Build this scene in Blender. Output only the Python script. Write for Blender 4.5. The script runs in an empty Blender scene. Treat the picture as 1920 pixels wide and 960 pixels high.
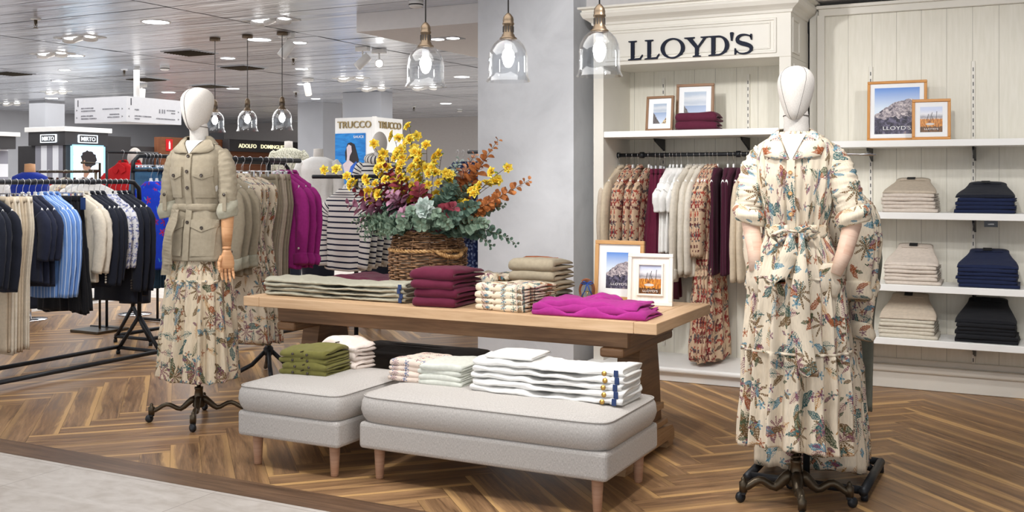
import bpy, bmesh, math, random
from mathutils import Vector, Matrix, noise

PI = math.pi
C = bpy.context.scene.collection
S = bpy.context.scene

# ------------------------------------------------------------------ camera
F_PX, YAW, EYE, HORIZON = 1950.0, math.radians(27.15), 1.36, 335.0
cam = bpy.data.cameras.new('camera')
cam.sensor_width = 36.0
cam.lens = F_PX / 1920 * 36.0
cam.shift_y = -(480 - HORIZON) / 1920
cam.clip_end = 200
co = bpy.data.objects.new('camera', cam)
C.objects.link(co)
co.location = (0, 0, EYE)
co.rotation_euler = (PI / 2, 0, YAW)
S.camera = co
S.view_settings.view_transform = 'Standard'
S.view_settings.look = 'None'
S.view_settings.gamma = 1
S.view_settings.use_curve_mapping = False
S.view_settings.exposure = 0.30

# ------------------------------------------------------------------ light
w = bpy.data.worlds.new('world')
S.world = w
w.use_nodes = True
w.node_tree.nodes['Background'].inputs[0].default_value = (0.95, 0.97, 1.0, 1)
w.node_tree.nodes['Background'].inputs[1].default_value = .95

def area(loc, size, power, target=None, color=(1, .985, .965)):
    l = bpy.data.lights.new('area_light', 'AREA'); l.shape = 'RECTANGLE'
    l.size, l.size_y = size; l.energy = power; l.color = color
    o = bpy.data.objects.new('area_light', l); C.objects.link(o); o.location = loc
    if target: o.rotation_euler = (Vector(target) - Vector(loc)).to_track_quat('-Z', 'Y').to_euler()
    return o

def spot(loc, target, power, angle=50, size=.05, blend=.6, color=(1, .98, .955)):
    l = bpy.data.lights.new('spot_light', 'SPOT'); l.energy = power; l.spot_size = math.radians(angle)
    l.spot_blend = blend; l.shadow_soft_size = size; l.color = color
    o = bpy.data.objects.new('spot_light', l); C.objects.link(o); o.location = loc
    o.rotation_euler = (Vector(target) - Vector(loc)).to_track_quat('-Z', 'Y').to_euler()
    return o

CEIL = 2.7
# broad area lights added to stand in for the shop's many ceiling lamps
area((-2.3, 3.4, 2.66), (3.2, 1.6), 42, None)
area((-6.2, 5.2, 2.66), (3.0, 2.5), 38, None)
area((-9.5, 9.5, 2.66), (5.0, 5.0), 130, None)
area((-14.5, 13.0, 2.66), (5.0, 7.0), 190, None)
area((-6.0, 15.0, 2.66), (4.0, 6.0), 170, None)
# track spots aimed at the displays
spot((-2.2, 4.6, 2.62), (-2.3, 7.0, 1.9), 70, 75, .06)
spot((-0.6, 4.3, 2.62), (-0.6, 7.2, 1.7), 62, 75, .05)
spot((0.3, 5.0, 2.62), (-0.6, 7.2, .9), 45, 70, .05)
spot((-2.9, 3.0, 2.62), (-2.3, 4.3, .4), 55, 60, .05)
spot((-1.6, 2.9, 2.62), (-1.0, 4.4, 1.0), 42, 55, .05)
spot((-4.4, 2.9, 2.62), (-4.2, 4.4, 1.1), 42, 55, .05)
spot((-1.1, 3.8, 2.62), (-1.9, 4.7, .7), 55, 60, .05)
spot((-4.6, 3.6, 2.62), (-3.2, 5.2, .9), 60, 60, .05)
spot((-5.0, 4.2, 2.62), (-6.1, 5.2, .9), 70, 65, .06)
spot((-2.2, 5.2, 2.62), (-2.2, 7.0, .6), 45, 70, .06)
spot((-0.4, 3.6, 2.62), (-0.3, 5.6, .0), 60, 70, .06)

# ------------------------------------------------------------------ helpers
CA, SA = math.cos(YAW), math.sin(YAW)
def _dir(px, py):
    xc = (px - 960) / F_PX
    return (xc * CA - SA, xc * SA + CA, (HORIZON - py) / F_PX)
def at_depth(px, py, d):
    v = _dir(px, py); return Vector((v[0] * d, v[1] * d, EYE + v[2] * d))
def at_z(px, py, z):
    v = _dir(px, py); t = (z - EYE) / v[2]; return Vector((v[0] * t, v[1] * t, z))
def at_Y(px, py, Y):
    v = _dir(px, py); t = Y / v[1]; return Vector((v[0] * t, Y, EYE + v[2] * t))
def at_X(px, py, X):
    v = _dir(px, py); t = X / v[0]; return Vector((X, v[1] * t, EYE + v[2] * t))

def empty(name, loc=(0, 0, 0), rz=0, label=None, cat=None, group=None):
    o = bpy.data.objects.new(name, None); C.objects.link(o)
    o.location = loc; o.rotation_euler = (0, 0, rz); o.empty_display_size = .05
    tag(o, label, cat, group)
    return o
def tag(o, label=None, cat=None, group=None, kind=None):
    if label: o['label'] = label
    if cat: o['category'] = cat
    if group: o['group'] = group
    if kind: o['kind'] = kind
    return o
def copy_tree(o, parent=None):
    c = o.copy(); C.objects.link(c); c.parent = parent
    for ch in [x for x in C.objects if x.parent == o]:
        copy_tree(ch, c)
    return c

class MB:
    """collects geometry for ONE mesh object"""
    def __init__(s): s.v = []; s.f = []; s.u = []; s.m = []; s.sm = []
    def add(s, vs, fs, mat=0, uvs=None, smooth=True):
        o = len(s.v); s.v += [tuple(p) for p in vs]
        for i, f in enumerate(fs):
            s.f.append([o + k for k in f]); s.m.append(mat); s.sm.append(smooth)
            s.u.append(uvs[i] if uvs else [(vs[k][0] + vs[k][1], vs[k][2]) for k in f])
        return s
    def box(s, c, d, rz=0, bevel=0, mat=0, M=None, seg=2):
        bm = bmesh.new(); bmesh.ops.create_cube(bm, size=1)
        bmesh.ops.scale(bm, vec=d, verts=bm.verts)
        if bevel: bmesh.ops.bevel(bm, geom=bm.edges[:] + bm.verts[:], offset=bevel, segments=seg, affect='EDGES', profile=.5)
        T = M if M is not None else Matrix.Translation(c) @ Matrix.Rotation(rz, 4, 'Z')
        vs = [v.co.copy() for v in bm.verts]; bm.verts.index_update()
        fs = [[v.index for v in f.verts] for f in bm.faces]
        uv = []
        for f in bm.faces:
            n = f.normal; a = max(range(3), key=lambda i: abs(n[i]))
            i, j = [(1, 2), (0, 2), (0, 1)][a]
            if a == 2 and d[1] > d[0]: i, j = 1, 0
            elif a != 2 and d[2] > d[i]: i, j = 2, i
            uv.append([(v.co[i], v.co[j]) for v in f.verts])
        s.add([T @ v for v in vs], fs, mat, uv, smooth=False); bm.free(); return s
    def loft(s, rings, closed=True, cap0=True, cap1=True, mat=0, smooth=True, uvw=None, v0=0):
        n = len(rings[0]); o = len(s.v)
        V = [p for r in rings for p in r]
        big = max(rings, key=lambda r: sum((Vector(r[i]) - Vector(r[i - 1])).length for i in range(n)))
        cum = [0]
        for i in range(n): cum.append(cum[-1] + (Vector(big[(i + 1) % n]) - Vector(big[i])).length)
        hs = [v0]
        for k in range(1, len(rings)):
            hs.append(hs[-1] + max((Vector(rings[k][0]) - Vector(rings[k - 1][0])).length, (Vector(rings[k][n // 2]) - Vector(rings[k - 1][n // 2])).length))
        fs = []; uv = []
        for k in range(len(rings) - 1):
            for i in range(n if closed else n - 1):
                j = (i + 1) % n
                fs.append([k * n + i, k * n + j, (k + 1) * n + j, (k + 1) * n + i])
                uv.append([(cum[i], hs[k]), (cum[i + 1], hs[k]), (cum[i + 1], hs[k + 1]), (cum[i], hs[k + 1])])
        if closed and cap0: fs.append(list(range(n))[::-1]); uv.append([(p[0], p[1]) for p in rings[0]][::-1])
        if closed and cap1:
            b = (len(rings) - 1) * n
            fs.append([b + i for i in range(n)]); uv.append([(p[0], p[1]) for p in rings[-1]])
        return s.add(V, fs, mat, uv, smooth)
    def tube(s, pts, r, n=8, mat=0, closed=False, flat=None):
        pts = [Vector(p) for p in pts]; rings = []
        up = None; L = len(pts)
        for i, p in enumerate(pts):
            if closed: t = pts[(i + 1) % L] - pts[i - 1]
            else: t = pts[min(i + 1, L - 1)] - pts[max(i - 1, 0)]
            t.normalize()
            if up is None:
                up = Vector((0, 0, 1)) if abs(t.z) < .9 else Vector((1, 0, 0))
            a = t.cross(up)
            if a.length < 1e-6: a = t.orthogonal()
            a.normalize(); b = a.cross(t).normalized(); up = b
            rr = r[i] if isinstance(r, (list, tuple)) else r
            fl = flat if flat else 1
            rings.append([p + a * math.cos(2 * PI * k / n) * rr + b * math.sin(2 * PI * k / n) * rr * fl for k in range(n)])
        if closed: rings.append(rings[0])
        return s.loft(rings, cap0=not closed, cap1=not closed, mat=mat)
    def lathe(s, prof, n=24, c=(0, 0, 0), mat=0, cap=True):
        rings = [[(c[0] + r * math.cos(2 * PI * k / n), c[1] + r * math.sin(2 * PI * k / n), c[2] + z) for k in range(n)] for r, z in prof]
        return s.loft(rings, cap0=cap, cap1=cap, mat=mat)
    def prism(s, poly, t, M=None, mat=0):
        n = len(poly); M = M or Matrix.Identity(4)
        vs = [M @ Vector((x, y, 0)) for x, y in poly] + [M @ Vector((x, y, t)) for x, y in poly]
        fs = [list(range(n))[::-1], [n + i for i in range(n)]] + [[i, (i + 1) % n, n + (i + 1) % n, n + i] for i in range(n)]
        uv = [[poly[i % n] for i in f] for f in fs]
        return s.add(vs, fs, mat, uv, smooth=False)
    def ball(s, c, r, n=12, m=8, mat=0, sc=(1, 1, 1)):
        rings = []
        for k in range(m + 1):
            a = PI * (k + .02 if k == 0 else k - .02 if k == m else k) / m
            rings.append([(c[0] + r * sc[0] * math.sin(a) * math.cos(2 * PI * i / n), c[1] + r * sc[1] * math.sin(a) * math.sin(2 * PI * i / n), c[2] - r * sc[2] * math.cos(a)) for i in range(n)])
        return s.loft(rings, mat=mat)
    def xf(s, M):
        s.v = [tuple(M @ Vector(p)) for p in s.v]; return s
    def build(s, name, mats, parent=None, sub=0, label=None, loc=None, rz=None):
        me = bpy.data.meshes.new(name)
        me.from_pydata(s.v, [], s.f)
        ul = me.uv_layers.new(name='UVMap')
        flat = [c for f in s.u for p in f for c in (p[0], p[1])]
        ul.data.foreach_set('uv', flat)
        for m in (mats if isinstance(mats, (list, tuple)) else [mats]): me.materials.append(m)
        me.polygons.foreach_set('material_index', s.m)
        me.polygons.foreach_set('use_smooth', s.sm)
        bm = bmesh.new(); bm.from_mesh(me); bmesh.ops.recalc_face_normals(bm, faces=bm.faces); bm.to_mesh(me); bm.free()
        me.update()
        o = bpy.data.objects.new(name, me); C.objects.link(o)
        if parent: o.parent = parent
        if loc is not None: o.location = loc
        if rz is not None: o.rotation_euler = (0, 0, rz)
        if sub:
            md = o.modifiers.new('sub', 'SUBSURF'); md.levels = md.render_levels = sub
        if label: o['label'] = label
        return o

def box_obj(name, c, d, m, parent=None, bevel=0, rz=0):
    return MB().box(c, d, rz, bevel).build(name, m, parent)
def struct(o): o['kind'] = 'structure'; return o

_text_cache = {}
def text_mb(txt, height, depth, M, mb=None, extra=0.0, mat=0, spacing=1.0, align='CENTER', width=None):
    """outline lettering as real geometry: x right, y up in M's frame"""
    cu = bpy.data.curves.new('t', 'FONT'); cu.body = txt; cu.size = 1; cu.extrude = .5; cu.offset = extra
    cu.align_x = align; cu.space_character = spacing; cu.resolution_u = 3
    o = bpy.data.objects.new('t', cu); C.objects.link(o)
    dg = bpy.context.evaluated_depsgraph_get()
    me = bpy.data.meshes.new_from_object(o.evaluated_get(dg))
    bpy.data.objects.remove(o); 
    k = height / .7
    mb = mb or MB()
    xs = [v.co.x for v in me.vertices]; sx = 1
    if width and xs: sx = width / ((max(xs) - min(xs)) * k)
    vs = [M @ Vector((v.co.x * k * sx, v.co.y * k, (v.co.z + .5) * depth)) for v in me.vertices]
    mb.add(vs, [list(p.vertices) for p in me.polygons], mat, None, smooth=False)
    bpy.data.meshes.remove(me); bpy.data.curves.remove(cu)
    return mb
def face_frame(origin, right, up=(0, 0, 1)):
    """matrix whose x = right, y = up, z = outward"""
    r = Vector(right).normalized(); u = Vector(up).normalized(); n = r.cross(u).normalized()
    M = Matrix((( r.x, u.x, n.x, origin[0]), (r.y, u.y, n.y, origin[1]), (r.z, u.z, n.z, origin[2]), (0, 0, 0, 1)))
    return M

# ------------------------------------------------------------------ materials
class NT:
    def __init__(s, name):
        s.mat = bpy.data.materials.new(name); s.mat.use_nodes = True; s.t = s.mat.node_tree; s.n = s.t.nodes; s.l = s.t.links
        s.b = s.n['Principled BSDF']; s.out = s.n['Material Output']
    def node(s, typ, **kw):
        n = s.n.new(typ)
        for k, v in kw.items(): setattr(n, k, v)
        return n
    def link(s, a, b): s.l.new(a, b)
    def put(s, sock, v):
        if hasattr(v, 'links') or isinstance(v, bpy.types.NodeSocket): s.l.new(v, sock)
        else: sock.default_value = v
    def m(s, op, a, b=None, c=None):
        n = s.node('ShaderNodeMath', operation=op)
        s.put(n.inputs[0], a)
        if b is not None: s.put(n.inputs[1], b)
        if c is not None: s.put(n.inputs[2], c)
        return n.outputs[0]
    def vm(s, op, a, b=None, scale=None):
        n = s.node('ShaderNodeVectorMath', operation=op)
        s.put(n.inputs[0], a)
        if b is not None: s.put(n.inputs[1], b)
        if scale is not None: s.put(n.inputs['Scale'], scale)
        return n.outputs['Value'] if op in ('LENGTH', 'DISTANCE', 'DOT_PRODUCT') else n.outputs[0]
    def sep(s, v):
        n = s.node('ShaderNodeSeparateXYZ'); s.l.new(v, n.inputs[0]); return n.outputs
    def comb(s, x, y, z=0.0):
        n = s.node('ShaderNodeCombineXYZ'); s.put(n.inputs[0], x); s.put(n.inputs[1], y); s.put(n.inputs[2], z); return n.outputs[0]
    def uv(s): return s.node('ShaderNodeTexCoord').outputs['UV']
    def obj(s): return s.node('ShaderNodeTexCoord').outputs['Object']
    def noise(s, vec, scale, detail=3, rough=.5, dist=0, dim='3D', out=0):
        n = s.node('ShaderNodeTexNoise', noise_dimensions=dim); s.put(n.inputs['Vector'], vec)
        n.inputs['Scale'].default_value = scale; n.inputs['Detail'].default_value = detail; n.inputs['Roughness'].default_value = rough; n.inputs['Distortion'].default_value = dist
        return n.outputs[out]
    def ramp(s, fac, stops, interp='LINEAR'):
        n = s.node('ShaderNodeValToRGB'); n.color_ramp.interpolation = interp
        e = n.color_ramp.elements
        while len(e) < len(stops): e.new(.5)
        while len(e) > len(stops): e.remove(e[-1])
        for el, (p, c) in zip(e, stops): el.position = p; el.color = (*c, 1)
        s.put(n.inputs[0], fac); return n.outputs[0]
    def mix(s, fac, a, b, mode='MIX'):
        n = s.node('ShaderNodeMix', data_type='RGBA', blend_type=mode)
        s.put(n.inputs[0], fac)
        s.put(n.inputs[6], a if not isinstance(a, tuple) else (*a, 1)); s.put(n.inputs[7], b if not isinstance(b, tuple) else (*b, 1))
        return n.outputs[2]
    def bump(s, h, strength=.3, dist=.01):
        n = s.node('ShaderNodeBump'); n.inputs['Strength'].default_value = strength; n.inputs['Distance'].default_value = dist
        s.put(n.inputs['Height'], h); s.l.new(n.outputs[0], s.b.inputs['Normal'])
    def done(s, col=None, rough=.6, metal=0, spec=None, **kw):
        if col is not None: s.put(s.b.inputs['Base Color'], col if not isinstance(col, tuple) else (*col, 1))
        s.put(s.b.inputs['Roughness'], rough); s.put(s.b.inputs['Metallic'], metal)
        if spec is not None: s.b.inputs['Specular IOR Level'].default_value = spec
        for k, v in kw.items(): s.put(s.b.inputs[k.replace('_', ' ')], v)
        return s.mat

def srgb(r, g, b):
    f = lambda c: ((c / 255 + .055) / 1.055) ** 2.4 if c > 10 else c / 255 / 12.92
    return (f(r), f(g), f(b))
def plain(name, col, rough=.55, metal=0, var=.06, scale=20, spec=None):
    t = NT(name); n = t.noise(t.obj(), scale, 3)
    c = t.ramp(n, [(.3, tuple(max(0, x * (1 - var)) for x in col)), (.7, tuple(min(1, x * (1 + var)) for x in col))])
    return t.done(c, rough, metal, spec)
def emit(name, col, strength):
    t = NT(name)
    return t.done((0, 0, 0), .5, 0, Emission_Color=(*col, 1), Emission_Strength=strength)
def cloth(name, col, weave=900, var=.12, rough=.85, rib=0, wr=.0):
    t = NT(name); u = t.uv()
    n = t.noise(u, 45, 4); big = t.noise(t.obj(), 9, 3)
    wv = t.noise(t.vm('MULTIPLY', u, (weave, weave * .35, 1)), 1, 2)
    f = t.m('ADD', t.m('MULTIPLY', n, .6), t.m('MULTIPLY', wv, .4))
    c = t.ramp(f, [(.3, tuple(x * (1 - var) for x in col)), (.7, tuple(min(1, x * (1 + var)) for x in col))])
    h = t.m('ADD', t.m('MULTIPLY', wv, .25), t.m('MULTIPLY', big, 2.2))
    if rib:
        sx = t.sep(u)
        h = t.m('ADD', h, t.m('MULTIPLY', t.m('SINE', t.m('MULTIPLY', sx[0], rib)), .45))
        c = t.mix(t.m('MULTIPLY', t.m('ADD', t.m('SINE', t.m('MULTIPLY', sx[0], rib)), 1.0), .18), c, tuple(x * .45 for x in col))
    t.bump(h, .5, .006)
    return t.done(c, rough, 0, .25, Sheen_Weight=.08)
def stripes(name, base, line, period, frac, horizontal=True, thin2=None):
    t = NT(name); u = t.sep(t.uv()); a = u[1] if horizontal else u[0]
    f = t.m('FRACT', t.m('MULTIPLY', a, 1 / period))
    k = t.m('LESS_THAN', f, frac)
    c = t.mix(k, base, line)
    if thin2:
        f2 = t.m('FRACT', t.m('MULTIPLY', a, 2.37 / period)); c = t.mix(t.m('LESS_THAN', f2, .12), c, thin2)
    t.bump(t.noise(t.obj(), 10, 3), .4, .008)
    return t.done(c, .85, 0, .2)

def motif(t, uvv, scale, off, kind, R, pal, keep, base, dark=.35, ink=.42):
    """one scattered layer of botanical print: voronoi cells hold one rotated motif each"""
    vec = t.vm('ADD', t.vm('SCALE', uvv, scale=scale), (off, off * 1.7, 0))
    vo = t.node('ShaderNodeTexVoronoi', voronoi_dimensions='2D', feature='F1'); t.put(vo.inputs['Vector'], vec)
    vo.inputs['Scale'].default_value = 1; vo.inputs['Randomness'].default_value = .75
    col = t.sep(vo.outputs['Color'])
    loc = t.vm('SUBTRACT', vec, vo.outputs['Position'])
    rot = t.node('ShaderNodeVectorRotate', rotation_type='Z_AXIS'); t.put(rot.inputs['Vector'], loc); t.put(rot.inputs['Angle'], t.m('MULTIPLY', col[0], 6.283))
    xyz = t.sep(rot.outputs[0]); x, y = xyz[0], xyz[1]
    wob = t.m('MULTIPLY', t.m('SUBTRACT', t.noise(vec, 9, 1, dim='2D'), .5), .10)
    y = t.m('ADD', y, wob)
    ay = t.m('ABSOLUTE', y)
    r = t.vm('LENGTH', t.comb(x, y)); th = t.m('ARCTAN2', y, x)
    line = None
    if kind == 'palm':
        c = t.m('POWER', t.m('ABSOLUTE', t.m('COSINE', t.m('MULTIPLY', th, 4.5))), 2.6)
        mask = t.m('LESS_THAN', r, t.m('MULTIPLY', t.m('ADD', c, .06), R))
        line = t.m('LESS_THAN', t.m('FRACT', t.m('MULTIPLY', r, 17)), .38)
    elif kind == 'leaf':
        e = t.m('SUBTRACT', 1, t.m('POWER', t.m('DIVIDE', x, R), 2))
        lim = t.m('MULTIPLY', e, R * .34)
        mask = t.m('LESS_THAN', ay, lim)
        edge = t.m('GREATER_THAN', ay, t.m('MULTIPLY', lim, .78))
        vein = t.m('LESS_THAN', t.m('FRACT', t.m('MULTIPLY', t.m('ADD', x, t.m('MULTIPLY', ay, -.7)), 12)), .22)
        line = t.m('MAXIMUM', t.m('MAXIMUM', edge, vein), t.m('LESS_THAN', ay, R * .03))
    elif kind == 'fern':
        xx = t.m('DIVIDE', x, R)
        e = t.m('SUBTRACT', 1, t.m('POWER', xx, 2))
        lim = t.m('MULTIPLY', e, R * .42)
        st = t.m('LESS_THAN', t.m('FRACT', t.m('MULTIPLY', t.m('SUBTRACT', x, t.m('MULTIPLY', ay, .8)), 5.2 / R)), .55)
        mask = t.m('MULTIPLY', t.m('LESS_THAN', ay, lim), st)
        stem = t.m('MULTIPLY', t.m('LESS_THAN', ay, R * .035), t.m('LESS_THAN', t.m('ABSOLUTE', xx), 1.15))
        mask = t.m('MAXIMUM', mask, stem)
        line = stem
    else:
        c = t.m('ADD', .62, t.m('MULTIPLY', t.m('COSINE', t.m('MULTIPLY', th, 5)), .38))
        mask = t.m('LESS_THAN', r, t.m('MULTIPLY', c, R))
        ring = t.m('GREATER_THAN', r, t.m('MULTIPLY', c, R * .8))
        line = t.m('MAXIMUM', ring, t.m('LESS_THAN', r, R * .2))
    mask = t.m('MULTIPLY', mask, t.m('LESS_THAN', col[1], keep))
    n = len(pal)
    hue = t.ramp(t.m('FRACT', t.m('ADD', t.m('MULTIPLY', col[2], 1.0), t.m('MULTIPLY', t.noise(vec, 2.2, 1, dim='2D'), .35))), [(i / n, p) for i, p in enumerate(pal)], 'CONSTANT')
    fine = t.noise(vec, 26, 2, dim='2D')
    inner = t.mix(t.m('MULTIPLY', line, .8), hue, t.mix(dark, hue, (.02, .03, .03)))
    hatch = t.m('MINIMUM', 1.0, t.m('ADD', t.m('ADD', ink, t.m('MULTIPLY', t.m('GREATER_THAN', fine, .5), .45)), t.m('MULTIPLY', line, .6)))
    return t.mix(t.m('MULTIPLY', mask, hatch), base, inner)

def floral(name, base, pal, scale=1.0, layers=None, off=0.0, ink=.42):
    t = NT(name); u = t.uv()
    sl = t.noise(t.vm('MULTIPLY', u, (160, 25, 1)), 1, 2)
    c = t.ramp(sl, [(.35, tuple(x * .88 for x in base)), (.65, base)])
    for (kind, sc, o, R, keep, p) in layers:
        c = motif(t, u, sc * scale, o + off, kind, R, [pal[i] for i in p], keep, c, ink=ink)
    t.bump(t.m('ADD', t.noise(t.obj(), 10, 3), t.m('MULTIPLY', sl, .1)), .35, .006)
    return t.done(c, .85, 0, .2)
TEAL, BLUE, BROWN, PLUM, RUST, GREEN, MAUVE, OCHRE = srgb(52, 98, 100), srgb(84, 138, 160), srgb(116, 88, 52), srgb(122, 66, 96), srgb(160, 84, 44), srgb(70, 84, 58), srgb(140, 92, 100), srgb(190, 140, 78)
PAL = [TEAL, BLUE, BROWN, PLUM, RUST, GREEN, MAUVE, OCHRE]
LAY = [('fern', 8.5, 3.1, .42, .72, [5, 6, 0, 7]), ('leaf', 6.5, 41.0, .40, .42, [0, 2, 5, 4]), ('palm', 6.6, 9.7, .42, .46, [6, 2, 6, 2]), ('leaf', 8.4, 5.3, .36, .70, [2, 0, 4, 1, 2]),
       ('fern', 7.6, 21.3, .36, .5, [3, 0, 1]), ('flower', 13, 14.9, .28, .5, [0, 3, 1, 4]), ('leaf', 15, 31.0, .34, .34, [5, 2, 1, 3])]
M = {}
M['print_cream'] = floral('print_cream', srgb(224, 210, 188), PAL, 1.0, LAY)
M['print_skirt'] = floral('print_skirt', srgb(224, 208, 182), PAL, 1.0, LAY, off=2.3)
M['print_small'] = floral('print_small', srgb(232, 218, 194), PAL, 1.35, LAY, off=7.7)
RPAL = [srgb(140, 32, 38), srgb(92, 26, 36), srgb(70, 72, 82), srgb(104, 84, 68), srgb(170, 66, 50)]
M['print_red'] = floral('print_red', srgb(206, 178, 150), RPAL, .95, [('flower', 10, 4.4, .42, .85, [0, 1, 2, 0, 4]), ('leaf', 13, 1.3, .40, .8, [2, 3, 0, 1]), ('fern', 10, 8.2, .38, .6, [1, 3, 0]), ('flower', 16, 9.1, .40, .7, [0, 2, 4])], ink=.62)
M['print_blue'] = floral('print_blue', srgb(222, 222, 226), [srgb(86, 104, 176), srgb(62, 78, 150)], 1.4, [('leaf', 14, 1.3, .44, .9, [0, 1]), ('flower', 13, 4.3, .4, .8, [1, 0])])
M['print_cobalt'] = floral('print_cobalt', srgb(28, 62, 196), [srgb(196, 36, 44), srgb(70, 150, 214), srgb(150, 30, 48)], 1.2, [('flower', 9, 2.2, .36, .5, [0, 2]), ('leaf', 12, 5.2, .3, .35, [1])])
M['print_navy'] = floral('print_navy', srgb(30, 42, 84), [srgb(178, 192, 224), srgb(120, 140, 190)], 1.6, [('fern', 11, 2.7, .4, .8, [0, 1]), ('flower', 14, 4.1, .36, .7, [0, 1])])
M['print_pink'] = floral('print_pink', srgb(232, 214, 200), [srgb(170, 92, 92), srgb(92, 120, 160), srgb(110, 104, 78), srgb(132, 90, 110)], 1.3, [('palm', 14, 2.7, .4, .35, [2, 3]), ('flower', 17, 4.1, .4, .5, [0, 1, 3])])
for k, c in dict(khaki=(160, 149, 129), navy=(27, 31, 44), navy2=(33, 38, 58), black=(24, 25, 30), beige=(206, 190, 166), ecru=(222, 212, 194), linen=(214, 206, 192),
                 white=(236, 235, 233), offwhite=(226, 222, 212), maroon=(96, 26, 52), plumknit=(70, 22, 42), magenta=(166, 44, 132), olive=(116, 112, 58),
                 pinkwhite=(238, 224, 214), graygreen=(172, 168, 150), taupe=(168, 156, 134), mint=(214, 216, 206), red=(204, 30, 36), denim=(64, 104, 138),
                 sage=(118, 120, 108), stone=(212, 200, 188), pale=(206, 198, 182), brownfelt=(70, 62, 56), orange=(228, 84, 40), royal=(34, 60, 168), yellow=(232, 186, 60), teal=(30, 90, 110), navychino=(26, 36, 68), tobacco=(198, 184, 166)).items():
    M[k] = cloth('cloth_' + k, srgb(*c))
M['white'] = cloth('cloth_white', srgb(240, 239, 236), var=.05)
M['ribmaroon'] = cloth('cloth_ribbed_maroon', srgb(98, 30, 56), rib=700)
M['ribplum'] = cloth('cloth_ribbed_plum', srgb(72, 24, 46), rib=600)
M['knitmaroon'] = cloth('cloth_knit_maroon', srgb(84, 26, 48), weave=400)
M['bluestripe'] = stripes('cloth_blue_stripe', srgb(112, 152, 214), srgb(196, 214, 240), .034, .22, False, srgb(70, 104, 176))
M['navystripe'] = stripes('cloth_breton', srgb(232, 230, 224), srgb(32, 36, 58), .042, .30, True)
M['kioskstripe'] = stripes('stripe_panel', srgb(236, 238, 244), srgb(150, 150, 160), .34, .5, False)
M['button_horn'] = plain('button_horn', srgb(58, 48, 40), .35)
M['button_white'] = plain('button_white', srgb(228, 222, 208), .3)
M['button_gold'] = plain('button_gold', srgb(190, 150, 80), .3, .8)
M['navy_label'] = plain('navy_label', srgb(32, 56, 104), .6)
M['paint'] = plain('paint_cream', srgb(228, 224, 214), .5, 0, .02, 6)
M['paint_white'] = plain('paint_white', srgb(240, 239, 236), .45, 0, .02, 6)
M['wallgrey'] = plain('wall_grey', srgb(176, 178, 184), .7, 0, .03, 3)
M['dark_fascia'] = plain('dark_fascia', srgb(52, 50, 52), .5, 0, .06, 6)
M['black_metal'] = plain('black_metal', srgb(44, 46, 50), .45, .4, .1, 30)
M['bronze'] = plain('aged_bronze', srgb(84, 74, 60), .38, .75, .15, 30)
M['brass'] = plain('aged_brass', srgb(116, 100, 82), .38, .8, .15, 30)
M['chrome'] = plain('chrome', (.8, .8, .82), .15, 1, .02)
M['hanger_white'] = plain('hanger_white', srgb(232, 232, 230), .5, 0, .02)
M['hanger_dark'] = plain('hanger_dark', srgb(70, 40, 30), .5, 0, .1)
M['cord'] = plain('cord', srgb(50, 48, 48), .7)
M['letter_navy'] = plain('letter_navy', srgb(20, 27, 46), .6, 0, .06, 20, .2)
M['letter_gold'] = plain('letter_gold', srgb(150, 132, 96), .35, .8)
M['grey_text'] = plain('grey_text', srgb(132, 132, 140), .7)
M['dark_text'] = plain('dark_text', srgb(62, 62, 70), .7)
M['white_text'] = plain('white_text', srgb(240, 240, 240), .7)
M['glow_white'] = emit('glow_white', (1, .98, .95), 9)
M['glow_cool'] = emit('glow_cool', (.85, .92, 1), 12)
M['glow_sign'] = emit('glow_sign', (.85, .93, 1), 1.6)
M['glow_gold'] = emit('glow_gold', (1, .9, .55), 1.1)
M['bulb'] = emit('bulb_glow', (1, .95, .88), 22)
M['leather'] = plain('tan_leather', srgb(150, 84, 48), .5, 0, .15, 30)
M['canvas'] = plain('white_canvas', srgb(236, 232, 224), .7)
M['ribbon'] = plain('blue_ribbon', srgb(32, 72, 150), .6)
M['gold'] = plain('gold_metal', srgb(206, 170, 90), .3, .9)
M['mann'] = None
def linen_skin():
    t = NT('mannequin_linen'); n = t.noise(t.obj(), 260, 2)
    t.bump(n, .15, .001)
    return t.done(t.ramp(n, [(.3, srgb(208, 202, 195)), (.7, srgb(222, 217, 211))]), .8, 0, .2)
M['mann'] = linen_skin()
M['mann_seam'] = plain('seam_thread', srgb(70, 60, 54), .8)
def wood(name, c1, c2, c3, along=0, sc=1, rough=.5, bumpy=.15):
    t = NT(name); u = t.uv(); s = t.sep(u)
    v = t.comb(t.m('MULTIPLY', s[0], 1.6 * sc), t.m('MULTIPLY', s[1], 26 * sc), 0.0)
    g = t.noise(v, 1.0, 5, .6, 1.2); f = t.noise(t.comb(t.m('MULTIPLY', s[0], 9 * sc), t.m('MULTIPLY', s[1], 260 * sc)), 1, 3)
    k = t.m('ADD', t.m('MULTIPLY', g, .75), t.m('MULTIPLY', f, .25))
    t.bump(k, bumpy, .002)
    return t.done(t.ramp(k, [(.3, c1), (.5, c2), (.72, c3)]), rough, 0, .35)
M['oak'] = wood('oak', srgb(140, 106, 74), srgb(178, 142, 104), srgb(202, 170, 132))
M['oak_top'] = wood('oak_top', srgb(182, 146, 110), srgb(200, 166, 130), srgb(214, 182, 148))
M['oak_dark'] = wood('oak_dark', srgb(92, 66, 44), srgb(122, 90, 62), srgb(146, 112, 80))
M['pine'] = wood('frame_pine', srgb(178, 130, 80), srgb(206, 160, 106), srgb(222, 182, 132), rough=.4)
M['pine_orange'] = wood('frame_orange', srgb(180, 116, 48), srgb(206, 144, 72), srgb(222, 168, 98), rough=.4)
M['walnut'] = wood('frame_walnut', srgb(110, 82, 60), srgb(146, 112, 84), srgb(172, 136, 104), rough=.5)
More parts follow.
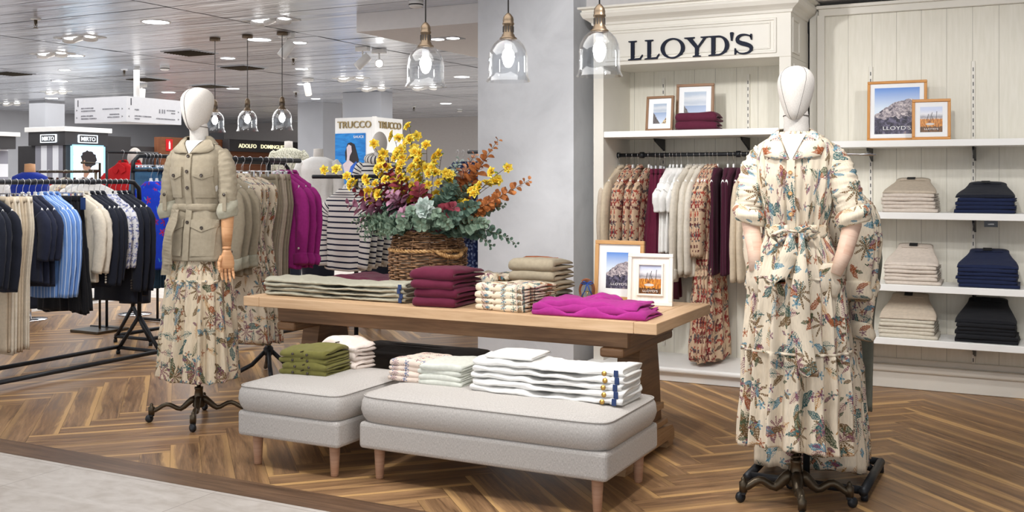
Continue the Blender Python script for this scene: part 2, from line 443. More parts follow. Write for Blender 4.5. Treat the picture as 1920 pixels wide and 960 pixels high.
M['whitewash'] = wood('frame_whitewash', srgb(222, 210, 196), srgb(238, 232, 224), srgb(244, 240, 234), rough=.6)
M['armwood'] = wood('arm_wood', srgb(196, 140, 96), srgb(216, 164, 120), srgb(228, 182, 140), rough=.45)
M['armwood_pale'] = wood('arm_wood_pale', srgb(214, 170, 146), srgb(228, 196, 174), srgb(236, 210, 190), rough=.6)
M['legwood'] = wood('leg_wood', srgb(160, 118, 92), srgb(184, 142, 114), srgb(200, 160, 132), rough=.5)
M['brownpanel'] = wood('brown_panel', srgb(104, 62, 40), srgb(124, 76, 50), srgb(140, 90, 60), rough=.5)
def upholstery():
    t = NT('grey_upholstery'); u = t.uv(); s = t.sep(u)
    a = t.noise(t.vm('MULTIPLY', u, (520, 90, 1)), 1, 3); b = t.noise(t.vm('MULTIPLY', u, (90, 700, 1)), 1, 2)
    k = t.m('ADD', t.m('MULTIPLY', a, .6), t.m('MULTIPLY', b, .4))
    t.bump(t.m('ADD', k, t.m('MULTIPLY', t.noise(t.obj(), 9, 2), 1.0)), .35, .003)
    return t.done(t.ramp(k, [(.3, srgb(160, 155, 150)), (.68, srgb(214, 209, 204))]), .9, 0, .15)
M['upholstery'] = upholstery()
def glass():
    t = NT('clear_glass')
    for n in list(t.n): 
        if n != t.out: t.n.remove(n)
    a = t.node('ShaderNodeBsdfTransparent'); a.inputs['Color'].default_value = (.965, .975, .985, 1)
    g = t.node('ShaderNodeBsdfGlossy'); g.inputs['Roughness'].default_value = .03; g.inputs['Color'].default_value = (1, 1, 1, 1)
    lw = t.node('ShaderNodeLayerWeight'); lw.inputs['Blend'].default_value = .5
    f = t.m('ADD', .05, t.m('MULTIPLY', t.m('POWER', lw.outputs['Facing'], 3.0), .8)); mx = t.node('ShaderNodeMixShader'); t.put(mx.inputs[0], f)
    t.link(a.outputs[0], mx.inputs[1]); t.link(g.outputs[0], mx.inputs[2]); t.link(mx.outputs[0], t.out.inputs[0]); return t.mat
M['glass'] = glass()

# ================================================================== SETTING
rnd = random.Random(7)
# ---- herringbone floor: every plank a quad with its own tone
def floor_mat():
    t = NT('herringbone_planks'); u = t.uv(); s = t.sep(u)
    at = t.node('ShaderNodeAttribute', attribute_name='tone'); tone = t.sep(at.outputs['Color'])
    off = t.m('MULTIPLY', tone[0], 40)
    v = t.comb(t.m('ADD', t.m('MULTIPLY', s[0], 1.3), off), t.m('ADD', t.m('MULTIPLY', s[1], 17), off))
    g = t.noise(v, 1, 4, .55, 1.6)
    fine = t.noise(t.comb(t.m('ADD', t.m('MULTIPLY', s[0], 9), off), t.m('MULTIPLY', s[1], 330)), 1, 3, .6, .4)
    # light sapwood towards one edge of the board, dark heartwood beside it
    e = t.m('ADD', t.m('MULTIPLY', s[1], 1 / .1425), t.m('MULTIPLY', t.m('SUBTRACT', g, .5), .55))
    sap = t.ramp(e, [(.0, (1, 1, 1)), (.14, (.95, .95, .95)), (.24, (.10, .10, .10)), (.88, (.0, .0, .0)), (.97, (.3, .3, .3))])
    sapk = t.m('MULTIPLY', t.sep(sap)[0], t.m('ADD', .15, t.m('MULTIPLY', tone[1], 1.1)))
    k = t.m('ADD', t.m('MULTIPLY', g, .62), t.m('MULTIPLY', fine, .38))
    heart = t.ramp(k, [(.30, srgb(70, 50, 36)), (.45, srgb(126, 95, 67)), (.60, srgb(166, 129, 92)), (.75, srgb(202, 164, 121))])
    heart = t.mix(t.m('MULTIPLY', t.m('POWER', tone[2], 2), .8), heart, t.mix(.5, heart, srgb(156, 122, 90)))
    c = t.mix(t.m('MINIMUM', sapk, .85), heart, t.mix(t.m('MULTIPLY', fine, .5), srgb(226, 182, 122), srgb(190, 146, 94)))
    t.bump(k, .12, .002)
    return t.done(c, t.ramp(k, [(.3, (.34, .34, .34)), (.7, (.46, .46, .46))]), 0, .4)
W_, L_ = .1425, 1.14
def herringbone(x0, x1, y0, y1):
    mb = MB(); tones = []
    r2 = math.sqrt(.5); gap = .0006
    X0 = -1.456
    def quad(u0, u1, v0, v1, along_u):
        cx = ((u0 + u1) - (v0 + v1)) / 2 * r2 + X0; cy = ((u0 + u1) + (v0 + v1)) / 2 * r2
        if not (x0 < cx < x1 and y0 < cy < y1): return
        p = [((u - v) * r2 + X0, (u + v) * r2, 0) for u, v in ((u0 + gap, v0 + gap), (u1 - gap, v0 + gap), (u1 - gap, v1 - gap), (u0 + gap, v1 - gap))]
        a, b = (u1 - u0), (v1 - v0)
        uv = [(0, 0), (a, 0), (a, b), (0, b)] if along_u else [(0, 0), (0, a), (b, a), (b, 0)]
        if rnd.random() < .5:
            m_ = a if along_u else b
            uv = [(m_ - q[0], W_ - q[1]) for q in uv]
        mb.add(p, [[0, 1, 2, 3]], 0, [uv], smooth=False)
        tones.append((rnd.random(), rnd.random(), rnd.random()))
    for k in range(-16, 6):
        for i in range(-5, 150):
            U, V = k * L_, -k * L_
            quad(i * W_ + U, i * W_ + L_ + U, i * W_ + V, (i + 1) * W_ + V, True)
            quad(i * W_ + L_ + U, i * W_ + L_ + W_ + U, (i + 1) * W_ - L_ + V, (i + 1) * W_ + V, False)
    o = mb.build('floor', floor_mat())
    me = o.data; at = me.attributes.new('tone', 'FLOAT_COLOR', 'FACE')
    at.data.foreach_set('color', [c for t in tones for c in (*t, 1)])
    return struct(o)
herringbone(-9.2, 3.2, 2.9, 8.7)
struct(box_obj('floor_base', (-8, 10, -.03), (24, 22, .05), plain('floor_joint', srgb(66, 48, 36), .6)))
# stone tiles in the aisle and the dark border plank between
def tile_mat():
    t = NT('stone_tiles'); p = t.node('ShaderNodeTexCoord').outputs['Object']
    n = t.noise(t.vm('MULTIPLY', p, (1.2, 3.2, 1)), 2.6, 6, .62, 1.0); n2 = t.noise(p, 16, 4)
    c = t.ramp(t.m('ADD', t.m('MULTIPLY', n, .7), t.m('MULTIPLY', n2, .3)), [(.34, srgb(186, 176, 166)), (.52, srgb(206, 198, 190)), (.7, srgb(220, 213, 206))])
    s = t.sep(p)
    jx = t.m('LESS_THAN', t.m('FRACT', t.m('MULTIPLY', t.m('ADD', s[0], 5), 1 / .9)), .004); jy = t.m('LESS_THAN', t.m('FRACT', t.m('MULTIPLY', t.m('ADD', s[1], 5), 1 / .6)), .006)
    c = t.mix(t.m('MAXIMUM', jx, jy), c, srgb(160, 150, 142))
    return t.done(c, .45, 0, .4)
struct(box_obj('floor_aisle_tiles', (-8, 1.45, .0005), (24, 3.96, .006), tile_mat()))
struct(box_obj('floor_far_tiles', (-8, 13.95, -.001), (24, 10.5, .006), tile_mat()))
struct(box_obj('floor_side_tiles', (-14.6, 6.0, -.001), (10.8, 5.4, .006), tile_mat()))
def border():
    mb = MB(); x = -20.0
    while x < 4:
        L = rnd.uniform(1.0, 1.4); mb.add([(x, 3.432, .0038), (x + L - .001, 3.432, .0038), (x + L - .001, 3.612, .0038), (x, 3.612, .0038)], [[0, 1, 2, 3]], 0, [[(x, 0), (x + L, 0), (x + L, .18), (x, .18)]], smooth=False); x += L
    for a, b in ((3.43, 3.433), (3.611, 3.613)):
        mb.add([(-20, a, -.002), (4, a, -.002), (4, a, .0038), (-20, a, .0038)], [[0, 1, 2, 3]], 0, None, False)
    return mb.build('floor_border', wood('border_plank', srgb(78, 58, 42), srgb(106, 80, 60), srgb(136, 106, 80), sc=.8, rough=.42))
struct(border())

# ---- ceiling of brushed metal planks
def ceil_mat():
    t = NT('metal_ceiling'); p = t.node('ShaderNodeTexCoord').outputs['Object']
    at = t.node('ShaderNodeAttribute', attribute_name='tone'); tone = t.sep(at.outputs['Color'])
    n = t.noise(t.vm('ADD', t.vm('MULTIPLY', p, (.9, 7.5, 1)), t.comb(t.m('MULTIPLY', tone[0], 9), t.m('MULTIPLY', tone[1], 9))), 1.0, 3, .5, .4)
    t.bump(n, .7, .020)
    c = t.ramp(tone[2], [(0, srgb(214, 220, 230)), (1, srgb(236, 241, 248))])
    return t.done(c, .24, .50, .5)
def ceiling():
    mb = MB(); tones = []
    xs = [-6.1 + 2.6 * k for k in range(-6, 5)]
    ys = []; y = 1.0
    while y < 20: ys.append(y); y += .31 if (len(ys) % 4) else .32
    for a, b in zip(xs, xs[1:]):
        for c, d in zip(ys, ys[1:]):
            g = .004; z = CEIL + rnd.uniform(-.001, .001); tl = rnd.uniform(-.002, .002)
            mb.add([(a + .012, c + g, z), (b - .012, c + g, z), (b - .012, d - g, z + tl), (a + .012, d - g, z + tl)], [[0, 3, 2, 1]], 0, None, False)
            tones.append((rnd.random(), rnd.random(), rnd.random()))
    o = mb.build('ceiling', ceil_mat()); me = o.data
    at = me.attributes.new('tone', 'FLOAT_COLOR', 'FACE'); at.data.foreach_set('color', [c for t in tones for c in (*t, 1)])
    return struct(o)
ceiling()
struct(box_obj('ceiling_void', (-9, 10, CEIL + .06), (26, 20, .1), plain('ceiling_void', srgb(88, 86, 86), .9)))
struct(box_obj('ceiling_front', (-1, 1.0, CEIL + .03), (9, 3.6, .05), M['wallgrey']))
# dropped white soffit above the column
struct(box_obj('ceiling_soffit', (-2.3, 8.25, CEIL - .076), (5.34, 2.64, .15), plain('soffit_white', srgb(226, 222, 220), .6, 0, .02)))

# ---- near column with limewashed plaster
def plaster():
    t = NT('limewash_plaster'); n = t.noise(t.obj(), 2.4, 6, .6, .5); n2 = t.noise(t.obj(), 60, 3)
    t.bump(n2, .06, .002)
    return t.done(t.ramp(n, [(.32, srgb(206, 208, 212)), (.5, srgb(218, 220, 224)), (.7, srgb(226, 228, 232))]), .7, 0, .25)
struct(MB().box((-3.335, 7.35, CEIL / 2), (.77, 1.3, CEIL - .002), bevel=.004).build('column_near', plaster()))

# ---- back wall, niche and panelled right wall
def panel_mat():
    t = NT('panel_boards'); p = t.node('ShaderNodeTexCoord').outputs['Object']; s = t.sep(p)
    f = t.m('FRACT', t.m('MULTIPLY', t.m('ADD', s[0], 20.02), 1 / .152))
    g = t.m('LESS_THAN', f, .022)
    n = t.noise(t.vm('MULTIPLY', p, (60, 60, 6)), 1, 3)
    c = t.ramp(n, [(.3, srgb(226, 222, 208)), (.7, srgb(234, 230, 218))])
    c = t.mix(t.m('MULTIPLY', g, .6), c, srgb(150, 144, 132))
    t.bump(t.m('SUBTRACT', t.m('MULTIPLY', n, .1), t.m('MULTIPLY', g, 1.0)), .4, .004)
    return t.done(c, .55, 0, .3)
M['panel'] = panel_mat()
struct(box_obj('wall_back', (-.6, 7.45, CEIL / 2), (6.6, .12, CEIL), M['wallgrey']))
struct(box_obj('wall_right_panel', (.0, 7.24, 1.24), (2.66, .08, 2.42), M['panel']))
def right_trim():
    mb = MB()
    prof = [(0, 0), (.05, 0), (.05, .02), (.035, .03), (.03, .045), (.0, .05)]
    # top moulding and left stile of the panelled wall, baseboard
    mb.box((.0, 7.185, 2.475), (2.72, .03, .05), bevel=.006); mb.box((.0, 7.172, 2.508), (2.74, .055, .022), bevel=.004)
    mb.box((-1.345, 7.185, 1.28), (.05, .03, 2.36), bevel=.006)
    return mb.build('trim_1', M['paint'])
struct(right_trim())
def baseboard():
    mb = MB(); mb.box((.05, 7.18, .055), (2.85, .06, .108), bevel=.004); mb.box((.05, 7.165, .13), (2.85, .07, .045), bevel=.012); mb.box((.05, 7.19, .17), (2.85, .03, .04), bevel=.008)
    return mb.build('baseboard_right', M['paint'])
struct(baseboard())
struct(box_obj('wall_back_stile', (-1.398, 7.26, 1.25), (.06, .07, 2.5), M['paint']))
struct(box_obj('wall_right', (1.72, 5.2, CEIL / 2), (.1, 4.6, CEIL), M['wallgrey']))

# ---- the shop-fit niche (one cabinet)
NL, NR, NF, NB = -2.80, -1.44, 6.70, 7.22
niche = empty('display_niche', ((NL + NR) / 2, NF, 0), 0, 'cream panelled niche cabinet under the dark serif name letters', 'cabinet')
def nb(name, mb, m=None): 
    o = mb.build(name, m or M['paint'], niche); o.matrix_parent_inverse = Matrix.Translation(niche.location).inverted(); return o
nb('back_panel', MB().box((-2.12, 7.235, 1.2), (1.355, .03, 2.3)), M['panel'])
nb('side_panel', MB().box((NL + .038, (NF + NB) / 2, 1.12), (.075, NB - NF, 2.04), bevel=.003))
nb('side_panel', MB().box((NR - .038, (NF + NB) / 2, 1.12), (.075, NB - NF, 2.04), bevel=.003).box((NR - .0, 6.86, 1.6), (.012, .18, 1.0), bevel=.004))
hb = MB().box(((NL + NR) / 2, 6.96, 2.32), (NR - NL, .52, .36), bevel=.003)
nb('header', hb)
fr = MB()
def rect_mould(mb, x0, x1, z0, z1, y, w=.018, d=.012):
    for c, s in ((((x0 + x1) / 2, y, z0), (x1 - x0 + w, d, w)), (((x0 + x1) / 2, y, z1), (x1 - x0 + w, d, w)), ((x0, y, (z0 + z1) / 2), (w, d, z1 - z0)), ((x1, y, (z0 + z1) / 2), (w, d, z1 - z0))): mb.box(c, s, bevel=.004)
rect_mould(fr, NL + .10, NR - .10, 2.175, 2.385, NF - .004); rect_mould(fr, NL + .135, NR - .135, 2.198, 2.362, NF - .003, .010, .008)
for z0, z1 in ((2.175, 2.385),):
    for c, s in (((NR + .003, 6.83, z0), (.012, .2, .018)), ((NR + .003, 6.83, z1), (.012, .2, .018)), ((NR + .003, 6.74, (z0 + z1) / 2), (.012, .018, .2)), ((NR + .003, 6.93, (z0 + z1) / 2), (.012, .018, .2))): fr.box(c, s, bevel=.004)
nb('panel_moulding', fr)
# cornice: profile swept round front and the two returns
prof = [(0, 0), (.008, .004), (.012, .02), (.03, .035), (.055, .05), (.068, .075), (.07, .09), (.062, .094), (.062, .104), (.085, .112), (.085, .125), (0, .125)]
path = [(NL, 7.2, 0), (NL, NF, 0), (NR, NF, 0), (NR, 7.2, 0)]
offd = [(-1, 0), (-1, -1), (1, -1), (1, 0)]
cm = MB(); cm.loft([[(p[0] + o[0] * a, p[1] + o[1] * a, 2.42 + b) for a, b in prof] for p, o in zip(path, offd)], smooth=False)
nb('cornice', cm)
nb('plinth', MB().box(((NL + NR) / 2, 6.97, .035), (NR - NL + .0, .56, .066), bevel=.003).box(((NL + NR) / 2, 6.955, .085), (NR - NL + .06, .62, .034), bevel=.012), M['paint_white'])

# wall standards with slots, brackets and shelves
def standard(x, y, z0, z1, label):
    e = empty('wall_standard', (x, y, z0), 0, label, 'shelf standard', None)
    MB().box((0, 0, (z1 - z0) / 2), (.022, .012, z1 - z0), bevel=.002).build('channel', M['paint'], e)
    sl = MB(); z = .03
    while z < z1 - z0 - .04: sl.box((0, -.0062, z + .012), (.005, .002, .024)); z += .046
    tag(sl.build('slots', M['black_metal'], e), kind='stuff')
standard(-2.464, 7.212, .15, 2.09, 'slotted white shelf standard on the left of the niche back')
standard(-1.846, 7.212, .15, 2.09, 'slotted white shelf standard on the right of the niche back')
standard(-1.026, 7.192, .17, 2.10, 'slotted shelf standard behind the mountain picture on the panelled wall')
standard(-.406, 7.192, .17, 2.105, 'slotted shelf standard behind the navy trouser stacks')
def shelf(x0, x1, yf, yb, z, t, label, brx, group=None, m='paint_white'):
    e = empty('wall_shelf', ((x0 + x1) / 2, (yf + yb) / 2, z - t), 0, label, 'shelf', group)
    MB().box((0, 0, t / 2), (x1 - x0, yb - yf, t), bevel=.003).build('board', M[m], e)
    for bx in brx:
        b = MB(); b.prism([(0, 0), (-.22, 0), (-.2, -.02), (0, -.085)], .012, face_frame((bx - (x0 + x1) / 2 + .006, (yb - yf) / 2 - .004, 0), (0, 1, 0)))
        b.build('bracket', M['black_metal'], e)
shelf(NL + .078, NR - .078, 6.70, 7.20, 1.686, .042, 'white shelf above the hanging rail inside the niche', [-2.464, -1.846])
shelf(-1.30, 1.3, 6.86, 7.18, 1.60, .042, 'topmost white shelf on the panelled wall carrying two pictures', [-1.026, -.406])
shelf(-1.30, 1.3, 6.86, 7.18, 1.150, .042, 'second white shelf from the top on the panelled wall', [-1.026, -.406])
shelf(-1.30, 1.3, 6.86, 7.18, .70, .042, 'third white shelf from the top on the panelled wall', [-1.026, -.406])
shelf(-1.30, 1.3, 6.86, 7.18, .365, .042, 'lowest white shelf on the panelled wall above the baseboard', [-1.026, -.406])
sl_ = MB().box((-.29, 6.858, 1.088), (.075, .003, .036)).build('shelf_label', M['black_metal'])
tag(sl_, 'small black label hanging under the second shelf front', 'label')
text_mb('LLOYD\'S', .006, .0008, face_frame((-.29, 6.856, 1.084), (1, 0, 0))).build('lettering', M['white_text'], sl_)

# serif sign letters, drawn as stroke outlines with bracketed serifs
def letters():
    sign = empty('shop_sign', (-2.11, NF - .001, 2.233), 0, 'dark navy serif capital letters fixed on the niche header', 'sign')
    Hh = .132
    def L(mb, T):
        mb.prism([(0, 0), (.80, 0), (.92, .26), (.87, .27), (.72, .10), (.38, .09), (.38, .92), (.52, .95), (.52, 1.0), (.02, 1.0), (.02, .95), (.17, .92), (.17, .08), (0, .05)], .016, T)
    def ell(mb, T, cx, cy, rx, ry, tx, ty, a0=0, a1=360, n=40):
        o = []; i = []
        full = a1 - a0 >= 360
        m = n + (0 if full else 1)
        for k in range(m):
            a = math.radians(a0 + (a1 - a0) * k / n)
            o.append((cx + rx * math.cos(a), cy + ry * math.sin(a))); i.append((cx + (rx - tx) * math.cos(a), cy + (ry - ty) * math.sin(a)))
        vs = []
        for z in (0, .016):
            vs += [T @ Vector((x, y, z)) for x, y in o] + [T @ Vector((x, y, z)) for x, y in i]
        fs = []
        for k in range(n):
            j = (k + 1) % m
            fs += [[k, j, m + j, m + k], [2 * m + k, 2 * m + j, 3 * m + j, 3 * m + k][::-1], [k, j, 2 * m + j, 2 * m + k], [m + k, m + j, 3 * m + j, 3 * m + k][::-1]]
        if not full:
            for k in (0, n): fs.append([k, m + k, 3 * m + k, 2 * m + k])
        mb.add(vs, fs, 0, None, False)
    def O(mb, T): ell(mb, T, .72, .5, .72, .52, .22, .075)
    def Y(mb, T):
        mb.prism([(.50, 0), (.98, 0), (.98, .05), (.84, .08), (.84, .44), (1.26, .92), (1.40, .95), (1.40, 1.0), (.96, 1.0), (.96, .95), (1.12, .92), (.80, .54), (.46, .92), (.60, .95), (.60, 1.0), (.0, 1.0), (.0, .95), (.16, .92), (.63, .44), (.63, .08), (.50, .05)], .016, T)
    def D(mb, T):
        mb.prism([(0, 0), (.55, 0), (.55, .08), (.38, .08), (.38, .92), (.55, .92), (.55, 1), (0, 1), (0, .95), (.16, .92), (.16, .08), (0, .05)], .016, T)
        ell(mb, T, .55, .5, .62, .5, .22, .08, -90, 90, 24)
    def AP(mb, T): mb.prism([(.06, .70), (.12, .70), (.2, 1.08), (.17, 1.12), (.04, 1.12), (.0, 1.08)], .016, T)
    def Sx(mb, T):
        pts = [(.98, .80), (.86, .90), (.60, .965), (.34, .93), (.19, .80), (.22, .65), (.40, .56), (.66, .49), (.90, .39), (.97, .24), (.86, .10), (.58, .035), (.30, .07), (.12, .20)]
        wd = [.03, .035, .04, .06, .085, .10, .105, .105, .10, .085, .06, .04, .035, .03]
        # smooth
        P = []; Wd = []
        for k in range(len(pts) - 1):
            for q in range(4):
                f = q / 4; p0, p1, p2, p3 = [Vector(pts[min(max(k + d, 0), len(pts) - 1)]) for d in (-1, 0, 1, 2)]
                P.append(.5 * ((2 * p1) + (p2 - p0) * f + (2 * p0 - 5 * p1 + 4 * p2 - p3) * f * f + (3 * p1 - p0 - 3 * p2 + p3) * f ** 3)); Wd.append(wd[k] * (1 - f) + wd[k + 1] * f)
        P.append(Vector(pts[-1])); Wd.append(wd[-1])
        a = []; b = []
        for k, p in enumerate(P):
            t = (P[min(k + 1, len(P) - 1)] - P[max(k - 1, 0)]).normalized(); n = Vector((-t.y, t.x)); a.append(p + n * Wd[k]); b.append(p - n * Wd[k])
        m = len(a); vs = [T @ Vector((q.x, q.y, z)) for z in (0, .016) for q in a + b]; fs = []
        for k in range(m - 1): fs += [[k, k + 1, m + k + 1, m + k], [2 * m + k, 2 * m + k + 1, 3 * m + k + 1, 3 * m + k], [k, k + 1, 2 * m + k + 1, 2 * m + k], [m + k, m + k + 1, 3 * m + k + 1, 3 * m + k]]
        fs += [[0, m, 3 * m, 2 * m], [m - 1, 2 * m - 1, 4 * m - 1, 3 * m - 1]]
        mb.add(vs, fs, 0, None, False)
        mb.prism([(.93, .98), (1.0, .98), (1.0, .70), (.95, .70), (.88, .88)], .016, T); mb.prism([(.10, .0), (.03, .0), (.03, .32), (.09, .32), (.18, .12)], .016, T)
    x = 0; W0 = 0
    seq = [(L, .92, .10), (L, .92, .06), (O, 1.44, -.02), (Y, 1.40, .02), (D, 1.17, .06), (AP, .2, .03), (Sx, 1.05, 0)]
    tot = sum(a + b for _, a, b in seq); k = .855 / tot
    for fn, wdt, gap in seq:
        mb = MB(); T = Matrix.Translation((-.4275 + x * k, 0, -Hh / 2)) @ Matrix(((k, 0, 0, 0), (0, 0, -1, 0), (0, Hh, 0, 0), (0, 0, 0, 1)))
        fn(mb, T); mb.build('letter', M['letter_navy'], sign); x += wdt + gap
letters()

# ---- distant setting
struct(box_obj('wall_left', (-18.05, 13, CEIL / 2), (.1, 16, CEIL), M['wallgrey']))
struct(box_obj('wall_far', (-8, 19.6, CEIL / 2), (21, .1, CEIL), plain('far_wall', srgb(196, 192, 190), .7, 0, .02)))

# ================================================================== CLOTHES BUILDERS
def sm(a, b, t):
    t = min(1, max(0, (t - a) / (b - a) if b != a else 0)); return t * t * (3 - 2 * t)
def lerp(a, b, t): return a + (b - a) * t
def pw(x, e): return math.copysign(abs(x) ** e, x)
def interp(tab, z):
    """tab: list of (z, value...) sorted downward in z"""
    if z >= tab[0][0]: return tab[0][1:]
    for a, b in zip(tab, tab[1:]):
        if z >= b[0]:
            t = (a[0] - z) / (a[0] - b[0]) if a[0] != b[0] else 0
            t = t * t * (3 - 2 * t) * .5 + t * .5
            return tuple(lerp(p, q, t) for p, q in zip(a[1:], b[1:]))
    return tab[-1][1:]
def body(mb, tab, N=72, nz=40, folds=7, seed=0, ex=.75, cy=None, hemvar=.0, tilt=0, mat=0, cap0=True, sharp=1.0):
    """tab rows: z, half width, half depth, fold amplitude; builds a draped closed shell"""
    r = random.Random(seed); ph = [r.uniform(0, 6.28) for _ in range(6)]
    z0, z1 = tab[0][0], tab[-1][0]; rings = []
    for k in range(nz + 1):
        z = lerp(z0, z1, k / nz); wx, wy, am = interp(tab, z)[:3]
        ring = []; low = (z0 - z) / (z0 - z1)
        for i in range(N):
            a = 2 * PI * i / N
            f = math.sin(folds * a + ph[0] + .5 * math.sin(2 * a + ph[1]) + low * .8 * math.sin(3 * a + ph[4]))
            f = pw(f, sharp)
            f = f * .62 + .38 * math.sin(folds * 1.7 * a + ph[2] + low * 1.2) * (.6 + .4 * math.sin(a + ph[3]))
            n = noise.noise(Vector((math.cos(a) * 2.2 + seed * 3.1, math.sin(a) * 2.2, z * 5))) * .55
            d = am * (f + n)
            x = (wx + d * .9) * pw(math.cos(a), ex); y = (wy + d) * pw(math.sin(a), ex)
            c = cy(z) if cy else 0
            hz = hemvar * low ** 4 * (math.sin(folds * a + ph[0]) * .5 + math.sin(a * 2 + ph[5]))
            ring.append((x, y + c, z + hz + tilt * low ** 2 * math.cos(a)))
        rings.append(ring)
    mb.loft(rings, mat=mat, cap0=cap0, cap1=True)
    return rings
def sleeve(mb, pts, rad, seed=0, N=18, n=18, wr=.10, flat=.75, mat=0):
    r = random.Random(seed); pts = [Vector(p) for p in pts]; P = []; R = []
    for k in range(n + 1):
        f = k / n * (len(pts) - 1); i = min(int(f), len(pts) - 2); t = f - i
        p0, p1, p2, p3 = [pts[min(max(i + d, 0), len(pts) - 1)] for d in (-1, 0, 1, 2)]
        P.append(.5 * ((2 * p1) + (p2 - p0) * t + (2 * p0 - 5 * p1 + 4 * p2 - p3) * t * t + (3 * p1 - p0 - 3 * p2 + p3) * t ** 3))
        R.append(lerp(rad[i], rad[i + 1], t))
    rings = []
    for k, p in enumerate(P):
        t = (P[min(k + 1, n)] - P[max(k - 1, 0)]).normalized()
        a = t.cross(Vector((0, 1, 0))); a = (a if a.length > .1 else Vector((1, 0, 0))).normalized(); b = t.cross(a).normalized()
        ring = []
        for i in range(N):
            th = 2 * PI * i / N
            q = 1 + wr * (noise.noise(Vector((math.cos(th) * 1.2 + seed, math.sin(th) * 1.2, k * .55))) * 1.5 + .4 * math.sin(k * 1.9 + th * 2 + seed))
            ring.append(p + a * math.cos(th) * R[k] * q + b * math.sin(th) * R[k] * q * flat)
        rings.append(ring)
    mb.loft(rings, mat=mat)
def hook_pts(r=.017, drop=.075):
    """hanger hook over a rail of radius r whose centre is the origin, in the plane across the rail (local x)"""
    p = []
    for k in range(13):
        a = math.radians(200 - 230 * k / 12); p.append((math.cos(a) * (r + .004), 0, math.sin(a) * (r + .004)))
    p += [(.004, 0, -.038), (0, 0, -drop)]
    return p
def make_hanger(kind, loc, rz, label, group, width=.40, mat='hanger_white'):
    h = empty('clothes_hanger' if kind != 'clip' else 'clip_hanger', loc, rz, label, 'hanger', group)
    if kind == 'none': return h
    MB().tube(hook_pts(), .0016, 6).build('hook', M['chrome'], h)
    if kind == 'shoulder':
        mb = MB(); W2 = width / 2
        rings = []
        for k in range(21):
            x = -W2 + width * k / 20; q = abs(x) / W2
            z = -.090 - .112 * q; hgt = .018 + .012 * sm(.6, 1, q) * 1.3; th = .006 + .004 * q
            rings.append([(x, th * math.cos(a), z + hgt * math.sin(a) * .8) for a in [2 * PI * i / 10 for i in range(10)]])
        mb.loft(rings); mb.box((0, 0, -.078), (.026, .012, .022), bevel=.003)
        mb.build('shoulder_bar', M[mat], h)
    else:
        MB().box((0, 0, -.078), (width * .8, .004, .006), bevel=.001).build('bar', M['chrome'], h)
        for s in (-1, 1):
            MB().box((s * width * .33, 0, -.096), (.026, .014, .040), bevel=.003).build('clip', M['chrome'], h)
    return h

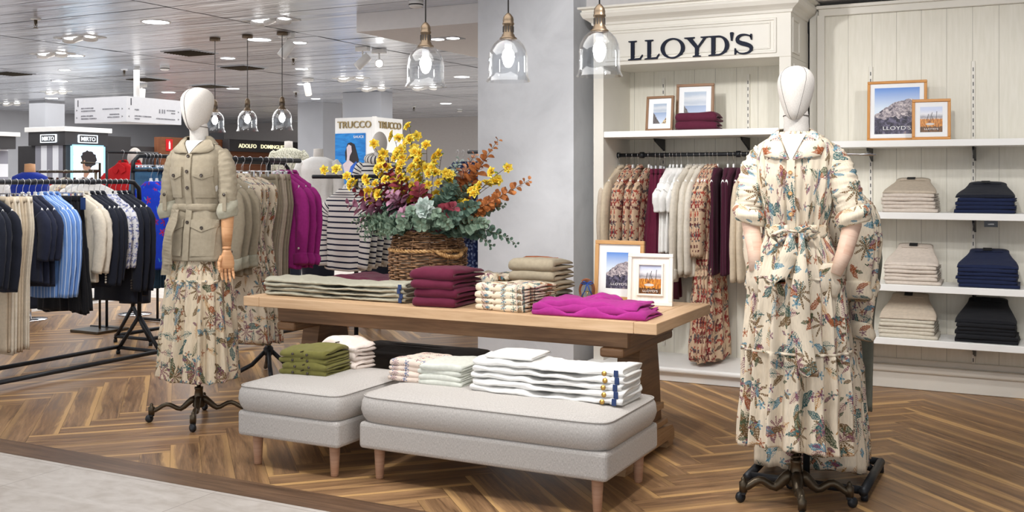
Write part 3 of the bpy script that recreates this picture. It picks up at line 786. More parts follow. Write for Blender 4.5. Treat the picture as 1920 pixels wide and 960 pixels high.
def garment(name, kind, mat, loc, rz, label, group, cat, L=.7, W=.42, T=.035, seed=0, sl=.55, cuff=None, collar=True, trim=None, buttons=None, tiers=None, hang='shoulder', hg=None, hlabel=None, fold=None, sides=(1, -1), hmat='hanger_white', wob=0.0, pockets=False):
    """one garment on one hanger, hung from the rail point loc; local x runs across the shoulders"""
    T *= .62
    r = random.Random(seed * 13 + 5); g = empty(name, loc, rz, label, cat, group); m = M[mat]
    rz2 = rz + r.uniform(-wob, wob); g.rotation_euler = (0, 0, rz2)
    if kind in ('top', 'dress'):
        W2 = W / 2; mb = MB()
        sh = -.185
        tab = [(-.092, .055, .022, .0), (-.115, .085, .03, .001), (-.145, W2 * .70, T * .8, .001), (-.170, W2 * .93, T * .9, .002), (-.20, W2 * 1.0, T, .003), (-.30, W2 * .97, T, .006)]
        if kind == 'top':
            tab += [(-.45, W2 * .97, T, .010), (-.09 - L, W2 * (1.0 if fold is None else fold), T * 1.05, .013)]
        else:
            t0 = -.09 - L * .38; tab += [(t0, W2 * .78, T * .9, .006)]
            tab += [(t0 - .03, W2 * .82, T, .012), (-.09 - L * .66, W2 * 1.0, T * 1.25, .018), (-.09 - L * .67, W2 * 1.05, T * 1.35, .022), (-.09 - L, W2 * 1.18, T * 1.55, .022)]
        body(mb, tab, N=64, nz=46, folds=6 if kind == 'top' else 9, seed=seed, ex=.8, hemvar=.006 if kind == 'top' else .012)
        mb.build('bodice' if kind == 'dress' else 'body', m, g)
        if sl:
            for s in sides:
                sb = MB(); R0 = .062
                p = [(s * (W2 - .035), 0, sh - .035), (s * (W2 + .012), -.004, sh - .10), (s * (W2 + .030), -.012, sh - sl * .55), (s * (W2 + .012), -.018 + r.uniform(-.01, .01), sh - sl)]
                sleeve(sb, p, [.05, R0, R0 * .92, R0 * .78], seed + s, flat=.46, wr=.075)
                so = sb.build('sleeve', m, g)
                if cuff:
                    cb = MB(); q = Vector(p[-1]); rr = R0 * .95
                    rings = []
                    for k in range(7):
                        zz = .02 - .075 * k / 6; b = rr * (.96 + .12 * math.sin(PI * k / 6))
                        rings.append([(q.x + b * math.cos(a) * (1 + .10 * math.sin(3 * a + seed + k)), q.y + b * .55 * math.sin(a) * (1 + .12 * math.sin(2 * a + seed)), q.z + zz + .012 * math.sin(a + seed)) for a in [2 * PI * i / 16 for i in range(16)]])
                    cb.loft(rings); c_ = cb.build('rolled_cuff', M[cuff], so)
                    if buttons: MB().lathe([(0, -.002), (.008, -.002), (.008, .002), (0, .002)], 12).xf(Matrix.Translation((q.x + .02, q.y - rr * .72, q.z + .06)) @ Matrix.Rotation(PI / 2, 4, 'X')).build('button', M[buttons], so)
                elif buttons:
                    bb = MB(); q = Vector(p[-1])
                    for k in range(4): bb.lathe([(0, -.002), (.0065, -.002), (.0065, .002), (0, .002)], 10).v
                    bb = MB()
                    for k in range(4):
                        t = MB().lathe([(0, -.003), (.0075, -.003), (.0075, .003), (0, .003)], 10).xf(Matrix.Translation((q.x + s * .004 - .012, q.y - .034, q.z + .025 + k * .019)) @ Matrix.Rotation(PI / 2, 4, 'X'))
                        bb.add(t.v, t.f)
                    bb.build('cuff_buttons', M[buttons], so)
        if collar:
            cb = MB()
            for s in (1, -1):
                cb.prism([(0, 0), (s * .075, -.035), (s * .085, -.075), (s * .03, -.10), (0, -.055)], .006, face_frame((0, -T - .004, -.098), (1, 0, 0)))
            rings = []
            for k in range(13):
                a = PI * k / 12; rings.append([(.062 * math.cos(a), .03 * math.sin(a), -.112 + .02 * math.sin(a)), (.052 * math.cos(a), .024 * math.sin(a), -.076 + .012 * math.sin(a)), (.070 * math.cos(a), .038 * math.sin(a), -.106 + .016 * math.sin(a))])
            cb.loft(rings, closed=True)
            cb.build('collar', M[trim] if trim else m, g)
        if pockets:
            for s in (1, -1):
                MB().prism([(s * .035, -.30), (s * .15, -.30), (s * .15, -.345), (s * .092, -.362), (s * .035, -.345)], .010, face_frame((0, -T - .004, 0), (1, 0, 0))).build('pocket_flap', m, g)
                MB().prism([(s * .03, -.52), (s * .16, -.52), (s * .16, -.57), (s * .095, -.59), (s * .03, -.57)], .010, face_frame((0, -T - .006, 0), (1, 0, 0))).build('pocket_flap', m, g)
            bb = MB()
            for z in (-.26, -.36, -.47, -.58): bb.add(*(lambda t: (t.v, t.f))(MB().lathe([(0, -.003), (.009, -.003), (.009, .003), (0, .003)], 10).xf(Matrix.Translation((0, -T - .010, z)) @ Matrix.Rotation(PI / 2, 4, 'X'))))
            bb.build('front_buttons', M['button_horn'], g)
        if trim and not collar: pass
    elif kind == 'skirt':
        W2 = W / 2; mb = MB()
        tab = [(-.10, W2 * .72, .016, .003), (-.135, W2 * .72, .018, .003), (-.14, W2 * .74, .02, .006), (-.10 - L * .45, W2 * .92, T, .014), (-.10 - L * .46, W2 * .96, T * 1.1, .018), (-.10 - L, W2 * 1.2, T * 1.6, .026)]
        body(mb, tab, N=72, nz=36, folds=10, seed=seed, ex=.8, hemvar=.01)
        mb.build('skirt_body', m, g)
        wb = MB(); body(wb, [(-.098, W2 * .735, .019, .001), (-.136, W2 * .735, .021, .001)], N=40, nz=3, folds=10, seed=seed); wb.build('waistband', m, g)
    elif kind == 'trousers':
        W2 = W / 2
        for s in (1, -1):
            mb = MB(); off = s * .011
            tab = [(-.10, W2 * .80, .012, .001), (-.14, W2 * .84, .013, .002), (-.30, W2 * .95, .016, .004), (-.10 - L * .55, W2 * .70, .013, .005), (-.10 - L, W2 * .66, .012, .004)]
            body(mb, tab, N=36, nz=28, folds=3, seed=seed + s, ex=.62, cy=lambda z, o=off: o, hemvar=.004)
            mb.build('trouser_leg', m, g)
        wb = MB(); body(wb, [(-.096, W2 * .83, .026, .0), (-.134, W2 * .85, .027, .0)], N=32, nz=2, folds=2, seed=1, ex=.6); wb.build('waistband', m, g)
    if hang: make_hanger(hang, loc, rz2, hlabel or ('hanger holding the ' + name.replace('_', ' ')), hg or 'hangers', W * .96, hmat)
    return g

# ---- folded clothes
def roll_mesh(w, d, h, seed=0, puff=.0, slump=0.0, side_layers=2, rough=.004):
    """cloth folded over itself: rounded fold at the front (-y), open layers at the back and sides"""
    mb = MB(); n = max(2, side_layers); prof = []
    t = h / n; nn = 7
    # serpentine outline of n layers: folds alternate front/back
    outer = []; r = t / 2 * .98
    pts = []
    # simple: U of two fat layers, each with soft rounding
    r = h / 2; g = h * .045
    yb = d / 2; yf = -d / 2 + r
    for k in range(9):
        a = -PI / 2 - PI * k / 8; pts.append((yf + r * math.cos(a) * 1.0, r + r * math.sin(a)))
    top = [(lerp(yf, yb, k / 10), h) for k in range(1, 10)]
    back_t = [(yb - .004, h * .985), (yb + .002, h * .76), (yb - .004, h * .52 + g)]
    inn = [(lerp(yb, yf, k / 10), h * .5 + g) for k in range(1, 10)]
    tip = [(yf - r * .25, h * .5)]
    inn2 = [(lerp(yf, yb, k / 10), h * .5 - g) for k in range(1, 10)]
    back_b = [(yb + .002, h * .48 - g), (yb + .010, h * .25), (yb + .002, .002)]
    bot = [(lerp(yb, yf, k / 10), 0) for k in range(1, 10)]
    prof = pts + top + back_t + inn + tip + inn2 + back_b + bot
    nx = 16; rings = []
    r_ = random.Random(seed); a1, a2 = r_.uniform(0, 6), r_.uniform(0, 6)
    for k in range(nx + 1):
        x = lerp(-w / 2, w / 2, k / nx); e = min(k, nx - k)
        ring = []
        for (y, z) in prof:
            upper = z > h * .5
            cz = h * .75 if upper else h * .25
            sh = 1 if e > 0 else .72
            zz = cz + (z - cz) * sh
            if y < yf: zz = r + (z - r) * (1 if e > 0 else .86)
            nz_ = noise.noise(Vector((x * 9 + seed * 7.3, y * 9, z * 6))) * rough * (2.2 if upper else 1) + noise.noise(Vector((x * 26 + seed, y * 26, 3))) * rough * .7
            bul = puff * math.cos(PI * x / w) ** .5 if abs(x) < w / 2 else 0
            zz2 = zz + (nz_ + bul * z / h) * (z / h) - slump * max(0, (y - yf) / d) ** 1.5 * (z / h) * h
            xx = x + noise.noise(Vector((y * 12 + seed, z * 40, 1.3))) * .005 * (1 if e == 0 else .4) 
            yy = y + noise.noise(Vector((x * 10, seed * 3.7, z * 14))) * .006
            ring.append((xx, yy, max(zz2, 0.0005)))
        rings.append(ring)
    mb.loft(rings)
    return mb
def fold_item(name, mat, loc, rz, w, d, h, label, group, cat, seed=0, puff=.006, slump=.15, rough=.004, extra=None):
    mb = roll_mesh(w, d, h, seed, puff, slump, 2, rough)
    if extra:
        o = empty(name, loc, rz, label, cat, group)
        mb.build('folded_body', M[mat], o); extra(o, w, d, h)
    else:
        o = mb.build(name, M[mat], None, loc=loc, rz=rz); tag(o, label, cat, group)
    return o
ORD = ['topmost', 'second', 'third', 'fourth', 'fifth', 'sixth', 'seventh', 'eighth', 'ninth']
def pile(n, name, mat, loc, rz, w, d, h, what, group, cat, seed=0, jitter=.008, **kw):
    """a stack of n folded things, labelled from the top down"""
    r = random.Random(seed); z = loc[2]; out = []
    for k in range(n):
        pos = n - 1 - k
        pre = 'topmost' if pos == 0 else 'lowest' if pos == n - 1 else ORD[pos] + ' from the top'
        lab = f'{pre} {what}'.replace(' from the top', '') if len((what + pre).split()) > 11 else f'{what}, {pre} of its stack'
        hh = h * (1.0 if pos else 1.12)
        out.append(fold_item(name, mat if isinstance(mat, str) else mat[k % len(mat)], (loc[0] + r.uniform(-jitter, jitter), loc[1] + r.uniform(-jitter, jitter), z), rz + r.uniform(-.03, .03), w * r.uniform(.97, 1.03), d * r.uniform(.97, 1.02), hh, lab, group, cat, seed * 31 + k, **kw))
        z += h * .99
    return out

# ================================================================== TABLE
TX0, TX1, TY0, TY1, TZ = -3.89, -1.525, 4.375, 5.20, .72
tb = empty('trestle_table', ((TX0 + TX1) / 2, (TY0 + TY1) / 2, 0), 0, 'long oak trestle table displaying folded clothes and a basket of flowers', 'table')
hx, hy = (TX1 - TX0) / 2, (TY1 - TY0) / 2
top = MB(); th = .052
nb_ = 5; bw = (2 * hy) / nb_
for k in range(nb_): top.box((0, -hy + bw * (k + .5), TZ - th / 2), (2 * hx - .22, bw - .0012, th), bevel=.003)
for s in (1, -1): top.box((s * (hx - .055), 0, TZ - th / 2), (.109, 2 * hy, th), bevel=.004)
top.build('tabletop', M['oak_top'], tb)
ap = MB()
for s in (1, -1): ap.box((0, s * (hy - .10), TZ - th - .042), (2 * hx - .34, .03, .083), bevel=.003)
for s in (1, -1): ap.box((s * (hx - .185), 0, TZ - th - .042), (.03, 2 * hy - .23, .083), bevel=.003)
ap.build('apron', M['oak_dark'], tb)
for s in (1, -1):
    X = s * (hx - .24)
    MB().box((X, 0, TZ - th - .105), (.12, 2 * hy - .12, .045), bevel=.012).build('corbel', M['oak_dark'], tb)
    lg = MB()
    for a in (-.105, .105):
        pass
    lg.loft([[(X + dx * (.055), dy * w_, z) for dx, dy in ((-1, -1), (1, -1), (1, 1), (-1, 1))] for z, w_ in ((.13, .19), (.40, .155), (TZ - th - .125, .125))], smooth=False)
    lg.build('leg', M['oak_dark'], tb)
    ft = MB(); ft.box((X, 0, .145), (.15, .46, .03), bevel=.006); 
    ft.prism([(-.345, .025), (-.345, .075), (-.315, .105), (-.06, .13), (.06, .13), (.315, .105), (.345, .075), (.345, .025), (.25, .025), (.24, .04), (-.24, .04), (-.25, .025)], .14, face_frame((X - .07, 0, 0), (0, 1, 0)))
    for q in (-.29, .29): ft.box((X, q, .013), (.13, .1, .026), bevel=.003)
    ft.build('foot', M['oak'], tb)
st = MB().box((0, 0, .26), (2 * hx - .5, .06, .11), bevel=.004)
for s in (1, -1): st.box((s * (hx - .15), 0, .26), (.05, .1, .03), bevel=.003)
st.build('stretcher', M['oak'], tb)

# ================================================================== OTTOMANS
def cushion(mb, w, d, z0, z1, bulge=.012, r=.045, mat=0, dome=.012, seed=0):
    N = 80; rings = []
    prof = [(0, -.02), (.2, -.004), (.5, 0), (.8, -.004), (1.0, -.016)]
    def ring(ins, z):
        out = []
        for i in range(N):
            a = 2 * PI * i / N; ca, sa = math.cos(a), math.sin(a)
            e = .16
            x = (w / 2 - ins) * pw(ca, e); y = (d / 2 - ins) * pw(sa, e)
            out.append((x, y, z + .003 * noise.noise(Vector((x * 5 + seed, y * 5, z * 5)))))
        return out
    h = z1 - z0
    seq = [(.05, z0), (.012, z0 + .006), (0, z0 + .03), (-bulge * .6, z0 + h * .45), (-bulge * .3, z1 - .035), (.006, z1 - .012), (.012, z1 - .007), (.02, z1 - .006), (.04, z1 + dome * .3), (.09, z1 + dome * .7), (.16, z1 + dome), (.22, z1 + dome * 1.1)]
    for i, z in seq: rings.append(ring(i, z))
    mb.loft(rings, mat=mat)
def ottoman(name, cx, cy, w, d, h, label, m='upholstery', group=None, rz=0, legs=True, tuft=False):
    o = empty(name, (cx, cy, 0), rz, label, 'ottoman', group)
    b = MB(); b.box((0, 0, (.145 + h - .125) / 2), (w - .012, d - .012, h - .125 - .145), bevel=.018, seg=3); b.build('base', M[m], o)
    c = MB(); cushion(c, w, d, h - .13, h, seed=cx); c.build('cushion', M[m], o)
    p = MB(); pts = []
    for i in range(96):
        a = 2 * PI * i / 96; pts.append(((w / 2 - .005) * pw(math.cos(a), .16), (d / 2 - .005) * pw(math.sin(a), .16), h - .010))
    p.tube(pts, .0035, 5, closed=True); p.build('piping', M[m], o)
    if legs:
        for sx in (1, -1):
            for sy in (1, -1):
                MB().lathe([(.0, 0), (.016, 0), (.018, .006), (.026, .15), (0, .15)], 18).xf(Matrix.Translation((sx * (w / 2 - .075), sy * (d / 2 - .075), 0))).build('leg', M['legwood'], o)
    return o
ottoman('bench_ottoman', -2.155, 4.165, 1.215, .63, .39, 'long pale grey upholstered bench ottoman with tapered wooden legs in front of the table')
ottoman('square_ottoman', -3.115, 4.115, .60, .66, .39, 'square pale grey upholstered ottoman beside the left end of the bench ottoman')
ob = empty('tufted_ottoman', (-3.20, 5.02, 0), 0, 'dark brown tufted ottoman under the table behind the grey ottomans', 'ottoman')
c = MB(); cushion(c, .86, .5, .20, .375, dome=.03); 
c.v = [(x, y, z - .03 * sum(math.exp(-((x - tx) ** 2 + (y - ty) ** 2) / .003) for tx in (-.2, 0, .2) for ty in (-.1, .1)) if z > .36 else z) for x, y, z in c.v]
c.build('cushion', M['brownfelt'], ob)
MB().box((0, 0, .155), (.74, .46, .09), bevel=.01).build('base', M['brownfelt'], ob)
for sx in (1, -1):
    for sy in (1, -1): MB().lathe([(0, 0), (.014, 0), (.022, .12), (0, .12)], 14).xf(Matrix.Translation((sx * .3, sy * .17, 0))).build('leg', M['legwood'], ob)

# ================================================================== FOLDED CLOTHES ON THE TABLE
E1 = .0
def long_trousers(mat, loc, L, wd, h, label, group, seed, label_m='navy_label', fat=1.0, button=None):
    """trousers laid lengthwise: doubled legs on the left, open waist ends on the right"""
    o = empty('folded_trousers', loc, 0, label, 'trousers', group); r = random.Random(seed); mb = MB(); n = 40; rings = []
    for k in range(n + 1):
        f = k / n; x = -L / 2 + L * f
        e = min(1, f / .03, (1 - f) / .0001 if f > .9999 else 1)
        hh = h * (1.0 if f < .34 else lerp(1.0, .62, sm(.34, .48, f)) if f < .6 else lerp(.62, 1.15, sm(.6, 1, f)))
        lift = h * fat * .0
        w2 = wd / 2 * (1 if f < .5 else lerp(1, .92, f)) * (.93 if f < .02 else 1)
        ring = []
        for i in range(28):
            a = 2 * PI * i / 28
            y = w2 * pw(math.cos(a), .45); z = hh / 2 + hh / 2 * pw(math.sin(a), .7)
            nz = noise.noise(Vector((x * 11 + seed * 5, y * 13, z * 30 + seed))) * h * .35 + noise.noise(Vector((x * 30, y * 20 + seed * 3, 2))) * h * .16
            ring.append((x + noise.noise(Vector((y * 14, z * 60, seed))) * .008, y + noise.noise(Vector((x * 9, seed * 2.1, z * 50))) * .014, max(.0005, z + nz * (.35 + .65 * (z / hh)))))
        rings.append(ring)
    mb.loft(rings, cap1=True); mb.build('legs', M[mat], o)
    # waist mouth
    wb = MB(); rr = []
    for k in range(4):
        x = L / 2 - .045 + .055 * k / 3; hh = h * 1.15
        ring = []
        for i in range(28):
            a = 2 * PI * i / 28
            ring.append((x + .006 * math.sin(a * 2 + seed), (wd / 2 * .96) * pw(math.cos(a), .5), hh * .5 + hh * .58 * pw(math.sin(a), .8) * (1 if k < 3 else .97)))
        rr.append(ring)
    inn = [[(p[0] - .0, p[1] * .93, hh * .5 + (p[2] - hh * .5) * .55) for p in rr[-1]], [(p[0] - .045, p[1] * .9, hh * .5 + (p[2] - hh * .5) * .5) for p in rr[-1]]]
    wb.loft(rr + inn, cap0=False, cap1=True); wb.xf(Matrix.Translation((0, 0, .001))); wb.build('waistband', M[mat], o)
    MB().box((L / 2 - .022, -wd / 2 * .965, h * .58), (.02, .005, h * .9), bevel=.001).build('waist_label', M[label_m], o)
    if button: MB().lathe([(0, -.003), (.011, -.003), (.011, .003), (0, .003)], 14).xf(Matrix.Translation((L / 2 - .075, -wd / 2 * .985, h * .5)) @ Matrix.Rotation(PI / 2, 4, 'X')).build('button', M[button], o)
    return o
for k in range(4):
    long_trousers('graygreen', (-3.375 + .01 * (k % 2), 4.60 - .006 * k, TZ + .024 * k), .91, .25, .026, 'grey-green trousers lying lengthwise on the table, ' + ['lowest of the stack', 'third from the top', 'second from the top', 'topmost of the stack'][k], 'grey-green trousers on the table', 10 + k)
fold_item('folded_knitwear', 'ribmaroon', (-3.50, 5.05, TZ), -.35, .60, .26, .055, 'burgundy ribbed knit lying flat behind the grey-green trousers', None, 'knitwear', 3, .02, .1, .008)
pile(4, 'folded_sweater', 'maroon', (-2.71, 4.575, TZ), .06, .235, .34, .046, 'plain burgundy folded sweater beside the trousers on the table', 'burgundy sweaters on the table', 'sweater', 21, puff=.010, slump=.35)
pile(2, 'folded_blouse', 'print_small', (-2.74, 5.06, TZ), -.1, .25, .30, .052, 'floral print blouse folded behind the burgundy sweaters', 'floral blouses at the back of the table', 'blouse', 25, puff=.012, slump=.2, rough=.012)
pile(4, 'folded_shirt', 'print_small', (-2.33, 4.60, TZ), -.12, .27, .34, .030, 'floral shirt folded beside the magenta blouses', 'floral shirts at the front of the table', 'shirt', 29, puff=.008, slump=.25, rough=.006)
pile(4, 'folded_sweater', ['sage', 'taupe', 'taupe', 'taupe'], (-2.40, 5.02, TZ), .06, .25, .30, .052, 'taupe knit sweater folded in front of the white bag', 'taupe sweaters on the table', 'sweater', 33, puff=.012, slump=.35)
for k in range(3):
    L_m = ['lowest of three', 'middle of three', 'topmost of three with an open collar'][k]
    o = empty('folded_blouse', (-1.875 - .012 * k, 4.53 + .008 * k, TZ + .018 * k), .02, 'magenta blouse laid flat at the table front, ' + L_m, 'blouse', 'magenta blouses on the table')
    mb = roll_mesh(.56 - .02 * k, .25, .022, 51 + k, .012, .1, 2, .014); mb.build('folded_body', M['magenta'], o)
    if k == 2:
        cb = MB(); P = [(-.04, -.02), (.04, .05), (.12, .02), (.08, -.06), (-.02, -.09)]
        for i in range(3):
            rings = []
            for q in range(12):
                f = q / 11; x = -.05 + .17 * f; y = .09 - .05 * i + .03 * math.sin(f * 5 + i); hh = .030 + .022 * math.sin(PI * f) + .007 * math.sin(9 * f + i)
                rings.append([(x, y - .022, .022), (x, y - .008, hh), (x, y + .008, hh + .004), (x, y + .028, .022)])
            cb.loft(rings)
        cb.build('collar', M['magenta'], o)
# belt coil with ribbon
bt = empty('rolled_belt', (-2.135, 5.02, TZ), .5, 'rolled tan leather belt tied with a blue ribbon beside the pictures', 'belt')
def strap(r0, turns, wdt, th):
    mb = MB(); rings = []
    n = 70
    for k in range(n + 1):
        a = 2 * PI * turns * k / n; rr = r0 + .006 * a / (2 * PI)
        x, z = rr * math.sin(a), r0 * 1.7 - rr * math.cos(a) * 1.35
        ring = [(x * (1 - th / rr), -wdt / 2, r0 * 1.7 + (z - r0 * 1.7) * (1 - th / rr)), (x, -wdt / 2, z), (x, wdt / 2, z), (x * (1 - th / rr), wdt / 2, r0 * 1.7 + (z - r0 * 1.7) * (1 - th / rr))]
        rings.append(ring)
    mb.loft(rings, smooth=False); zmin = min(p[2] for p in mb.v); mb.xf(Matrix.Translation((0, 0, -zmin))); return mb
strap(.030, 2.6, .036, .003).build('strap', M['leather'], bt)
bu = MB(); bu.tube([(-.02, -.022, .012), (.02, -.022, .012), (.02, -.022, .052), (-.02, -.022, .052)], .0028, 6, closed=True); bu.tube([(0, -.023, .012), (0, -.024, .052)], .002, 6); bu.build('buckle', M['gold'], bt)
rb = MB(); rb.box((0, 0, .093), (.012, .044, .010), bevel=.002)
for s in (1, -1): rb.tube([(0, -.022, .095), (s * .02, -.026, .105), (s * .032, -.026, .096), (s * .016, -.024, .09), (0, -.022, .095)], .004, 6); rb.tube([(0, -.023, .094), (s * .012, -.028, .06), (s * .03, -.026, .025)], .0035, 6)
rb.build('ribbon_bow', M['ribbon'], bt)
bg = empty('shoulder_bag', (-2.46, 5.10, TZ), .15, 'white canvas bag with tan leather tab behind the taupe sweaters', 'bag')
b = MB(); body(b, [(.205, .10, .012, .002), (.19, .11, .022, .002), (.05, .12, .04, .004), (.0, .115, .035, .0)], N=40, nz=12, folds=3, seed=4, ex=.5); b.xf(Matrix.Translation((0, 0, .0))); b.build('bag_body', M['canvas'], bg)
MB().prism([(-.016, 0), (.016, 0), (.02, .05), (.012, .075), (-.012, .075), (-.02, .05)], .008, face_frame((.112, -.018, .14), (1, 0, 0))).build('leather_tab', M['leather'], bg)
MB().tube([(-.1, 0, .195), (-.06, -.01, .212), (0, -.012, .214), (.06, -.01, .212), (.112, -.006, .205), (.12, -.004, .16)], .007, 8).build('handle', M['leather'], bg)

# ---- pictures
def coast_pic(kind):
    t = NT('print_' + kind); s = t.sep(t.uv()); u, v = s[0], s[1]; uvv = t.comb(u, v)
    if kind == 'mountain':
        sky = t.ramp(v, [(.55, srgb(214, 226, 240)), (1, srgb(92, 140, 214))])
        ridge = t.m('ADD', t.m('ADD', .42, t.m('MULTIPLY', t.m('SINE', t.m('MULTIPLY', t.m('SUBTRACT', u, .1), 2.3)), .26)), t.m('MULTIPLY', t.noise(uvv, 7, 4), .12))
        rock = t.ramp(t.noise(t.vm('MULTIPLY', uvv, (1, 1.4, 1)), 11, 5, .65, .8), [(.36, srgb(70, 66, 80)), (.5, srgb(160, 150, 156)), (.66, srgb(226, 216, 214))])
        c = t.mix(t.m('LESS_THAN', v, ridge), sky, rock)
        fg = t.ramp(t.noise(uvv, 8, 5, .7, .8), [(.36, srgb(28, 28, 40)), (.5, srgb(70, 66, 84)), (.62, srgb(120, 116, 140)), (.7, srgb(170, 150, 130))])
        c = t.mix(t.m('LESS_THAN', v, t.m('ADD', .36, t.m('MULTIPLY', t.m('SUBTRACT', t.noise(uvv, 5, 3), .5), .3))), c, fg)
    elif kind == 'reeds':
        sky = t.ramp(t.m('ADD', v, t.m('MULTIPLY', t.noise(uvv, 5, 3), .12)), [(.52, srgb(226, 214, 208)), (.66, srgb(150, 148, 156)), (.78, srgb(226, 226, 232)), (.96, srgb(196, 206, 232))])
        gr = t.noise(t.vm('MULTIPLY', uvv, (26, 6, 1)), 1, 4, .6, .6)
        grass = t.ramp(gr, [(.34, srgb(84, 52, 28)), (.47, srgb(196, 116, 36)), (.66, srgb(232, 168, 76))])
        low = t.ramp(gr, [(.36, srgb(36, 28, 24)), (.6, srgb(128, 84, 46))])
        edge = t.m('ADD', .52, t.m('MULTIPLY', t.m('SUBTRACT', t.noise(t.vm('MULTIPLY', uvv, (9, 1, 1)), 2, 3), .5), .22))
        c = t.mix(t.m('LESS_THAN', v, edge), sky, t.mix(t.m('LESS_THAN', v, t.m('SUBTRACT', edge, .30)), grass, low))
        for (uu, v0, v1, sl) in ((.30, .42, .72, .25), (.45, .46, .78, .30), (.72, .5, .82, .1), (.52, .44, .62, .2)):
            d = t.m('ABSOLUTE', t.m('SUBTRACT', t.m('SUBTRACT', u, uu), t.m('MULTIPLY', t.m('SUBTRACT', v, v0), sl)))
            k = t.m('MULTIPLY', t.m('LESS_THAN', d, .012), t.m('MULTIPLY', t.m('GREATER_THAN', v, v0), t.m('LESS_THAN', v, v1)))
            c = t.mix(k, c, srgb(44, 36, 34))
        bo = t.m('LESS_THAN', t.m('ADD', t.m('POWER', t.m('DIVIDE', t.m('SUBTRACT', u, .45), .2), 2), t.m('POWER', t.m('DIVIDE', t.m('SUBTRACT', v, .32), .045), 2)), 1.0)
        c = t.mix(bo, c, srgb(206, 200, 196))
    else:
        sky = t.ramp(t.m('ADD', v, t.m('MULTIPLY', t.noise(t.vm('MULTIPLY', uvv, (2, 9, 1)), 1, 3), .14)), [(.55, srgb(214, 218, 224)), (.72, srgb(176, 186, 200)), (.86, srgb(206, 210, 216)), (1, srgb(168, 182, 200))])
        sea = t.ramp(v, [(.1, srgb(196, 208, 228)), (.55, srgb(146, 164, 196))])
        c = t.mix(t.m('LESS_THAN', v, .56), sky, sea)
        rk = t.ramp(t.noise(uvv, 14, 4, .7), [(.36, srgb(38, 38, 46)), (.62, srgb(128, 120, 118))])
        le = t.m('SUBTRACT', t.m('MULTIPLY', t.m('SUBTRACT', .52, u), 1.0), t.m('MULTIPLY', t.noise(uvv, 6, 3), .2))
        c = t.mix(t.m('LESS_THAN', v, t.m('ADD', t.m('MULTIPLY', le, 1.1), .12)), c, rk)
        ri = t.m('ADD', t.m('MULTIPLY', t.m('SUBTRACT', u, .66), 1.0), t.m('MULTIPLY', t.m('SUBTRACT', t.noise(uvv, 8, 3), .5), .3))
        c = t.mix(t.m('LESS_THAN', v, ri), c, t.ramp(t.noise(uvv, 12, 4), [(.4, srgb(110, 96, 84)), (.6, srgb(214, 190, 150))]))
    return t.done(c, .35, 0, .3)
for k in ('mountain', 'reeds', 'seascape'): M['pic_' + k] = coast_pic(k)
M['mat_white'] = plain('mat_board', srgb(238, 240, 242), .7, 0, .01)
def picture(loc, rz, w, h, fw, tilt, fm, pic, label, mw, lettering=True, stepped=False, pz=None):
    o = empty('framed_picture', loc, rz, label, 'picture frame')
    o.rotation_euler = (-tilt, 0, rz)
    d = .022
    fr = MB()
    for c, s in (((0, 0, fw / 2), (w, d, fw)), ((0, 0, h - fw / 2), (w, d, fw)), ((-w / 2 + fw / 2, 0, h / 2), (fw, d, h - 2 * fw)), ((w / 2 - fw / 2, 0, h / 2), (fw, d, h - 2 * fw))): fr.box(c, s, bevel=.003)
    if stepped:
        i = fw + mw
        for c, s in (((0, -.004, i), (w - 2 * i + .012, .016, .010)), ((0, -.004, h - i), (w - 2 * i + .012, .016, .010)), ((-w / 2 + i, -.004, h / 2), (.010, .016, h - 2 * i)), ((w / 2 - i, -.004, h / 2), (.010, .016, h - 2 * i))): fr.box(c, s, bevel=.002)
    fr.build('frame', M[fm], o)
    MB().box((0, .004, h / 2), (w - 2 * fw + .004, .008, h - 2 * fw + .004)).build('mat_board', M['mat_white'] if not stepped else M['whitewash'], o)
    pw_, ph_ = w - 2 * fw - 2 * mw, h - 2 * fw - 2 * mw
    if pz: pw_, ph_ = pz
    pc = MB(); pc.add([(-pw_ / 2, -.0012, h / 2 - ph_ / 2), (pw_ / 2, -.0012, h / 2 - ph_ / 2), (pw_ / 2, -.0012, h / 2 + ph_ / 2), (-pw_ / 2, -.0012, h / 2 + ph_ / 2)], [[0, 1, 2, 3]], 0, [[(0, 0), (1, 0), (1, 1), (0, 1)]], False)
    po = pc.build('print', M['pic_' + pic], o)
    if lettering: text_mb("LLOYD'S", pw_ * .085, .0006, face_frame((0, -.0014, h / 2 - ph_ / 2 + ph_ * .09), (1, 0, 0)), width=pw_ * .62).build('lettering', M['white_text'], po)
    # strut behind
    MB().box((0, .03, h * .34), (.05, .006, h * .62), M=Matrix.Translation((0, .036, h * .31)) @ Matrix.Rotation(-.10, 4, 'X')).build('easel_back', M['walnut'], o)
    return o
picture((-1.995, 5.115, TZ), .05, .27, .315, .021, .09, 'pine', 'mountain', 'large wood framed mountain and shore picture standing on the table', .042)
picture((-1.775, 4.985, TZ), .10, .232, .262, .020, .09, 'whitewash', 'reeds', 'whitewashed frame with orange reeds and boat standing on the table', .034, stepped=True)
picture((-2.375, 6.86, 1.688), -.10, .205, .245, .017, .10, 'walnut', 'seascape', 'smaller framed sea view on the left of the niche shelf', .036, False)
picture((-2.155, 6.96, 1.688), .05, .265, .330, .019, .10, 'walnut', 'seascape', 'larger framed sea view behind burgundy knits on the niche shelf', .036, False)
picture((-.845, 7.03, 1.602), .0, .360, .385, .017, .06, 'pine_orange', 'mountain', 'large honey wood framed mountain picture on the top shelf', .027)
picture((-.632, 6.95, 1.602), .07, .225, .255, .018, .08, 'pine_orange', 'reeds', 'small honey wood framed reeds picture leaning beside the mountain picture', .030)
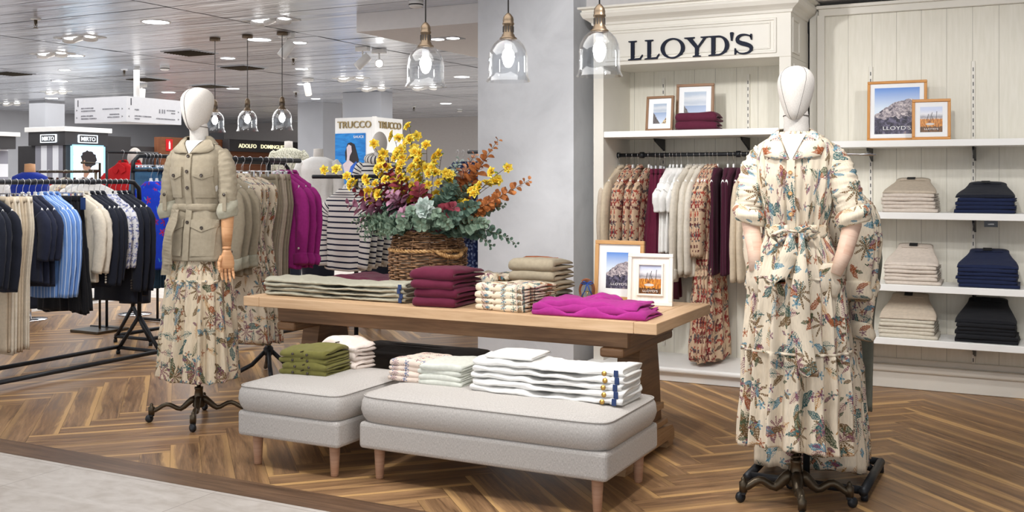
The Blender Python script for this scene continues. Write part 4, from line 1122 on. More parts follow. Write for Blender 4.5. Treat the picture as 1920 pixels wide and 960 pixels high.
pile(2, 'folded_sweater', 'knitmaroon', (-2.085, 6.83, 1.688), .05, .28, .19, .052, 'dark burgundy knit sweater folded on the niche shelf', 'burgundy sweaters on the niche shelf', 'sweater', 61, puff=.012, slump=.3)

# ---- clothes on the ottomans
OZ = .395
def shirt_placket(o, w, d, h):
    MB().box((0, 0, h * .0 + h + .004), (.03, d * .86, .004), bevel=.001).build('placket', o.children[0].data.materials[0] if o.children else M['olive'], o)
    bt_ = MB()
    for q in (-.3, 0, .3): bt_.lathe([(0, 0), (.006, 0), (.006, .003), (0, .003)], 10, (0, d * q, h + .006))
    bt_.build('buttons', M['button_horn'], o)
def shirt_front(o, w, d, h):
    b = MB()
    for q in (-.28, .05): b.lathe([(0, -.002), (.006, -.002), (.006, .002), (0, .002)], 10).xf(Matrix.Identity(4)); 
    b = MB()
    for q in (-.2, .12):
        t = MB().lathe([(0, -.002), (.0065, -.002), (.0065, .002), (0, .002)], 10).xf(Matrix.Translation((w * q, -d / 2 - .003, h * .55)) @ Matrix.Rotation(PI / 2, 4, 'X')); b.add(t.v, t.f)
    b.build('buttons', M['button_horn'], o)
    MB().box((w * .02, -d / 2 + .03, h * .99), (.003, .10, .006), bevel=.001).build('fold_seam', o.children[0].data.materials[0], o)
pile(4, 'folded_shirt', 'olive', (-3.235, 4.165, OZ), .10, .26, .23, .030, 'olive green shirt folded on the square ottoman', 'olive shirts on the square ottoman', 'shirt', 71, puff=.010, slump=.25, rough=.010, extra=shirt_front)
pile(3, 'folded_shirt', 'pinkwhite', (-3.19, 4.375, OZ), -.15, .24, .15, .044, 'pinkish white shirt folded behind the olive shirts', 'pinkish white shirts on the square ottoman', 'shirt', 73, puff=.012, slump=.2, rough=.012, extra=shirt_front)
pile(4, 'folded_blouse', 'print_pink', (-2.68, 4.27, OZ + .004), -.05, .20, .26, .024, 'pink embroidered blouse on the bench ottoman', 'embroidered pink blouses on the bench ottoman', 'blouse', 75, puff=.006, slump=.1)
pile(4, 'folded_tee', 'mint', (-2.50, 4.265, OZ + .004), .02, .225, .28, .024, 'pale linen top between pink and white clothes', 'linen tops on the bench ottoman', 'top', 77, puff=.006, slump=.1)
for k in range(5):
    long_trousers('white', (-1.955 + .006 * (k % 2), 4.21 + .006 * k, OZ + .004 + .029 * k), .72, .24, .032, 'white trousers folded lengthwise on the bench ottoman, ' + ['lowest of the stack', 'fourth from the top', 'third from the top', 'second from the top', 'topmost of the stack'][k], 'white trousers on the bench ottoman', 90 + k, button='button_gold')
fold_item('folded_tee', 'white', (-2.15, 4.25, OZ + .155), .03, .23, .22, .014, 'plain white top lying on the white trouser stack', None, 'top', 97, .004, .05, .002)

# ---- trouser stacks on the shelves
def trouser_stack(px, z, mat, what, group, seed, n=5, w=.315, topmat=None, high=.10):
    c = at_Y(px, HORIZON, 7.0); x = c.x
    r = random.Random(seed); zz = z
    for k in range(n):
        pos = n - k
        lab = f'{ORD[pos] + " from top" if pos < n else "lowest"} of the {what}'
        fold_item('folded_trousers', mat, (x + r.uniform(-.008, .008), 7.015 + r.uniform(-.006, .006), zz), r.uniform(-.03, .03), w * (1 - .012 * k) * r.uniform(.98, 1.03), .27, .023, lab, group, 'trousers', seed * 17 + k, .002, .0, .002)
        zz += .0232
    # topmost pair: hips turned up towards the back, waistband and label showing
    o = empty('folded_trousers', (x, 7.02, zz), r.uniform(-.03, .03), f'topmost of the {what}, waistband showing', 'trousers', group)
    b = MB(); n_ = 14; rings = []
    for k in range(n_ + 1):
        f = k / n_; y = lerp(-.13, .115, f); ww = lerp(w * .5, w * .33, sm(.15, 1, f)); hz = lerp(.020, high, f ** 1.2)
        ring = []
        for i in range(24):
            a = 2 * PI * i / 24; X = ww * pw(math.cos(a), .5); Zc = hz - .018 + .018 * pw(math.sin(a), .8)
            if math.sin(a) < 0: Zc = lerp(Zc, .002, .9)
            ring.append((X, y + .004 * noise.noise(Vector((X * 20, k * .4, seed))), max(.001, Zc + .004 * noise.noise(Vector((X * 14 + seed, y * 14, 1))))))
        rings.append(ring)
    b.loft(rings); b.build('folded_body', M[topmat or mat], o)
    sl = (high - .02) / .245
    T = Matrix.Translation((0, .085, lerp(.02, high, .87) + .006)) @ Matrix.Rotation(math.atan(sl * 1.25), 4, 'X')
    MB().box((0, 0, 0), (.05, .032, .003), M=T @ Matrix.Translation((-.01, 0, .002)), bevel=.001).build('waist_label', M['black_metal'], o)
    MB().box((0, 0, 0), (.16, .004, .004), M=T @ Matrix.Translation((0, -.03, .001)), bevel=.001).build('waist_seam', M[topmat or mat], o)
trouser_stack(1708, 1.150, 'stone', 'stone beige chinos folded on the second shelf', 'beige chinos on the second shelf', 101, 5, topmat='tobacco')
trouser_stack(1849, 1.150, 'navychino', 'navy chinos folded on the second shelf', 'navy chinos on the second shelf', 102, 4, .33, 'navy')
trouser_stack(1712, .70, 'stone', 'stone beige chinos folded on the third shelf', 'beige chinos on the third shelf', 103, 5, .32, high=.13)
trouser_stack(1853, .70, 'navychino', 'navy chinos folded on the third shelf', 'navy chinos on the third shelf', 104, 5, .34, 'navychino', .11)
trouser_stack(1704, .365, 'pale', 'pale khaki chinos folded on the lowest shelf', 'khaki chinos on the lowest shelf', 105, 5, .335, 'tobacco', .15)
trouser_stack(1850, .365, 'black', 'black trousers folded on the lowest shelf', 'black trousers on the lowest shelf', 106, 5, .34, high=.14)

# ================================================================== MANNEQUINS
def wood_hand(mb_parent, T, side, mat):
    """articulated wooden hand hanging down: palm, four bent fingers of unequal length and a thumb from the side"""
    hand = MB(); rings = []
    for z, wx, wy in ((0, .021, .019), (-.012, .024, .020), (-.04, .036, .020), (-.075, .041, .018), (-.098, .038, .015), (-.106, .034, .010)):
        rings.append([(wx * pw(math.cos(a), .75), wy * pw(math.sin(a), .8), z) for a in [2 * PI * i / 20 for i in range(20)]])
    hand.loft(rings); hand.xf(T); h = hand.build('hand', M[mat], mb_parent)
    for k, (x, L) in enumerate(((-.029, .066), (-.010, .080), (.010, .076), (.028, .060))):
        f = MB(); z0 = -.098
        pts = [(x, 0, z0 + .01), (x * 1.08, -.004, z0 - L * .36), (x * 1.12, -.014, z0 - L * .68), (x * 1.1, -.028, z0 - L * .98)]
        f.tube([pts[0], pts[1]], [.0088, .0084], 10); f.tube([pts[1], pts[2]], [.0082, .0076], 10); f.tube([pts[2], pts[3]], [.0074, .0052], 10)
        for p in pts[1:3]: f.ball(p, .0084, 10, 6)
        f.ball(pts[3], .0052, 8, 6)
        f.xf(T); f.build('finger', M[mat], h)
    t = MB(); s = side
    pts = [(s * .030, -.004, -.035), (s * .047, -.014, -.066), (s * .050, -.026, -.098), (s * .046, -.034, -.120)]
    t.tube([pts[0], pts[1]], [.0115, .0100], 10); t.tube([pts[1], pts[2]], [.0098, .0086], 10); t.tube([pts[2], pts[3]], [.0084, .006], 10)
    for p in pts[1:3]: t.ball(p, .0096, 10, 6)
    t.ball(pts[3], .006, 8, 6); t.xf(T); t.build('thumb', M[mat], h)
def mannequin_head(o, zc, zt, w, dep, yaw=0, tilt=0, neck_base=1.5, lean=0.0, seams=(-.42, .42), sr=.0009):
    """abstract egg head with one seam, on a neck"""
    H_ = zt - zc; hd = MB(); rings = []; N = 40
    tab = [(0, .012, .016, -.036), (.02, .28, .30, -.030), (.08, .47, .52, -.022), (.20, .66, .74, -.012), (.40, .86, .91, -.004), (.58, .97, .99, .0), (.72, 1.0, 1.0, .004), (.84, .90, .92, .008), (.93, .68, .70, .010), (.98, .40, .42, .010), (1.0, .05, .05, .010)]
    for f, a, b, y0 in tab:
        rings.append([(w / 2 * a * math.cos(t), y0 + dep / 2 * b * math.sin(t), zc + H_ * f) for t in [2 * PI * i / N for i in range(N)]])
    hd.loft(rings)
    T = Matrix.Translation((0, lean, zc + .06)) @ Matrix.Rotation(yaw, 4, 'Z') @ Matrix.Rotation(tilt, 4, 'X') @ Matrix.Translation((0, 0, -zc - .06))
    hd.xf(T); h = hd.build('head', M['mann'], o, sub=1)
    sm_ = MB()
    for sx in seams:
        pts = []
        for k in range(40):
            f = .02 + .97 * k / 39
            for (a0, b0) in zip(tab, tab[1:]):
                if a0[0] <= f <= b0[0]:
                    q = (f - a0[0]) / (b0[0] - a0[0]); aa = lerp(a0[1], b0[1], q); bb = lerp(a0[2], b0[2], q); yy = lerp(a0[3], b0[3], q); break
            c = sx * (.55 + .45 * f); s = math.sqrt(max(0, 1 - c * c))
            pts.append((w / 2 * aa * c * 1.006, yy - dep / 2 * bb * s * 1.004, zc + H_ * f))
        sm_.tube(pts, sr, 5)
    sm_.xf(T); sm_.build('seam', M['mann_seam'], h)
    nk = MB(); rings = []
    for z, rx, ry, y in ((neck_base, .066, .062, .012), (neck_base + .04, .055, .056, .010), (zc - .005, .050, .052, .008 + lean * .6), (zc + .022, .051, .055, .006 + lean), (zc + .05, .045, .05, .004 + lean)):
        rings.append([(rx * math.cos(t), y + ry * math.sin(t), z) for t in [2 * PI * i / 28 for i in range(28)]])
    nk.loft(rings); nk.build('neck', M['mann'], o)
    rg = MB(); rg.tube([(.0525 * math.cos(t), .006 + lean + .056 * math.sin(t), zc + .020 - .004 * math.sin(t)) for t in [2 * PI * i / 32 for i in range(32)]], .0016, 6, closed=True); rg.build('neck_ring', M['mann_seam'], o)
def stand(o, ztop, mat, spring=False, rot=0.0, pr=.0115, reach=.26, thick=1.0):
    b = empty('stand', (0, 0, 0)); b.parent = o
    MB().lathe([(pr, .10), (pr, ztop)], 16).build('pole', M[mat], b)
    MB().lathe([(0, .075), (.03, .078), (.036, .09), (.030, .11), (.024, .15), (.021, .175), (.024, .178), (.024, .19), (.0, .19)], 20).build('hub', M[mat], b)
    if spring:
        MB().tube([(.019 * math.cos(t), .019 * math.sin(t), .19 + .018 * t / (2 * PI)) for t in [2 * PI * 7 * k / 140 for k in range(141)]], .0048, 6).build('spring', M[mat], b)
    for k in range(4):
        a = rot + PI / 2 * k; ca, sa = math.cos(a), math.sin(a)
        lg = MB(); pts = []; rr = []
        for q in range(13):
            f = q / 12; d = .02 + reach * f; z = .125 - .055 * sm(0, .38, f) + .03 * math.sin(PI * sm(.3, 1, f)) * 1.1 - .008 * f
            pts.append((ca * d, sa * d, z)); rr.append((.019 - .007 * sm(0, .5, f)) * thick)
        lg.tube(pts, rr, 10); d = .02 + reach
        lg.lathe([(0, .045), (.017, .045), (.018, .085), (.010, .09), (.010, .10), (.004, .108), (0, .108)], 14, (ca * d, sa * d, 0)); lo = lg.build('leg', M[mat], b)
        cs = MB(); e = Vector((ca, sa, 0)); px = (ca * (d + .012), sa * (d + .012))
        cs.lathe([(0, -.010), (.020, -.010), (.022, -.006), (.022, .006), (.020, .010), (0, .010)], 18).xf(Matrix.Translation((px[0], px[1], .022)) @ Matrix.Rotation(a + .7, 4, 'Z') @ Matrix.Rotation(PI / 2, 4, 'X'))
        cs.box((ca * d, sa * d, .040), (.022, .026, .016), bevel=.003)
        cs.build('caster', M['black_metal'], b)
    return b

# ---------------------------------------------------------------- left mannequin: jacket over print skirt
ml = empty('mannequin', (-4.235, 4.40, 0), math.radians(13), 'linen-headed mannequin in belted khaki jacket and long floral skirt', 'mannequin')
mannequin_head(ml, 1.628, 1.872, .162, .225, yaw=-.10, tilt=.05, neck_base=1.50, lean=-.012, seams=(-.08,), sr=.0012)
stand(ml, 1.0, 'bronze', rot=.42, reach=.235)
ts = MB(); body(ts, [(1.53, .075, .062, 0), (1.50, .115, .075, 0), (1.44, .15, .095, 0), (1.32, .145, .105, 0), (1.18, .115, .085, 0), (1.0, .15, .105, 0), (.93, .15, .105, 0)], N=40, nz=24, folds=2, ex=.9); ts.build('torso', M['mann'], ml)
# skirt
sk = MB(); body(sk, [(1.0, .148, .11, .004), (.88, .165, .125, .006), (.80, .18, .135, .010), (.79, .183, .138, .016), (.60, .196, .150, .022), (.45, .206, .160, .026), (.245, .224, .178, .030)], N=260, nz=90, folds=17, seed=3, ex=.95, hemvar=.008)
sk.build('skirt', M['print_skirt'], ml)
sk2 = MB(); body(sk2, [(.802, .183, .138, .006), (.79, .186, .141, .008)], N=120, nz=2, folds=13, seed=3, ex=.95); sk2.build('skirt_seam', M['print_skirt'], ml)
# jacket body
jk = empty('jacket'); jk.parent = ml
jb = MB()
JT = [(1.575, .058, .055, .0), (1.56, .085, .062, .0), (1.545, .122, .072, .002), (1.52, .150, .085, .003), (1.47, .160, .106, .004), (1.38, .156, .118, .006), (1.28, .142, .108, .009), (1.215, .130, .096, .010), (1.19, .129, .096, .010), (1.16, .138, .102, .010), (1.05, .166, .126, .007), (.905, .180, .138, .006)]
body(jb, JT, N=150, nz=90, folds=6, seed=8, ex=.86, cap0=False)
jb.v = [(x, y, z) for x, y, z in jb.v]
jb.build('jacket_body', M['khaki'], jk)
def on_front(tab, x, z, ex=.86, out=.004):
    """y of the garment's front surface at local x, z"""
    wx, wy = interp(tab, z)[:2]; q = min(.98, abs(x) / wx) ** (1 / ex); return -wy * (math.sqrt(1 - q * q)) ** ex - out
def patch(tab, x0, x1, z0, z1, thick=.004, nx=8, nz=6, zf=None, out=.003, ex=.86):
    mb = MB(); V = []
    for layer in (0, 1):
        for j in range(nz + 1):
            for i in range(nx + 1):
                x = lerp(x0, x1, i / nx); zz0 = z0 + (zf(i / nx) if zf else 0); z = lerp(z1, zz0, j / nz)
                V.append((x, on_front(tab, x, z, ex, out) - thick * layer + .008 * (1 - layer), z))
    n = (nx + 1) * (nz + 1); F = []
    for j in range(nz):
        for i in range(nx):
            a = j * (nx + 1) + i; b = a + nx + 1
            F += [[n + a, n + a + 1, n + b + 1, n + b], [a, b, b + 1, a + 1]]
    for j in range(nz):
        for i in (0, nx):
            a = j * (nx + 1) + i; b = a + nx + 1; F.append([a, b, n + b, n + a])
    for i in range(nx):
        for j in (0, nz):
            a = j * (nx + 1) + i; F.append([a, a + 1, n + a + 1, n + a])
    mb.add(V, F, 0, [[(V[k][0], V[k][2]) for k in f] for f in F], smooth=False); return mb
def btn(tab, x, z, parent, m='button_horn', r=.0095, out=.010):
    y = on_front(tab, x, z, out=out)
    b = MB().lathe([(0, 0), (r, 0), (r, .003), (r * .8, .0045), (r * .6, .003), (0, .003)], 14).xf(Matrix.Translation((x, y, z)) @ Matrix.Rotation(PI / 2, 4, 'X')); return b.build('button', M[m], parent)
patch(JT, -.018, .018, .91, 1.50, .004, 3, 40).build('placket', M['khaki'], jk)
for z in (1.485, 1.40, 1.31, 1.12): btn(JT, .0, z, jk)
for sx in (1, -1):
    x0, x1 = (.040, .132) if sx > 0 else (-.132, -.040)
    p = patch(JT, x0, x1, 1.255, 1.40, .004, 8, 8); p.build('chest_pocket', M['khaki'], jk)
    f = patch(JT, x0 - .004, x1 + .004, 1.375, 1.425, .006, 10, 4, zf=lambda t: -.020 * (1 - abs(2 * t - 1)), out=.006).build('pocket_flap', M['khaki'], jk)
    btn(JT, (x0 + x1) / 2, 1.378, jk, out=.015)
    x0, x1 = (.028, .148) if sx > 0 else (-.148, -.028)
    patch(JT, x0, x1, .935, 1.125, .005, 8, 8).build('hip_pocket', M['khaki'], jk)
    f = patch(JT, x0 - .004, x1 + .004, 1.095, 1.135, .007, 10, 4, zf=lambda t: -.028 * (1 - abs(2 * t - 1)), out=.007).build('pocket_flap', M['khaki'], jk)
    btn(JT, (x0 + x1) / 2, 1.090, jk, out=.017)
hm = MB(); body(hm, [(.935, .1785, .1375, .006), (.905, .1825, .1405, .006)], N=150, nz=2, folds=6, seed=8, ex=.86, cap0=False); hm.build('hem_band', M['khaki'], jk)
# collar: two stiff leaves meeting at the throat
def collar(parent, mat, tab, zb, rx, ry, zv, tipx, ex):
    """two collar leaves: crest round the neck, falling over the shoulders to pointed tips beside the open throat"""
    for s in (1, -1):
        inner = [(0, ry + .004, zb + .020), (rx * .72, ry * .72, zb + .018), (rx * 1.02, .0, zb + .008), (rx * .86, -ry * .62, zb - .020), (.034, -ry, lerp(zb, zv, .50)), (.008, -ry, zv)]
        outer = [(0, ry + .040, zb - .026), (rx * 1.25, ry * 1.05, zb - .030), (rx + .058, .004, zb - .040), (rx + .064, -.055, zb - .056), (tipx, -.075, lerp(zb, zv, .62) - .022), (tipx * .80, -.085, zv + .004 - .25 * (zb - zv) * 0)]
        outer[5] = (lerp(.008, tipx, .55), -.085, lerp(zv, outer[4][2], .55) - .004)
        P = []; n_ = 15
        def cr(A, f):
            x = f * (len(A) - 1); i = min(int(x), len(A) - 2); t = x - i
            p0, p1, p2, p3 = [Vector(A[min(max(i + d, 0), len(A) - 1)]) for d in (-1, 0, 1, 2)]
            return .5 * ((2 * p1) + (p2 - p0) * t + (2 * p0 - 5 * p1 + 4 * p2 - p3) * t * t + (3 * p1 - p0 - 3 * p2 + p3) * t ** 3)
        rings = []
        for k in range(n_ + 1):
            f = k / n_; a = cr(inner, f); b = cr(outer, f)
            if f >= .6: x_ = f * 5; i_ = min(int(x_ + 1e-6), 4); b = Vector(outer[i_]).lerp(Vector(outer[i_ + 1]), x_ - i_)
            row = []
            for q in range(5):
                g = q / 4; p = a.lerp(b, g); p.z += .012 * math.sin(PI * g) * (1 - .6 * f)
                if p.y < .02: p.y = min(p.y, on_front(tab, p.x, p.z, ex, .012 + .006 * math.sin(PI * g)))
                for _ in range(30):
                    wx, wy = interp(tab, p.z)[:2]
                    if p.z > tab[0][0] or (abs(p.x) / wx) ** 2 + (abs(p.y) / wy) ** 2 > 1.02: break
                    p.z += .004
                if p.y > -ry * .8: p.z += .007
                row.append(p)
            up = [Vector((s * p.x, p.y, p.z)) for p in row]; dn = [Vector((s * p.x, p.y + .004, p.z - .003)) for p in row[::-1]]
            rings.append(up + dn)
        c = MB(); c.loft(rings, closed=True); c.build('collar', M[mat], parent)
    # throat opening showing the linen form
    v = MB(); V = []; F = []
    for k in range(8):
        f = k / 7; z = lerp(zb - .004, zv, f); w_ = lerp(.052, .003, f)
        for q in range(5):
            x = lerp(-w_, w_, q / 4); V.append((x, on_front(tab, x, z, ex, .010), z))
    n_ = len(V); V += [(x, y + .006, z) for x, y, z in V]
    for k in range(7):
        for q in range(4):
            a = k * 5 + q; F += [[a, a + 5, a + 6, a + 1], [n_ + a, n_ + a + 1, n_ + a + 6, n_ + a + 5]]
    v.add(V, F); v.build('throat', M['mann'], parent.parent)
collar(jk, 'khaki', JT, 1.578, .060, .060, 1.500, .105, .86)
# belt, knot and hanging tails
bl = MB(); body(bl, [(1.222, .133, .099, .003), (1.216, .139, .104, .005), (1.205, .141, .106, .006), (1.19, .140, .105, .006), (1.178, .133, .099, .003)], N=150, nz=12, folds=9, seed=14, ex=.86, cap0=False)
belt = bl.build('belt', M['khaki'], jk)
kn = MB(); kn.ball((-.085, -.100, 1.195), .024, 12, 8, sc=(.9, .7, 1.1)); kn.build('knot', M['khaki'], jk)
for dx, L, s in ((-.012, .36, 1), (.014, .30, 2)):
    t = MB(); rings = []
    for k in range(18):
        f = k / 17; x = -.085 + dx + .016 * math.sin(f * 3 + s); y = -.112 - .045 * sm(0, .5, f) - .012 * s - .01 * math.sin(f * 4); z = 1.19 - L * f; w_ = .014 + .012 * sm(0, .3, f)
        rings.append([(x - w_, y + .004 * math.sin(k), z), (x + w_, y - .004 * math.sin(k), z), (x + w_, y + .005, z), (x - w_, y + .007, z)])
    t.loft(rings, smooth=False); t.build('belt_tail', M['khaki'], jk)
# sleeves (their left arm hangs, with wooden forearm and hand; the other sleeve behind)
for s in (1, -1):
    sv = MB()
    if s > 0: pts = [(.128, .01, 1.505), (.166, .0, 1.43), (.186, -.010, 1.31), (.190, -.02, 1.20)]
    else: pts = [(-.128, .01, 1.505), (-.162, .01, 1.43), (-.180, .0, 1.31), (-.180, -.02, 1.20)]
    sleeve(sv, pts, [.046, .054, .051, .048], 5 + s, N=30, n=40, wr=.07, flat=.95)
    so = sv.build('sleeve', M['khaki'], jk)
    q = pts[-1]; cf = MB(); rings = []
    for k in range(10):
        f = k / 9; z = 1.232 - .088 * f; b = .050 + .010 * math.sin(PI * f)
        rings.append([(q[0] + (b * math.cos(a)) * (1 + .07 * math.sin(3 * a + k * .8)), q[1] + b * .95 * math.sin(a) * (1 + .06 * math.sin(2 * a + k)), z + .012 * math.sin(a * 1.0 + 1)) for a in [2 * PI * i / 28 for i in range(28)]])
    cf.loft(rings); cf.build('rolled_cuff', M['graygreen'], jk)
    tbm = MB().box((q[0] + .010, q[1] - .064, 1.235), (.024, .006, .11), bevel=.002, M=Matrix.Translation((q[0] + .012, q[1] - .057, 1.235))); tbm.build('sleeve_tab', M['khaki'], jk)
    MB().lathe([(0, 0), (.0085, 0), (.0085, .004), (0, .004)], 12).xf(Matrix.Translation((q[0] + .012, q[1] - .060, 1.272)) @ Matrix.Rotation(PI / 2, 4, 'X')).build('button', M['button_horn'], jk)
    if s > 0:
        arm = ml
        a = MB(); a.tube([(q[0], q[1], 1.24), (q[0] + .002, q[1] - .004, 1.15), (q[0] + .004, q[1] - .012, 1.06), (q[0] + .006, q[1] - .02, .985)], [.036, .036, .031, .0235], 20); a.build('forearm', M['armwood'], arm)
        wr_ = MB().lathe([(.018, .968), (.0245, .971), (.0245, .982), (.02, .986)], 18, (q[0] + .007, q[1] - .021, 0)); wr_.build('wrist_joint', M['armwood'], arm)
        wood_hand(arm, Matrix.Translation((q[0] + .008, q[1] - .022, .966)) @ Matrix.Rotation(.75, 4, 'Z') @ Matrix.Rotation(-.05, 4, 'X'), -1, 'armwood')

# ---------------------------------------------------------------- right mannequin: printed shirt dress
mr = empty('mannequin', (-.925, 4.40, 0), math.radians(2), 'linen-headed mannequin in cream floral tie-waist shirt dress', 'mannequin')
mannequin_head(mr, 1.600, 1.832, .152, .205, yaw=.02, tilt=.0, neck_base=1.47, lean=-.004, seams=(-.78, .78), sr=.0006)
stand(mr, 1.0, 'bronze', spring=True, rot=.28, reach=.195, thick=1.3)
ts = MB(); body(ts, [(1.50, .075, .062, 0), (1.47, .12, .075, 0), (1.42, .145, .095, 0), (1.30, .14, .10, 0), (1.14, .11, .08, 0), (.95, .15, .105, 0), (.92, .15, .105, 0)], N=40, nz=24, folds=2, ex=.9); ts.build('torso', M['mann'], mr)
dr = empty('dress'); dr.parent = mr
DT = [(1.555, .066, .060, 0), (1.54, .085, .066, .0), (1.525, .125, .075, .001), (1.50, .158, .088, .002), (1.45, .170, .106, .004), (1.36, .166, .118, .007), (1.25, .148, .112, .010), (1.165, .126, .096, .011), (1.145, .122, .094, .010), (1.12, .132, .102, .011), (1.04, .165, .128, .010), (.955, .190, .150, .007), (.945, .192, .152, .011), (.80, .198, .160, .020), (.655, .206, .168, .022), (.645, .210, .172, .027), (.45, .220, .180, .032), (.255, .232, .192, .036)]
db = MB(); body(db, DT, N=260, nz=150, folds=17, seed=21, ex=.93, hemvar=.016, cap0=False); db.build('dress_body', M['print_cream'], dr)
for z, a, b in ((.955, .1915, .1515), (.655, .2205, .1805)):
    s_ = MB(); body(s_, [(z + .006, a - .001, b - .001, .010), (z - .004, a + .002, b + .002, .012)], N=160, nz=2, folds=17, seed=21, ex=.93, cap0=False); s_.build('tier_seam', M['print_cream'], dr)
patch(DT, -.016, .016, .96, 1.44, .004, 3, 40, ex=.93, out=.008).build('placket', M['print_cream'], dr)
for z in (1.385, 1.30, 1.215, 1.065, .985): btn(DT, .0, z, dr, 'pine', .0085, out=.016)
collar(dr, 'print_cream', DT, 1.548, .062, .058, 1.435, .115, .93)
for s in (1, -1):
    pts = [(.128, .01, 1.478), (.172, .0, 1.40), (.205, -.02, 1.30), (.232, -.03, 1.22)] if s > 0 else [(-.128, .01, 1.478), (-.168, .0, 1.40), (-.184, -.02, 1.30), (-.186, -.03, 1.225)]
    sv = MB(); sleeve(sv, pts, [.046, .060, .062, .058], 15 + s, N=34, n=44, wr=.09, flat=.95); so = sv.build('sleeve', M['print_cream'], dr)
    q = pts[-1]; cf = MB(); rings = []
    for k in range(10):
        f = k / 9; z = 1.245 - .072 * f; b = .060 + .012 * math.sin(PI * f)
        rings.append([(q[0] + b * math.cos(a) * (1 + .05 * math.sin(3 * a + k)), q[1] + b * .92 * math.sin(a) * (1 + .05 * math.sin(2 * a + k)), z + s * .016 * math.cos(a)) for a in [2 * PI * i / 30 for i in range(30)]])
    cf.loft(rings); cf.build('rolled_cuff', M['print_small'], dr)
    arm = MB(); arm.tube([(q[0], q[1], 1.27), (q[0] - s * .004, q[1] - .004, 1.17), (q[0] - s * .030, q[1] - .035, 1.06), (q[0] - s * (.062 if s > 0 else .035), q[1] - .06, .975)], [.037, .037, .033, .024], 20)
    arm.build('forearm', M['armwood_pale'], mr)
    pk = MB(); body(pk, [(1.02, .03, .012, .003), (.99, .05, .02, .003), (.93, .052, .022, .004), (.88, .03, .012, .0)], N=28, nz=10, folds=3, seed=5); pk.xf(Matrix.Translation((s * .150, -.085, 0)) @ Matrix.Rotation(s * .7, 4, 'Z')); pk.build('pocket', M['print_cream'], dr)
bl = MB(); body(bl, [(1.172, .128, .098, .003), (1.165, .133, .104, .005), (1.145, .133, .105, .006), (1.125, .134, .105, .005), (1.118, .130, .100, .003)], N=150, nz=12, folds=9, seed=24, ex=.93, cap0=False)
belt = bl.build('belt', M['print_small'], dr)
bow = MB(); bow.ball((.03, -.112, 1.145), .022, 12, 8, sc=(1, .7, 1))
for pts in (((.03, -.118, 1.145), (-.03, -.136, 1.150), (-.075, -.132, 1.125), (-.05, -.128, 1.105), (.03, -.118, 1.140)), ((.03, -.118, 1.145), (.075, -.130, 1.165), (.10, -.120, 1.145), (.07, -.122, 1.125), (.03, -.118, 1.140))):
    P = [Vector(p) for p in pts]; bow.tube(P, [.008, .016, .018, .016, .008], 10, flat=.55)
bow.build('bow', M['print_small'], dr)
for x0, L, sgn in ((.035, .56, 1), (.010, .20, -1)):
    t = MB(); rings = []
    for k in range(26):
        f = k / 25; z = 1.14 - L * f; x = x0 + sgn * .045 * f + .010 * math.sin(f * 6 + sgn); y = on_front(DT, x, z, .93, .040) - .012 * sm(0, .2, f) - .006 * math.sin(f * 7); w_ = .012 + .026 * sm(0, .5, f)
        lift = .004 * math.sin(f * 9)
        rings.append([(x - w_, y + lift, z + (.02 if k == 25 else 0)), (x, y - .010, z), (x + w_, y - lift, z + (.03 if k == 25 else 0)), (x + w_, y - lift + .004, z), (x, y - .006, z), (x - w_, y + lift + .004, z)])
    t.loft(rings); t.build('belt_tail', M['print_cream'], dr)

# ================================================================== RACKS AND HANGING CLOTHES
# ---- long black rack on the left: rail across Y at X = -6.15
def a_frame_rack(name, X, y0, y1, z, half, label, ends=(True, True), zt=.27, rail_r=.017):
    o = empty(name, (X, (y0 + y1) / 2, 0), 0, label, 'clothes rack'); h = (y1 - y0) / 2; m = M['black_metal']
    r = MB(); pts = [(0, -h - .03, z - .14), (0, -h - .025, z - .05), (0, -h + .03, z - .004), (0, -h + .09, z), (0, 0, z), (0, h - .09, z), (0, h - .03, z - .004), (0, h + .025, z - .05), (0, h + .03, z - .14)]
    r.tube(pts, rail_r, 14); r.build('rail', m, o)
    for s in (-1, 1): MB().lathe([(.0205, -.03), (.0205, .03)], 14).xf(Matrix.Translation((0, s * .25, z)) @ Matrix.Rotation(PI / 2, 4, 'X')).build('rail_collar', m, o)
    for s in (-1, 1):
        MB().tube([(0, s * (h + .03), zt), (0, s * (h + .03), z - .13)], .016, 12).build('upright', m, o)
        for q in (-1, 1):
            l = MB(); l.tube([(0, s * (h + .03), zt + .04), (q * half, s * (h + .03), .035)], .015, 12); l.build('leg', m, o)
            MB().lathe([(0, 0), (.016, 0), (.016, .02), (.008, .035), (0, .035)], 12, (q * half, s * (h + .03), 0)).build('rubber_foot', m, o)
        MB().tube([(-half, s * (h + .03), .05), (half, s * (h + .03), .05)], .014, 12).build('foot_bar', m, o)
    for q in (-1, 1): MB().tube([(q * half, -h - .03, .055), (q * half, h + .03, .055)], .016, 12).build('base_bar', m, o)
    return o
RZL = 1.337
a_frame_rack('clothes_rack', -6.18, 4.43, 5.76, RZL, .225, 'black tube rack at left full of navy and blue garments')
LEFT = [  # (x px of the hook, item)
 ('jacket', 'navy', .58), ('jacket', 'navy', .60), ('jacket', 'navy', .62), ('trousers', 'beige', 1.02), ('trousers', 'ecru', 1.04), ('trousers', 'beige', 1.03), ('trousers', 'ecru', 1.02),
 ('blouse', 'navy2', .58), ('blouse', 'navy2', .60), ('blouse', 'navy2', .62), ('shirt', 'bluestripe', .70), ('shirt', 'bluestripe', .66), ('shirt', 'bluestripe', .64),
 ('skirt', 'black', .80), ('skirt', 'black', .82), ('skirt', 'black', .80), ('linen', 'ecru', .62), ('linen', 'linen', .50), ('blazer', 'navy', .66), ('blazer', 'navy', .66), ('blazer', 'navy', .62),
 ('print', 'print_blue', .46), ('print', 'print_blue', .46), ('coat', 'navy', .80), ('coat', 'navy', .80), ('coat', 'navy', .76)]
